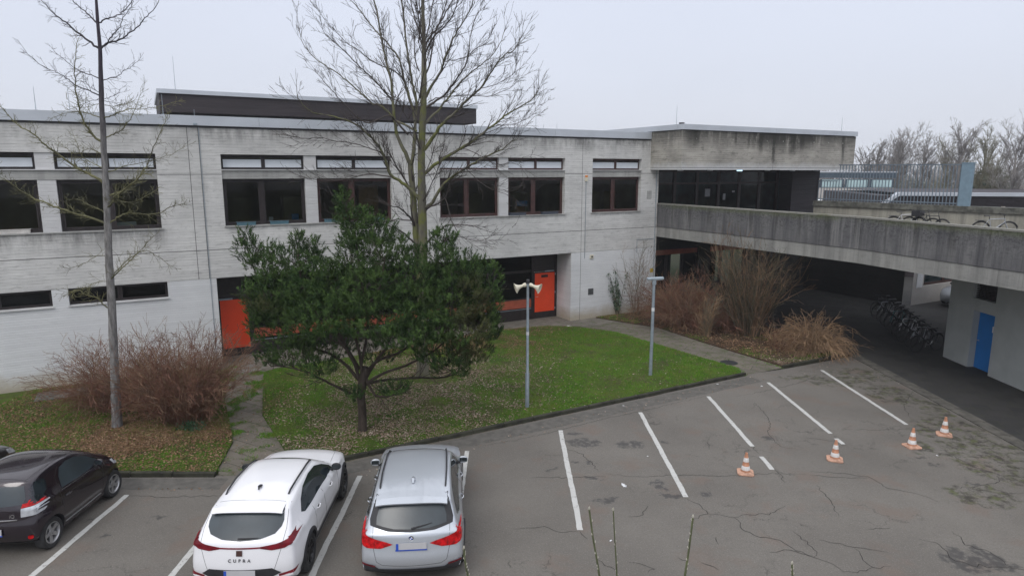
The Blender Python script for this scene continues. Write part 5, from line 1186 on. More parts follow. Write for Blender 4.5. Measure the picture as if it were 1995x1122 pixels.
planter(F(722, 424)[0], F(748, 424)[0], M['box_blue'], 'blue-grey window box at the right end of the second window pair')
planter(F(994, 418)[0], F(1024, 417)[0], M['box_dark'], 'dark window box just right of the pier in the third window pair')
planter(F(1056, 416)[0], F(1087, 415)[0], M['box_dark'], 'dark window box at the right end of the third window pair')
b = MB(); b.box(-.7, .7, -.45, .45, 0, .05); o = b.build('concrete_cover', M['kerb_grey'], None, bevel=.01); o.location = G(122, 768, .1)+Vector((0, 0, -.02)); o.rotation_euler = (0, 0, AZ); tag(o, 'flat grey concrete cover slab lying in the grass by the wall', 'cover slab')
b = MB(); b.lathe([(0, .006), (.30, .006), (.32, .004), (.33, 0)], 32); o = b.build('manhole_cover', M['trim'], None); o.location = G(1420, 706, .012); tag(o, 'round dark manhole cover sunk in the slab path', 'manhole cover')
def scrap(px, py, s, label, z=.02):
    b = MB(); n = 6; P = [(s*math.cos(2*math.pi*k/n+random.uniform(-.3, .3))*random.uniform(.7, 1.2), s*.6*math.sin(2*math.pi*k/n)*random.uniform(.7, 1.2)) for k in range(n)]
    c = (0, 0, s*.25)
    for k in range(n): a, q = P[k], P[(k+1) % n]; b.face([(*a, random.uniform(0, s*.2)), (*q, .0), c])
    o = b.build('paper_scrap', M['paper'], None); o.location = G(px, py, z); o.rotation_euler = (0, 0, random.uniform(0, 3)); tag(o, label, 'litter', 'scraps of litter on the ground')
scrap(1216, 945, .10, 'largest white paper scrap, on the asphalt between two parking lines', .006); scrap(1190, 1052, .04, 'small white scrap on the asphalt near the foreground twigs', .006); scrap(1262, 888, .035, 'tiny white scrap on the asphalt below the oil stain', .006)
scrap(1110, 636, .16, 'crumpled white plastic bag at the top edge of the lawn', .03); scrap(1484, 752, .06, 'white scrap on the asphalt at the top of a parking line', .006); scrap(1826, 887, .04, 'white scrap on the asphalt beyond the cones', .006)
scrap(1398, 748, .05, 'white scrap lying under the lawn kerb', .01); scrap(1215, 790, .04, 'small pale scrap lying against the lawn kerb', .01)
# ================================================================ VEGETATION
def bark(name, a, b_, lichen=None, top=None, sc=1.0):
    n = NT(name); c = n.mix(n.rng(n.noise(5*sc, 5, .65, n.vec(1, 1, .25)), .35, .65), a, b_)
    if lichen: c = n.mix(n.mul(n.smooth(n.noise(2.2, 5, .65), .42, .62), n.smooth(n.z, 11.5, 8.0), n.smooth(n.z, .3, 4.5, .35, 1)), c, lichen)
    if top: c = n.mix(n.smooth(n.z, top[1], top[2]), c, top[0])
    return n.done(c, .9, n.bump(n.noise(14*sc, 4, .7, n.vec(1, 1, .3)), .8, .03), spec=.2)
M['bark_maple'] = bark('maple_bark', (.085, .080, .062), (.15, .14, .11), lichen=(.13, .14, .045))
M['twig_maple'] = plain('maple_twig', (.055, .045, .040), .9, var=.3, scale=2)
M['bark_gink'] = bark('grey_furrowed_bark', (.10, .096, .092), (.27, .262, .255), sc=2.5, top=((.05, .042, .055), 6.5, 10))
M['twig_gink'] = plain('lichened_twig', (.13, .125, .06), .9, var=.5, scale=1.2)
M['twig_gink_top'] = plain('dark_twig', (.05, .045, .055), .9, var=.3, scale=2)
M['bark_pine'] = bark('dark_pine_bark', (.035, .028, .022), (.07, .055, .045), sc=2)
M['twig_red'] = plain('reddish_brown_twigs', (.155, .072, .046), .9, var=.35, scale=1.6)
M['twig_brown'] = plain('brown_twigs', (.185, .115, .068), .9, var=.35, scale=1.6)
M['twig_olive'] = plain('olive_stems', (.085, .070, .042), .9, var=.35, scale=2); M['twig_tan'] = plain('tan_grass_stems', (.27, .175, .10), .9, var=.35, scale=2)
M['twig_grey'] = plain('olive_grey_stems', (.12, .105, .07), .9, var=.35, scale=2)
def rdir(d, ang):
    a = d.orthogonal().normalized(); a.rotate(Matrix.Rotation(random.uniform(0, 2*math.pi), 3, d)); r = d.copy(); r.rotate(Matrix.Rotation(ang, 3, a)); return r
def grow(mb, p, d, L, r, lvl, trop=.12, wig=.16, kids=(4, 3), ang=(.5, .9), mi=0, rmin=.004, seg=4, short=0.6, sides=3):
    pts = [p.copy()]; dd = d.normalized(); P = p.copy(); n = seg; ds = []
    for i in range(n):
        dd = (dd+Vector((random.gauss(0, wig), random.gauss(0, wig), random.gauss(0, wig)+trop))).normalized(); P = P+dd*(L/n); pts.append(P.copy()); ds.append(dd.copy())
    mb.tube(pts, [max(rmin, r*(1-.8*i/n)) for i in range(n+1)], sides, mi, cap=False)
    if lvl > 0:
        for k in range(kids[min(lvl-1, len(kids)-1)]):
            i = random.randint(0 if lvl > 1 else 0, n-1); t = random.random(); q = pts[i].lerp(pts[i+1], t)
            grow(mb, q, rdir(ds[i], random.uniform(*ang)), L*short*random.uniform(.5, 1.1), max(rmin, r*.5), lvl-1, trop, wig, kids, ang, mi, rmin, max(2, seg-1), short, sides)
def smoothline(P, k=3):
    out = []
    for i in range(len(P)-1):
        p0, p1, p2, p3 = P[max(0, i-1)], P[i], P[i+1], P[min(len(P)-1, i+2)]
        for s in range(k): t = s/k; out.append((p0*(-t+2*t*t-t**3)+p1*(2-5*t*t+3*t**3)+p2*(t+4*t*t-3*t**3)+p3*(-t*t+t**3))/2)
    out.append(P[-1]); return out
def limb(mb, px, Y0, dy, r0, r1, mi=0, tw=10, tl=.9, trop=.10, lvl=2, kids=(3, 4), t0=.25, mb2=None, mi2=1, rmin=.0055, ang=(.45, .85), sides=6, wig=.14, cont=True, seg=4):
    n = len(px); P = [PY(x, y, Y0+dy*(i/(n-1))**1.1) for i, (x, y) in enumerate(px)]; P = smoothline(P)
    P = [P[0]]+[p+Vector((random.gauss(0, .008), random.gauss(0, .02), random.gauss(0, .008))) for p in P[1:]]
    N = len(P); rad = [r0+(r1-r0)*(i/(N-1))**.8 for i in range(N)]
    mb.tube(P, rad, sides, mi, cap=False)
    m2 = mb2 or mb
    for k in range(tw):
        f = t0+(1-t0)*(k+random.random())/tw; f = min(.999, f); i = int(f*(N-1)); q = P[i].lerp(P[i+1], f*(N-1)-i); d = (P[i+1]-P[i]).normalized()
        grow(m2, q, rdir(d, random.uniform(*ang)), tl*random.uniform(.45, 1.15)*(1.15-.4*f), max(rmin, rad[i]*.45), lvl-1, trop, wig, kids, ang, mi2, rmin, seg)
    if cont: grow(m2, P[-1], (P[-1]-P[-2]).normalized(), tl*.7, r1, 1, trop, wig, (3, 3), ang, mi2, rmin)
    return P
# ---- big bare tree
tr = empty('bare_maple_tree', G(824, 735, .05), 0, 'large bare twin-trunked tree with spreading limbs behind the pine', 'tree')
base = tr.location.copy()
def attach(mb, name, mats, root, smooth=True):
    o = mb.build(name, mats, root, smooth=False); o.data.transform(Matrix.Translation(-root.location))
    if smooth: o.data.polygons.foreach_set('use_smooth', [True]*len(o.data.polygons))
    return o
YT = base.y
random.seed(11)
tk = MB(); cw = MB()
def tpts(px, rr, Y, dy=0): n = len(px); return [PY(x, y, Y+dy*i/(n-1)) for i, (x, y) in enumerate(px)], rr
P, rr = tpts([(824, 742), (824, 728), (823, 690), (822, 600), (823, 520), (824, 470), (822, 384), (821, 339), (821, 290), (825, 210), (826, 150), (826, 90), (824, 30), (822, -60), (820, -150)], [.32, .23, .19, .165, .16, .155, .14, .128, .12, .105, .09, .07, .055, .04, .025], YT)
tk.tube(P, rr, 14, 0, cap=False)
limb(tk, [(818, 545), (812, 470), (808, 430), (804, 370), (800, 318)], YT+.05, .35, .125, .095, 0, tw=5, tl=1.0, mb2=cw, cont=False, sides=10)
tk2 = tk
BIG = [ # px polyline, start dy, dy, r0, r1, twigs
 ([(800, 320), (790, 297), (782, 283), (771, 253), (768, 225), (766, 205), (762, 160), (755, 130), (747, 95), (740, 55), (733, 20), (722, -20)], .35, .3, .10, .03, 16),
 ([(802, 318), (806, 290), (808, 262), (810, 235), (812, 208), (807, 180), (803, 162), (797, 125), (792, 86), (787, 40), (782, 0), (778, -40)], .35, 1.0, .08, .028, 15),
 ([(808, 235), (803, 208), (795, 180), (786, 152), (778, 116), (765, 98), (752, 81), (735, 64), (722, 49), (706, 28), (690, 7)], .5, 1.4, .06, .018, 16),
 ([(818, 388), (795, 366), (777, 352), (761, 341), (752, 315), (742, 291), (730, 275), (716, 260), (696, 244), (672, 233), (640, 226), (610, 219), (590, 205), (578, 185)], 0, -1.6, .085, .014, 20),
 ([(798, 366), (780, 335), (765, 310), (757, 290)], .2, -.5, .04, .02, 6),
 ([(812, 256), (792, 245), (770, 234), (752, 215), (735, 203), (727, 204), (712, 190), (699, 178), (680, 162), (664, 148), (639, 132), (622, 120), (606, 107), (588, 79), (581, 50)], 0, .9, .055, .010, 18),
 ([(795, 262), (775, 240), (759, 225), (735, 234), (713, 239), (690, 222), (671, 204), (658, 190), (648, 178), (632, 160), (620, 146)], .2, -1.2, .045, .010, 14),
 ([(762, 192), (752, 182), (745, 174), (728, 155), (708, 137), (690, 120), (676, 104), (655, 86), (636, 69), (625, 52)], .5, -.8, .04, .009, 14),
 ([(785, 152), (770, 140), (755, 133), (735, 125), (715, 112), (700, 100), (680, 88), (662, 70), (648, 55), (635, 43)], .8, -.5, .03, .009, 12),
 ([(762, 345), (735, 341), (720, 339), (695, 345), (667, 350), (640, 352), (612, 350), (590, 345)], -.5, -1.2, .03, .008, 12),
 ([(745, 297), (720, 290), (690, 280), (655, 275), (620, 268), (600, 272), (575, 268)], -.7, -.6, .025, .007, 11),
 ([(805, 432), (793, 418), (779, 406), (765, 402)], .1, -.8, .045, .02, 6),
 ([(804, 430), (780, 428), (768, 429), (740, 440), (705, 440), (670, 430)], 0, -1.5, .03, .008, 8),
 ([(812, 478), (795, 462), (780, 450), (755, 440), (720, 436), (690, 418), (665, 395)], 0, -2.2, .04, .010, 10),
 ([(829, 90), (840, 70), (849, 58), (861, 39), (873, 18), (882, 0), (890, -25)], 0, .5, .045, .02, 9),
 ([(827, 106), (838, 85), (847, 70), (868, 50), (885, 25), (892, -5)], 0, -.7, .04, .016, 9),
 ([(827, 150), (836, 128), (840, 104), (847, 72), (858, 40), (868, 10), (873, -20)], 0, 1.2, .04, .016, 10),
 ([(825, 95), (815, 60), (805, 25), (797, -10)], 0, .8, .035, .02, 7), ([(826, 100), (818, 50), (812, 5), (806, -30)], 0, -.8, .03, .015, 6), ([(826, 92), (836, 50), (843, 10), (850, -20)], 0, .9, .03, .015, 6),
 ([(828, 192), (840, 170), (854, 148), (862, 130), (866, 116), (875, 95), (882, 79), (890, 62), (900, 46), (910, 30), (919, 14), (924, -5)], 0, -1.0, .06, .014, 16),
 ([(829, 212), (845, 200), (860, 190), (873, 176), (885, 160), (896, 146), (904, 132), (910, 118), (914, 90), (918, 65), (924, 40), (935, 20)], 0, .8, .05, .012, 15),
 ([(828, 242), (842, 226), (856, 213), (865, 200), (873, 192), (885, 175), (900, 158), (914, 145), (928, 134), (940, 125), (951, 116), (965, 100), (977, 79), (984, 56)], 0, 1.5, .055, .010, 18),
 ([(826, 292), (841, 272), (848, 262), (855, 250), (870, 234), (884, 222), (897, 208), (910, 195), (925, 182), (938, 171), (948, 155), (958, 139), (970, 122), (984, 107), (1000, 100), (1010, 85), (1016, 72)], 0, -1.4, .085, .012, 20),
 ([(826, 340), (841, 326), (855, 316), (868, 307), (884, 298), (900, 288), (918, 277), (935, 264), (950, 252), (967, 240), (979, 229), (990, 222), (1002, 215), (1020, 205), (1035, 195), (1044, 185), (1049, 174)], 0, -.8, .085, .012, 22),
 ([(828, 404), (842, 396), (855, 372), (866, 358), (879, 347), (893, 338), (908, 328), (920, 320), (935, 312), (950, 304), (967, 296), (982, 288), (994, 278), (1010, 270)], 0, -1.8, .075, .010, 20),
 ([(829, 410), (840, 402), (852, 398), (862, 390), (868, 384), (872, 372), (876, 358)], 0, -1.2, .045, .016, 6),
 ([(868, 386), (873, 405), (880, 430), (890, 450), (900, 462), (930, 470), (955, 462)], -1.2, -.6, .02, .007, 8),
 ([(908, 330), (925, 345), (950, 365), (975, 375), (1000, 385), (1010, 395)], -1, -.4, .016, .006, 8),
 ([(829, 476), (842, 462), (855, 452), (868, 440), (890, 438), (915, 440), (940, 447)], 0, -1.0, .045, .010, 7),
 ([(866, 120), (880, 118), (905, 112), (925, 98), (945, 85), (958, 66)], -.5, .6, .02, .008, 9),
 ([(835, 200), (850, 192), (880, 188), (915, 186), (950, 188), (975, 180), (1000, 168), (1010, 150)], .3, 1.2, .025, .008, 12),
 ([(935, 172), (955, 168), (985, 155), (1003, 140), (1005, 120)], -.8, -.4, .016, .007, 8),
 ([(967, 242), (985, 244), (1010, 240), (1035, 225), (1048, 205)], -.8, .4, .014, .006, 8),
 ([(900, 290), (930, 300), (965, 320), (1000, 318), (1020, 330)], -.5, -.8, .016, .006, 8),
]
for px, s, dy, r0, r1, n in BIG: limb(tk if r0 > .05 else cw, px, YT+s, dy, r0*.80, r1*.8, 0 if r0 > .05 else 1, tw=int(n*1.35), tl=.95, mb2=cw, mi2=1, lvl=3, kids=(2, 3), t0=.15 if r0 < .08 else .25, rmin=.0042, wig=.055, ang=(.3, .62), trop=.06)
# limbs towards and away from the viewer give the crown its depth
for k in range(9):
    z0 = 5.2+k*.85; a = (-1 if k % 2 else 1)*math.pi/2+random.uniform(-.6, .6); d = Vector((math.cos(a), math.sin(a), .75)).normalized()
    grow(cw, Vector((P[6].x, P[6].y, z0)), d, 3.0-.12*k, .024, 3, .08, .08, (3, 4, 9), (.4, .8), 1, .0042, 7, .5, 4)
attach(tk, 'trunk', M['bark_maple'], tr); attach(cw, 'crown', [M['bark_maple'], M['twig_maple']], tr)
# ---- young grey tree on the left
random.seed(5)
tl_ = empty('young_bare_tree', G(228, 832, .08), 0, 'slender bare tree with a straight grey trunk standing on the left lawn', 'tree'); YL = tl_.location.y
tk = MB(); cw = MB()
P, rr = tpts([(229, 840), (228, 825), (225, 760), (222, 690), (218, 600), (213, 520), (210, 440), (206, 356), (202, 290), (200, 240), (197, 160), (195, 100), (190, 40), (186, -20), (182, -90)], [.19, .135, .115, .105, .100, .094, .086, .078, .070, .064, .054, .046, .036, .03, .02], YL)
P = smoothline(P, 4); rr = [rr[min(len(rr)-1, i//4)]*(1-(i % 4)/4)+rr[min(len(rr)-1, i//4+1)]*((i % 4)/4) for i in range(len(P))]; P = [p+Vector((.014*mnoise.noise(Vector((p.z*1.3, 5, 0))), .02*mnoise.noise(Vector((p.z*1.3, 9, 0))), 0)) for p in P]; rr = [r_*(1+.14*mnoise.noise(Vector((0, 3, P[i].z*2.6)))) for i, r_ in enumerate(rr)]
tk.tube(P, rr, 12, 0, cap=False)
GK = [
 ([(194, 95), (178, 84), (160, 70), (143, 58), (130, 45), (119, 38), (108, 30), (100, 22), (88, 10), (77, -4)], -.5, .028, .009, 10),
 ([(197, 95), (211, 84), (225, 80), (240, 74), (252, 66), (265, 57), (275, 45), (286, 32), (298, 20), (311, 0)], .5, .026, .009, 11),
 ([(197, 93), (205, 88), (211, 79), (220, 68), (228, 60), (233, 52), (241, 36), (250, 22), (258, 8)], -.8, .018, .006, 9),
 ([(190, 46), (178, 34), (164, 23), (150, 10), (138, -2)], .5, .022, .010, 6), ([(192, 45), (206, 39), (220, 34), (232, 29), (241, 23), (252, 12), (264, -3)], -.5, .018, .009, 7),
 ([(194, 154), (178, 147), (162, 142), (150, 136), (138, 128), (125, 115), (112, 106), (104, 96)], .6, .014, .005, 8),
 ([(195, 188), (180, 180), (165, 173), (149, 168), (137, 158), (126, 150), (112, 143), (100, 137), (75, 124), (50, 98)], -.7, .017, .006, 11),
 ([(201, 157), (212, 153), (226, 150), (238, 141), (247, 135), (260, 128), (269, 118)], .5, .012, .005, 7),
 ([(196, 182), (185, 176), (175, 170), (168, 160), (162, 148)], -.4, .008, .004, 4),
 ([(204, 193), (215, 190), (228, 184), (235, 173)], .4, .008, .004, 3), ([(204, 197), (215, 199), (225, 202), (235, 200)], -.3, .008, .004, 3), ([(204, 205), (220, 207), (235, 206), (248, 202), (256, 198)], .4, .009, .004, 5),
 ([(195, 194), (180, 196), (165, 197), (155, 192)], .5, .008, .004, 4), ([(196, 202), (182, 205), (165, 210), (148, 208)], -.4, .008, .004, 4),
 ([(203, 231), (215, 226), (228, 221), (240, 217), (254, 213), (275, 213), (297, 210), (320, 206), (344, 198)], -.6, .017, .005, 10),
 ([(198, 231), (182, 224), (168, 220), (156, 218), (140, 219), (118, 224), (100, 230)], .6, .013, .005, 8),
 ([(197, 276), (185, 268), (176, 256), (166, 240), (157, 218), (151, 196), (147, 165), (146, 135), (148, 105), (152, 78)], -.5, .032, .007, 14),
 ([(204, 268), (218, 264), (230, 258), (237, 254), (250, 238), (261, 220), (270, 198), (278, 174)], .5, .017, .005, 8),
 ([(203, 357), (185, 346), (168, 336), (152, 329), (130, 312), (110, 297), (95, 288), (75, 270), (55, 255), (34, 244), (15, 222), (-8, 202)], -.7, .036, .009, 16),
 ([(207, 385), (222, 378), (238, 372), (255, 360), (271, 345), (283, 325), (295, 298), (308, 268), (318, 245), (323, 233)], .6, .03, .007, 16),
 ([(207, 405), (218, 395), (228, 380), (240, 372), (262, 355), (275, 342), (290, 338)], -.9, .026, .010, 14),
 ([(206, 338), (230, 328), (262, 320), (300, 312), (335, 300), (362, 286)], .9, .012, .005, 9),
 ([(207, 436), (185, 428), (160, 420), (135, 412), (112, 405), (90, 396), (68, 388), (50, 378), (34, 368), (18, 355), (-6, 342)], -.6, .034, .009, 18),
 ([(215, 434), (230, 424), (244, 417), (257, 415), (280, 419), (312, 415), (330, 405), (345, 400), (360, 396)], .5, .022, .006, 14),
 ([(213, 548), (222, 538), (232, 528), (245, 516), (257, 504), (272, 490), (285, 475), (300, 459)], -.5, .020, .006, 10),
 ([(215, 545), (228, 526), (248, 508), (270, 492), (290, 490), (315, 505), (338, 520)], .6, .014, .005, 8),
 ([(212, 600), (202, 592), (193, 582), (178, 578), (163, 572), (152, 565), (140, 568), (130, 572)], -.5, .020, .006, 9),
 ([(208, 500), (190, 498), (170, 510), (146, 520), (128, 523)], .5, .010, .004, 5), ([(208, 548), (195, 548), (178, 554), (165, 560)], -.4, .009, .004, 4),
 ([(204, 300), (190, 296), (170, 290), (150, 300), (130, 290), (112, 275)], .6, .012, .005, 8), ([(208, 420), (190, 405), (170, 398), (150, 388), (130, 392)], .7, .012, .005, 8),
 ([(206, 330), (185, 320), (160, 305), (150, 280), (142, 262)], .8, .012, .004, 8), ([(210, 395), (230, 390), (255, 395), (280, 385), (305, 372)], -.9, .012, .004, 9),
]
for px, dy, r0, r1, n in GK:
    top = px[0][1] < 200; limb(cw, px, YL, dy*1.4, r0*1.1, r1*.85, 1 if top else 0, tw=int(n*(2.0 if top else 3.2)), tl=.36, lvl=2, kids=(2, 3), t0=.12, mi2=1 if top else 0, rmin=.0036, ang=(.5, 1.1), trop=.06, wig=.10, sides=5, seg=3)
attach(tk, 'trunk', M['bark_gink'], tl_); attach(cw, 'crown', [M['twig_gink'], M['twig_gink_top']], tl_)
# ---- pine
def needle_mat():
    n = NT('pine_needles'); oi = n.node('ShaderNodeNewGeometry').outputs['Random Per Island']
    c = n.mix(n.m('ADD', n.m('MULTIPLY', oi, .45), n.smooth(n.noise(3.6, 3, .6), .40, .64, 0, .6)), (.007, .025, .008), (.082, .140, .036)); c = n.mix(n.smooth(n.noise(1.1, 3), .45, .65, 0, .4), c, (.065, .10, .025)); c = n.mix(n.smooth(n.noise(.5, 3, .5, n.vec(off=(4, 4, 4))), .58, .7, 0, .5), c, (.085, .060, .035))
    return n.done(c, .8, spec=.12)
M['needles'] = needle_mat()
random.seed(21)
pn = empty('pine_tree', G(706, 840, .08), 0, 'bushy dark green pine with a crooked trunk in front of the bare tree', 'tree'); YP = pn.location.y
tk = MB(); fo = MB()
P, rr = tpts([(706, 848), (706, 838), (706, 800), (703, 770), (707, 740), (712, 715)], [.17, .13, .115, .115, .12, .11], YP); tk.tube(P, rr, 12, cap=False)
PL = [([(706, 765), (695, 720), (680, 690), (664, 668), (640, 640), (610, 600), (590, 560), (580, 500)], -.5), ([(706, 760), (704, 710), (712, 670), (716, 620), (705, 560), (698, 500), (690, 450), (668, 395)], .2), ([(710, 745), (728, 710), (750, 680), (765, 650), (790, 610), (810, 570), (830, 540)], .6),
      ([(708, 752), (740, 730), (780, 715), (815, 700), (850, 680), (890, 640), (930, 600), (960, 570)], -.3), ([(712, 725), (740, 700), (790, 680), (840, 620), (870, 540), (868, 480)], .8), ([(705, 775), (670, 760), (630, 740), (590, 722), (540, 712)], -.9), ([(700, 740), (660, 700), (600, 670), (540, 620), (500, 540), (478, 470)], .7),
      ([(712, 735), (730, 770), (755, 772), (790, 762)], -1.0), ([(710, 745), (760, 740), (820, 735), (870, 735), (900, 715)], .9), ([(700, 720), (660, 650), (640, 600), (620, 560), (612, 495)], 1.2), ([(708, 740), (700, 690), (690, 640), (710, 600), (740, 560), (750, 500)], -1.2)]
bone = []
for px, dy in PL: bone += limb(tk, px, YP, dy, .050, .014, 0, tw=10, tl=.9, trop=.05, lvl=2, kids=(2, 3), t0=.35, rmin=.007, cont=False)
BL_ = [ # px centre, radii px, depth offset m, tufts
 (668, 398, 14, 26, .0, 45), (690, 432, 34, 30, .1, 110), (722, 455, 52, 40, 0, 220), (742, 490, 60, 44, .2, 260), (700, 500, 60, 42, -.3, 220), (476, 470, 16, 24, .5, 40), (500, 500, 40, 34, .5, 150), (540, 520, 50, 40, .2, 190), (580, 478, 11, 24, .2, 45), (611, 492, 16, 28, .3, 65), (590, 520, 50, 30, .0, 150),
 (545, 575, 75, 48, -.2, 330), (620, 565, 70, 55, -.5, 360), (700, 565, 90, 55, -.7, 430), (640, 620, 80, 48, -.9, 360), (730, 620, 90, 50, -.9, 380), (790, 560, 70, 60, -.2, 340), (560, 640, 78, 40, -.1, 280), (520, 600, 40, 50, .3, 150), (570, 690, 58, 26, -.3, 150), (520, 705, 22, 12, -.4, 30), (640, 680, 60, 28, .5, 140), (620, 722, 34, 16, -.7, 70),
 (866, 470, 24, 24, .6, 90), (850, 510, 42, 36, .4, 170), (890, 530, 55, 42, .2, 240), (935, 545, 40, 44, .3, 180), (870, 585, 85, 48, -.2, 400), (935, 600, 42, 50, 0, 220), (900, 645, 70, 36, -.3, 280), (860, 690, 60, 30, -.2, 190), (915, 690, 45, 26, .1, 120), (830, 640, 60, 40, -.6, 230), (880, 722, 40, 18, 0, 80), (955, 640, 22, 30, .1, 80), (790, 660, 55, 30, -.9, 170), (770, 760, 26, 12, -.9, 55), (690, 770, 16, 14, -.5, 30), (740, 690, 40, 20, .8, 60), (805, 505, 26, 24, .4, 60), (660, 540, 60, 40, .9, 150), (780, 600, 80, 50, 1.2, 200), (560, 600, 70, 50, 1.2, 200), (880, 600, 60, 50, 1.2, 150), (700, 640, 100, 40, 1.3, 180)]
cc = PY(706, 640, YP)
def tuft(mb, p, d, L, n, nl):
    # bottle-brush shoot: needles all along, angled forward
    a = d.orthogonal().normalized()
    for k in range(n):
        t = random.random(); q = p+d*(L*t); s = a.copy(); s.rotate(Matrix.Rotation(random.uniform(0, 6.283), 3, d)); e = (s+d*random.uniform(.35, .9+t)).normalized(); w = e.cross(d)
        if w.length < .01: continue
        w = w.normalized()*.0095; l = nl*random.uniform(.7, 1.15); b0 = len(mb.v); mb.v += [tuple(q-w), tuple(q+w), tuple(q+e*l)]; mb.f.append((b0, b0+1, b0+2)); mb.m.append(0)
for cx, cy, rx, ry, dz, n in BL_:
    c = PY(cx, cy, YP+dz); sc = c.y/FOC*1.0; RX, RZ = rx*sc, ry*sc; RY = min(.85, max(.2, .8*RX))
    for k in range(int(n*2.3)):
        while True:
            o_ = Vector((random.uniform(-1, 1), random.uniform(-1, 1), random.uniform(-1, 1)))
            if .25 < o_.length < 1: break
        if random.random() < .6: o_ = o_.normalized()*random.uniform(.75, 1.02)
        if o_.z < -.75 and random.random() < .6: continue
        if mnoise.noise(Vector((cx*.1+o_.x*2.1, o_.y*2.1+dz, cy*.1+o_.z*2.6))) < -.20: continue
        if mnoise.noise(Vector((cx*.3+o_.x*RX*4.2, o_.y*RY*4.2, cy*.3+o_.z*RZ*4.2))) < -.26: continue
        p = c+Vector((o_.x*RX, o_.y*RY, o_.z*RZ)); d = (Vector((o_.x*.7, o_.y*.7, .85+.3*o_.z))+Vector((random.gauss(0, .25),)*3)).normalized()
        tuft(fo, p, d, random.uniform(.13, .24), 22, .085)
    # inner sprays carrying the tufts
    near = min(bone, key=lambda q: (q-c).length)
    tk.tube([near, near.lerp(c, .6)+Vector((0, 0, -.08)), c], [.022, .014, .008], 4, cap=False)
    for k in range(7): o_ = Vector((random.uniform(-1, 1)*RX, random.uniform(-1, 1)*RY, random.uniform(-.2, .9)*RZ)); tk.tube([c, c+o_*.8], [.008, .004], 3, cap=False)
attach(tk, 'trunk', M['bark_pine'], pn); attach(fo, 'crown', M['needles'], pn, smooth=False)
# ---- shrubs of bare stems
def shrub(name, label, base, stems, H, spread, mats, r0=.006, kids=5, trop=-.03, lean=(.1, .7), twl=.5, rmin=.0035, lvl=1, rad=.25, seg=7, seed=1, cat='shrub', asp=1.0, wig=.07, group=None, bias=(0, 0), parts='stems'):
    random.seed(seed); o = empty(name, base, 0, label, cat, group); b = MB()
    for k in range(stems):
        a = random.uniform(0, 2*math.pi); le = random.uniform(*lean); rr_ = rad*math.sqrt(random.random())
        p = Vector((rr_*math.cos(a), rr_*math.sin(a), -.03)); d = Vector((math.sin(le)*math.cos(a)*asp*spread+bias[0], math.sin(le)*math.sin(a)*spread+bias[1], math.cos(le))).normalized()
        L = H*random.uniform(.55, 1.12); mi = random.randrange(len(mats)) if len(mats) > 1 else 0
        pts = [p]; dd = d; ds = []
        for i in range(seg):
            dd = (dd+Vector((random.gauss(0, wig), random.gauss(0, wig), random.gauss(0, wig*.5)+trop*(1+i*.6)))).normalized(); pts.append(pts[-1]+dd*(L/seg)); ds.append(dd)
            if pts[-1].z < .03: pts[-1].z = .03
        b.tube(pts, [max(rmin, r0*(1-.75*i/seg)) for i in range(seg+1)], 3, mi, cap=False)
        for q in range(kids):
            i = random.randint(seg//4, seg-1); grow(b, pts[i].lerp(pts[i+1], random.random()), rdir(ds[i], random.uniform(.3, .9)), twl*random.uniform(.4, 1.1), rmin, lvl, trop, .14, (2, 2), (.3, .9), mi, rmin*.85, 3, .6)
    if stems > 100 and H > 1.8:
        for k in range(9):
            a = random.uniform(0, 6.28); le = random.uniform(.1, .7); grow(b, Vector((rad*.5*math.cos(a), rad*.5*math.sin(a), -.03)), Vector((math.sin(le)*math.cos(a), math.sin(le)*math.sin(a), math.cos(le))), H*.7, r0*3, 3, .02, .12, (3, 3, 3), (.3, .7), random.randrange(len(mats)), rmin, 6, .6, 5)
    b.build(parts, mats, o); return o
G_ = lambda x, y: G(x, y, .09)
shrub('bare_shrub', 'large dense brown bare shrub at the left of the slab path', G_(365, 818), 430, 2.6, .80, [M['twig_brown'], M['twig_red'], M['twig_red']], kids=6, trop=-.035, lean=(.05, .85), rad=.6, seed=2, twl=.5, asp=1.0, group='bare shrubs around the buildings', rmin=.0045)
shrub('bare_shrub', 'reddish bare shrub behind the grey trunk on the left lawn', G_(238, 792), 300, 2.2, .9, [M['twig_red'], M['twig_red'], M['twig_brown']], kids=6, trop=-.05, lean=(.15, 1.0), rad=.6, seed=3, twl=.55, asp=1.25, group='bare shrubs around the buildings', rmin=.0045)
shrub('bare_shrub', 'reddish-brown mound shrub at the building corner behind the lamp post', G_(1332, 632), 460, 2.25, .85, [M['twig_red'], M['twig_red'], M['twig_brown']], kids=5, trop=-.05, lean=(.05, 1.0), rad=.9, seed=4, twl=.6, group='bare shrubs around the buildings', rmin=.0055)
shrub('bare_shrub', 'tallest shrub, upright olive-brown stems reaching the terrace edge', G_(1458, 652), 130, 4.3, .72, [M['twig_olive'], M['twig_brown'], M['twig_olive']], r0=.017, kids=6, trop=.004, lean=(.02, .62), rad=.5, seed=5, twl=.9, group='bare shrubs around the buildings', rmin=.006)
shrub('bare_shrub', 'low reddish shrub growing between the tall stems and the tan mound', G_(1400, 640), 130, 1.5, 1.1, [M['twig_red']], kids=5, trop=-.04, lean=(.2, 1.1), rad=.6, seed=6, twl=.5, group='bare shrubs around the buildings', rmin=.0055)
shrub('arching_shrub', 'round tan mound of arching stems at the corner of the bed kerb', G_(1582, 682), 520, 1.55, .75, [M['twig_tan'], M['twig_brown'], M['twig_tan']], kids=2, trop=-.12, lean=(.0, 1.0), rad=.55, seed=7, twl=.5, wig=.05, rmin=.005)
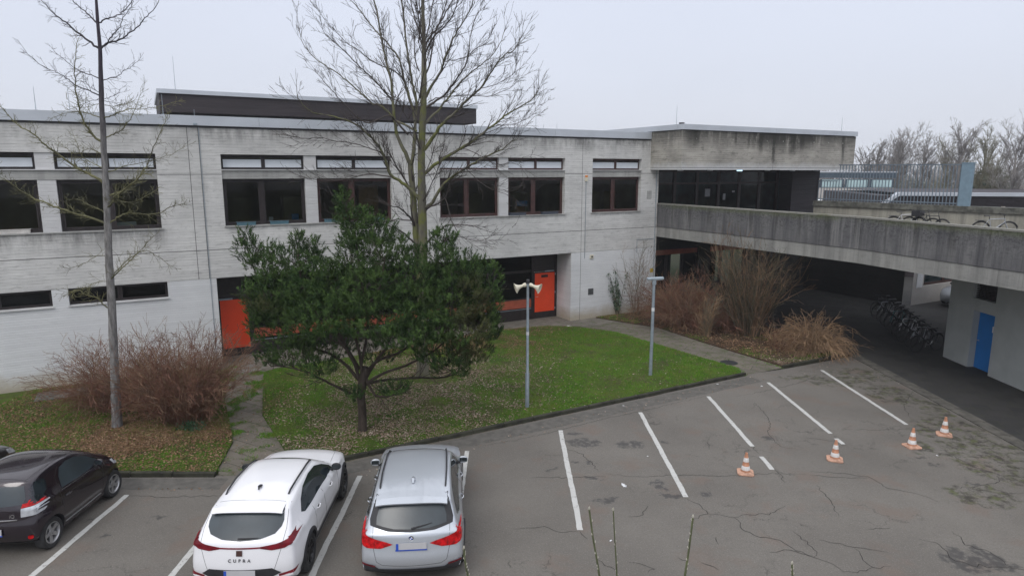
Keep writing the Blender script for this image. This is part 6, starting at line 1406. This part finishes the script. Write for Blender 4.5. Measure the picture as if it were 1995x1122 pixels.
shrub('bare_shrub', 'small thin greenish upright shrub at the path edge of the bed', G_(1374, 655), 60, 1.7, .6, [M['twig_grey'], M['twig_tan']], kids=3, trop=.0, lean=(.02, .4), rad=.2, seed=8, twl=.4, group='bare shrubs around the buildings', rmin=.005)
shrub('bare_shrub', 'sparse leafless shrub of thin stems against the white wall', G_(1240, 612), 26, 3.5, .55, [M['twig_grey'], M['twig_brown']], r0=.010, kids=5, trop=.0, lean=(.03, .5), rad=.3, seed=9, twl=.8, group='bare shrubs around the buildings', rmin=.005)
shrub('bare_shrub', 'thin reddish tuft shrub on the leafy soil beside the tan mound', G_(1520, 680), 60, 1.1, 1.0, [M['twig_red'], M['twig_tan']], kids=3, trop=-.05, lean=(.1, 1.0), rad=.4, seed=10, twl=.4, group='bare shrubs around the buildings', rmin=.005)
# evergreen shrub with hanging leaves
def leaf_mat(name, a, b_):
    n = NT(name); oi = n.node('ShaderNodeNewGeometry').outputs['Random Per Island']; return n.done(n.mix(oi, a, b_), .5, spec=.4)
M['ever'] = leaf_mat('evergreen_leaves', (.018, .055, .022), (.045, .10, .04)); random.seed(31)
ev = empty('evergreen_shrub', G_(1203, 612), 0, 'narrow evergreen shrub with long drooping leaves against the white wall', 'shrub'); b = MB(); lf = MB()
for k in range(11):
    a = random.uniform(0, 6.28); top = Vector((random.uniform(-.55, .45), random.uniform(-.3, .3), random.uniform(1.0, 2.35))); pts = [Vector((.08*math.cos(a), .08*math.sin(a), 0)), top*.5+Vector((0, 0, .15)), top]; b.tube(pts, [.012, .009, .005], 4, cap=False)
    for j in range(46):
        t = random.uniform(.12, 1); q = pts[0].lerp(pts[1], t*2) if t < .5 else pts[1].lerp(pts[2], t*2-1); q = q+Vector((random.gauss(0, .05), random.gauss(0, .05), 0)); d = Vector((random.uniform(-1, 1), random.uniform(-1, 1), random.uniform(-1.6, -.1))).normalized(); w = d.cross(Vector((0, 0, 1))).normalized()*.022; l = random.uniform(.10, .18)
        lf.face([q, q+d*l*.5+w, q+d*l, q+d*l*.5-w])
b.build('stems', M['twig_grey'], ev); lf.build('leaves', M['ever'], ev)
# small dark evergreen sprig at the foot of the big left shrub
ev2 = empty('evergreen_seedling', G_(372, 838), 0, 'small dark evergreen sprig at the foot of the large brown shrub', 'shrub'); b = MB(); 
for k in range(260): q = Vector((random.gauss(0, .16), random.gauss(0, .12), random.uniform(0, .22))); d = Vector((random.uniform(-1, 1), random.uniform(-1, 1), random.uniform(0, 1))).normalized(); w = d.orthogonal().normalized()*.015; b.face([q, q+d*.04+w, q+d*.08, q+d*.04-w])
b.build('leaves', M['ever'], ev2)
# ---- foreground saplings
M['shoot'] = plain('green_brown_shoot', (.085, .095, .045), .7, var=.4, scale=14); M['bud'] = plain('pale_bud', (.38, .36, .30), .7)
random.seed(41)
for (px, Y, lab) in (([(1148, 992), (1155, 1045), (1163, 1090), (1168, 1122)], 2.7, 'left one of the two close budding shoots left of centre at the bottom edge'), ([(1195, 994), (1197, 1040), (1200, 1085), (1202, 1122)], 2.9, 'thinner right one of the two close budding shoots at the bottom edge'),
    ([(1350, 1008), (1346, 1040), (1340, 1085), (1334, 1122)], 2.6, 'single budding shoot at the bottom edge, right of the pair'), ([(904, 1068), (905, 1085), (908, 1105), (912, 1122)], 2.8, 'pale budding shoot at the bottom edge beside the silver car'), ([(1543, 1098), (1543, 1110), (1544, 1122)], 2.8, 'tip of a budding shoot at the bottom edge below the cones')):
    P = [PY(x, y, Y) for x, y in px]; d = (P[-1]-P[-2]).normalized(); e = P[-1].copy()
    while e.z > 0: e = e+Vector((d.x*.3, 0, -.4)); P.append(Vector((e.x, Y+random.uniform(-.02, .02), max(e.z, -.05)))); d *= .8
    o = empty('young_shoot', (P[-1].x, P[-1].y, 0), 0, lab, 'sapling', 'budding shoots at the bottom edge'); P.reverse(); n = len(P); rt = .0042 if Y != 2.9 else .003
    b = MB(); b.tube([p-o.location for p in P], [.016-(.016-rt)*min(1, i/(n-2.5)) for i in range(n)], 7); b.build('stem', M['shoot'], o, smooth=True)
    b = MB(); L = (P[-1]-P[-4]).length if n > 4 else .5
    for k in range(11):
        t = (k+random.random())/11; i = n-1-int(t*min(4, n-2)); i = max(1, i); f = (t*min(4, n-2)) % 1; q = P[i].lerp(P[i-1], f)-o.location; s = Vector((random.choice((-1, 1))*.7, random.uniform(-.6, .6), .7)).normalized()
        b.tube([q+s*rt*.4, q+s*(rt+.004)+Vector((0, 0, .004)), q+s*(rt+.004)+Vector((0, 0, .010))], [.0022, .0030, .0008], 5)
    tip = P[-1]-o.location; b.tube([tip, tip+Vector((0, 0, .008)), tip+Vector((0, 0, .016))], [rt, rt*1.25, .001], 6)
    b.build('buds', M['bud'], o)
# ---- trees behind
M['hazed_twig'] = plain('hazed_twig', (.23, .215, .205), .95, var=.3, scale=.3); M['hazed_twig_olive'] = plain('hazed_twig_olive', (.19, .18, .125), .95, var=.3, scale=.3); M['far_green'] = leaf_mat('far_evergreen', (.02, .04, .018), (.045, .07, .03))  # both bare-twig colours lightened: distance haze is put into them
def fartree(px, top, Y, wpx, mat, label, seed, dens=1.0, twin=False):
    random.seed(seed); t = PY(px, top, Y); H = t.z; w = wpx*Y/FOC; o = empty('bare_tree', (t.x, Y, 0), random.uniform(0, 6), label, 'tree', 'bare trees behind the low buildings')
    b = MB(); b.tube([Vector((0, 0, 0)), Vector((.1, 0, H*.3)), Vector((0, .1, H*.6)), Vector((.1, 0, H*.85))], [H*.020, H*.015, H*.009, H*.004], 7); b.build('trunk', mat, o)
    b = MB(); rm = .0055*Y/60
    for k in range(int(26*dens)):
        z = H*(.22+.6*(k+random.random())/int(26*dens)); a = random.uniform(0, 6.28); le = random.uniform(.45, .95)*(1.15-.6*z/H)
        L = min(w*.95, (H-z)/max(.2, math.cos(le))*.98); grow(b, Vector((0, 0, z)), Vector((math.sin(le)*math.cos(a), math.sin(le)*math.sin(a), math.cos(le))), L, H*.0045, 3, .05, .07, (6, 6, 8), (.3, .7), 0, rm, 6, .5)
    b.build('crown', mat, o)
FT = [(1690, 290, 75, 25, 'hazed_twig', 'bare tree just right of the entrance block roof', 61), (1712, 272, 78, 22, 'hazed_twig', 'slim bare tree second from the entrance block roof', 62), (1760, 262, 80, 42, 'hazed_twig', 'broad bare tree rising above the middle of the bar fence', 63), (1805, 268, 72, 30, 'hazed_twig', 'bare tree at the right half of the bar fence', 64), (1740, 290, 90, 40, 'hazed_twig', 'lower bare tree farther back behind the bar fence', 65),
      (1880, 246, 66, 44, 'hazed_twig', 'tallest bare tree above the blue end panel of the fence', 66), (1925, 262, 60, 34, 'hazed_twig_olive', 'olive-toned bare tree right of the blue end panel', 67), (1985, 250, 55, 44, 'hazed_twig', 'bare tree at the right edge in front of the tower block', 68), (1850, 285, 85, 34, 'hazed_twig_olive', 'lower olive bare tree behind the fence end panel', 69), (2040, 255, 58, 40, 'hazed_twig', 'bare tree whose crown just enters at the right edge', 70), (1945, 300, 58, 32, 'hazed_twig_olive', 'low olive bare tree between the two right-hand bare trees', 71)]
for a in FT: fartree(a[0], a[1], a[2], a[3]*1.4, M[a[4]], a[5], a[6], 1.0)
def bushmass(px, top, Y, wpx, label, seed, mat):
    random.seed(seed); t = PY(px, top, Y); H = t.z; w = wpx*Y/FOC; o = empty('evergreen_tree', (t.x, Y, 0), 0, label, 'tree', 'dense trees behind the low buildings'); b = MB(); b.tube([(0, 0, 0), (0, 0, H*.8)], [.2, .05], 6); b.build('trunk', M['bark_pine'], o)
    b = MB()
    for k in range(2600):
        u = Vector((random.gauss(0, 1), random.gauss(0, 1), random.gauss(0, 1))).normalized(); rr_ = random.uniform(.6, 1)*(1+.35*mnoise.noise(u*2.2)); q = Vector((u.x*w*rr_, u.y*w*rr_, H*.52+u.z*H*.47*rr_)); d = Vector((random.uniform(-1, 1), random.uniform(-1, 1), random.uniform(-1, 1))).normalized()*.22; s = d.orthogonal().normalized()*.12; b.face([q-d, q+s, q+d, q-s])
    b.build('crown', mat, o)
bushmass(1915, 330, 64, 22, 'dark evergreen tree behind the pavilion roof right of the end panel', 81, M['far_green']); bushmass(1955, 345, 70, 26, 'second dark evergreen tree behind the pavilion roof', 82, M['far_green']); bushmass(1770, 345, 100, 60, 'broad dull green tree mass behind the bar fence', 83, M['far_green'])
# ---- distant wood closing the horizon
random.seed(91); b = MB()
for k in range(900):
    x = random.uniform(-60, 190); y = 150+random.uniform(-12, 30); H = random.uniform(6, 10.5)*(1 if x > 20 else .8); d = Vector((random.uniform(-.2, .2), 0, 1))
    for j in range(9): dd = (d+Vector((random.gauss(0, .35), random.gauss(0, .3), 0))).normalized(); b.tube([Vector((x, y, 0)), Vector((x, y, H*.3))+dd*.5, Vector((x, y, H*.3))+dd*H*.6], [.07, .05, .02], 3, cap=False)
tag(b.build('distant_wood', M['hazed_twig'], None), kind='stuff')
# ================================================================ GRASS AND LEAVES
def blade_mat(name, cols):
    litter = len(cols) > 4
    n = NT(name); oi = n.node('ShaderNodeNewGeometry').outputs['Random Per Island']; c = n.mix(n.smooth(oi, .0, .7), cols[0], cols[1]); c = n.mix(n.smooth(oi, .80, .95), c, cols[2]); c = n.mix(n.smooth(n.noise(.7, 4), .5, .68, 0, .6), c, cols[3]); c = n.mix(n.m('MAXIMUM', n.smooth(n.x, -6.3, -7.6), n.smooth(n.y, 24.0, 25.0)), c, n.mix(1.0, c, (.80, .64, .50), 'MULTIPLY')) if litter else n.mix(n.smooth(n.noise(2.4, 5, .7), .48, .64, 0, .8), c, n.mix(.5, c, (.20, .215, .045))); return n.done(c, .8, spec=.15)
M['blade'] = blade_mat('grass_blades', ((.050, .145, .010), (.11, .26, .020), (.19, .20, .06), (.13, .165, .03)))
M['leaf_litter'] = blade_mat('fallen_leaves', ((.14, .10, .072), (.29, .22, .165), (.46, .39, .32), (.20, .15, .105), 1))
random.seed(51)
def blades(mb, poly, h, n, dens):
    xs = [p[0] for p in poly]; ys = [p[1] for p in poly]; c = 0; x0 = max(-15.5, min(xs)); x1 = max(xs)
    while c < n:
        x, y = random.uniform(x0, x1), random.uniform(min(ys), max(ys)); 
        if random.random() > dens(x, y) or not inside(x, y, poly): continue
        z = (turf_z(x, y, poly, h) if h else .006)-.005
        for j in range(3):
            a = random.uniform(0, 6.28); q = Vector((x+random.gauss(0, .02), y+random.gauss(0, .02), z)); w = Vector((math.cos(a), math.sin(a), 0))*.008; t = Vector((random.gauss(0, .022), random.gauss(0, .022), random.uniform(.02, .055))); b0 = len(mb.v); mb.v += [tuple(q-w), tuple(q+w), tuple(q+t)]; mb.f.append((b0, b0+1, b0+2)); mb.m.append(0)
        c += 1
b = MB()
leafy = lambda x, y: max(0, 1-abs((x+3.4)*.8-(y-19)*.12)/4.0)
blades(b, LAWN, .10, 50000, lambda x, y: (.25+.75*ss(mnoise.noise(Vector((x*.7, y*.7, 4))), -.3, .3))*(1-.75*leafy(x, y)))
blades(b, LAWNL, .10, 30000, lambda x, y: (.2+.8*ss(mnoise.noise(Vector((x*.6, y*.6, 9))), -.2, .35)))
blades(b, BED, .10, 3500, lambda x, y: ss(mnoise.noise(Vector((x*.5, y*.5, 2))), -.1, .3)*(1 if edge_dist(x, y, BED) < .5 else .15))
blades(b, [(-10.4, 23.7), (-9.5, 21), (-7.5, 16.5), (-7.0, 14.9), (-5.1, 15.1), (-8.6, 22.7)], .0, 5200, lambda x, y: ss(mnoise.noise(Vector((x*1.6, y*1.6, 71))), .02, .3)*(1 if edge_dist(x, y, LAWN) < .35 or edge_dist(x, y, LAWNL) < .35 else .30))
blades(b, [(8.3, 22.3), (10.2, 23.3), (6.0, 29.6), (4.2, 31.2), (3.0, 30.6), (6.2, 26.6)], .0, 1200, lambda x, y: 1 if edge_dist(x, y, LAWN) < .18 or edge_dist(x, y, BED) < .18 else .03)
tag(b.build('grass', M['blade'], None), kind='stuff')
def leaves(mb, poly, h, n, dens, big=1.0, zfun=None):
    xs = [p[0] for p in poly]; ys = [p[1] for p in poly]; c = 0; x0 = max(-15.5, min(xs)); tries = 0
    while c < n and tries < n*60:
        tries += 1; x, y = random.uniform(x0, max(xs)), random.uniform(min(ys), max(ys))
        if random.random() > dens(x, y) or not inside(x, y, poly): continue
        z = (zfun(x, y) if zfun else turf_z(x, y, poly, h))+random.uniform(.008, .03); a = random.uniform(0, 6.28); s = random.uniform(.015, .035)*big
        t = Matrix.Rotation(a, 3, 'Z')@Matrix.Rotation(random.gauss(0, .5), 3, 'X'); q = Vector((x, y, z)); c += 1
        mb.face([q+t@Vector(v) for v in ((s, 0, .005), (s*.3, s*.5, 0), (-s*.6, s*.45, .008), (-s, 0, 0), (-s*.5, -s*.5, .006), (s*.4, -s*.45, 0))])
b = MB()
leaves(b, LAWN, .10, 36000, lambda x, y: min(1, leafy(x, y)*1.2*ss(mnoise.noise(Vector((x*.9, y*.9, 14))), -.45, .2)+.035))
leaves(b, LAWNL, .10, 38000, lambda x, y: min(1, .16+.95*max(ss(1-abs((x+10)*.22)-abs(y-17.2)*.35, .2, .7), 0)*ss(mnoise.noise(Vector((x*.8, y*.8, 24))), -.5, .1)))
leaves(b, BED, .10, 10000, lambda x, y: .3+.7*ss(mnoise.noise(Vector((x*.9, y*.9, 34))), -.3, .3), 1.2)
PATHP = [(-10.2, 23.6), (-9.4, 21), (-7.3, 16.5), (-6.9, 14.66), (-5.2, 14.8), (-8.75, 22.7)]
leaves(b, PATHP, 0, 260, lambda x, y: 1, 1, lambda x, y: .008)
leaves(b, [(-14, 14.1), (-5, 14.1), (8.6, 22.3), (8.9, 21.9), (-4.6, 13.9), (-14, 13.9)], 0, 240, lambda x, y: 1, .9, lambda x, y: .004)
leaves(b, [(9.0, 22.6), (13.4, 24.8), (13.4, 20), (12.8, 22)], 0, 120, lambda x, y: 1, .8, lambda x, y: .004)
tag(b.build('fallen_leaves', M['leaf_litter'], None), kind='stuff')
# ================================================================ HAZE
hm = bpy.data.materials.new('thin_winter_haze'); hm.use_nodes = True; hm.node_tree.nodes.clear(); ho = hm.node_tree.nodes.new('ShaderNodeOutputMaterial'); hv = hm.node_tree.nodes.new('ShaderNodeVolumePrincipled'); hm.node_tree.links.new(hv.outputs[0], ho.inputs['Volume'])
hv.inputs['Density'].default_value = .0007; hv.inputs['Color'].default_value = (.93, .95, 1, 1); hv.inputs['Anisotropy'].default_value = .2
b = MB(); b.box(-305, 305, -155, 405, -1.1, 24); tag(b.build('haze', hm, None), kind='stuff')
# ================================================================ SKY, LIGHT, CAMERA
w = bpy.data.worlds.new('World'); S.world = w; w.use_nodes = True; t = w.node_tree; bg = t.nodes['Background']
sky = t.nodes.new('ShaderNodeTexSky'); sky.sky_type = 'NISHITA'; sky.sun_disc = False; sky.sun_elevation = R(48); sky.sun_rotation = R(205); sky.air_density = 2.0; sky.dust_density = 6.0
SKY_MIX, SKY_STR = .06, 1.06
hsv = t.nodes.new('ShaderNodeMix'); hsv.data_type = 'RGBA'; hsv.inputs[0].default_value = SKY_MIX*0+.35
sc_ = t.nodes.new('ShaderNodeMix'); sc_.data_type = 'RGBA'; sc_.blend_type = 'MULTIPLY'; sc_.inputs[0].default_value = 1; t.links.new(sky.outputs[0], sc_.inputs[6]); sc_.inputs[7].default_value = (.10, .10, .10, 1)
geo = t.nodes.new('ShaderNodeTexCoord'); sep = t.nodes.new('ShaderNodeSeparateXYZ'); t.links.new(geo.outputs['Generated'], sep.inputs[0])
ramp = t.nodes.new('ShaderNodeValToRGB'); t.links.new(sep.outputs[2], ramp.inputs[0]); e = ramp.color_ramp.elements
e[0].position = 0.0; e[0].color = (.74, .77, .84, 1); e[1].position = 1.0; e[1].color = (1.35, 1.38, 1.48, 1); x = e.new(.12); x.color = (.72, .765, .88, 1); x = e.new(.30); x.color = (.73, .78, .93, 1); x = e.new(.6); x.color = (1.15, 1.18, 1.28, 1)
nz = t.nodes.new('ShaderNodeTexNoise'); nz.inputs['Scale'].default_value = 1.6; nz.inputs['Detail'].default_value = 3; mp = t.nodes.new('ShaderNodeMapping'); mp.inputs[3].default_value = (1, 1, 3); t.links.new(geo.outputs['Generated'], mp.inputs[0]); t.links.new(mp.outputs[0], nz.inputs[0])
mr = t.nodes.new('ShaderNodeMapRange'); t.links.new(nz.outputs[0], mr.inputs[0]); mr.inputs[1].default_value = .3; mr.inputs[2].default_value = .7; mr.inputs[3].default_value = .965; mr.inputs[4].default_value = 1.03
ml = t.nodes.new('ShaderNodeMix'); ml.data_type = 'RGBA'; ml.blend_type = 'MULTIPLY'; ml.inputs[0].default_value = 1; t.links.new(ramp.outputs[0], ml.inputs[6]); t.links.new(mr.outputs[0], ml.inputs[7])
hsv.inputs[0].default_value = .08; t.links.new(ml.outputs[2], hsv.inputs[6]); t.links.new(sc_.outputs[2], hsv.inputs[7]); t.links.new(hsv.outputs[2], bg.inputs[0]); bg.inputs[1].default_value = SKY_STR
sl = bpy.data.lights.new('sun', 'SUN'); sl.energy = 1.1; sl.angle = R(25); sl.color = (1, .98, .95); so = bpy.data.objects.new('sun', sl); COL.objects.link(so); so.rotation_euler = (R(42), 0, R(-25))
cd = bpy.data.cameras.new('camera'); cam = bpy.data.objects.new('camera', cd); COL.objects.link(cam); S.camera = cam
cd.sensor_fit = 'HORIZONTAL'; cd.sensor_width = 36; cd.lens = FOC/1995*36; cd.clip_start = .1; cd.clip_end = 2000
fw = ray(997.5, 561).normalized(); rt_ = ray(1997.5, 561)-ray(997.5, 561); rt_.normalize(); up_ = rt_.cross(fw)
cam.matrix_world = Matrix.Translation(CAM)@Matrix((rt_, up_, -fw)).transposed().to_4x4()
S.view_settings.view_transform = 'Standard'; S.view_settings.look = 'None'; S.view_settings.exposure = 0; S.view_settings.gamma = 1
S.cycles.max_bounces = 6; S.cycles.transparent_max_bounces = 12; S.cycles.sample_clamp_indirect = 6
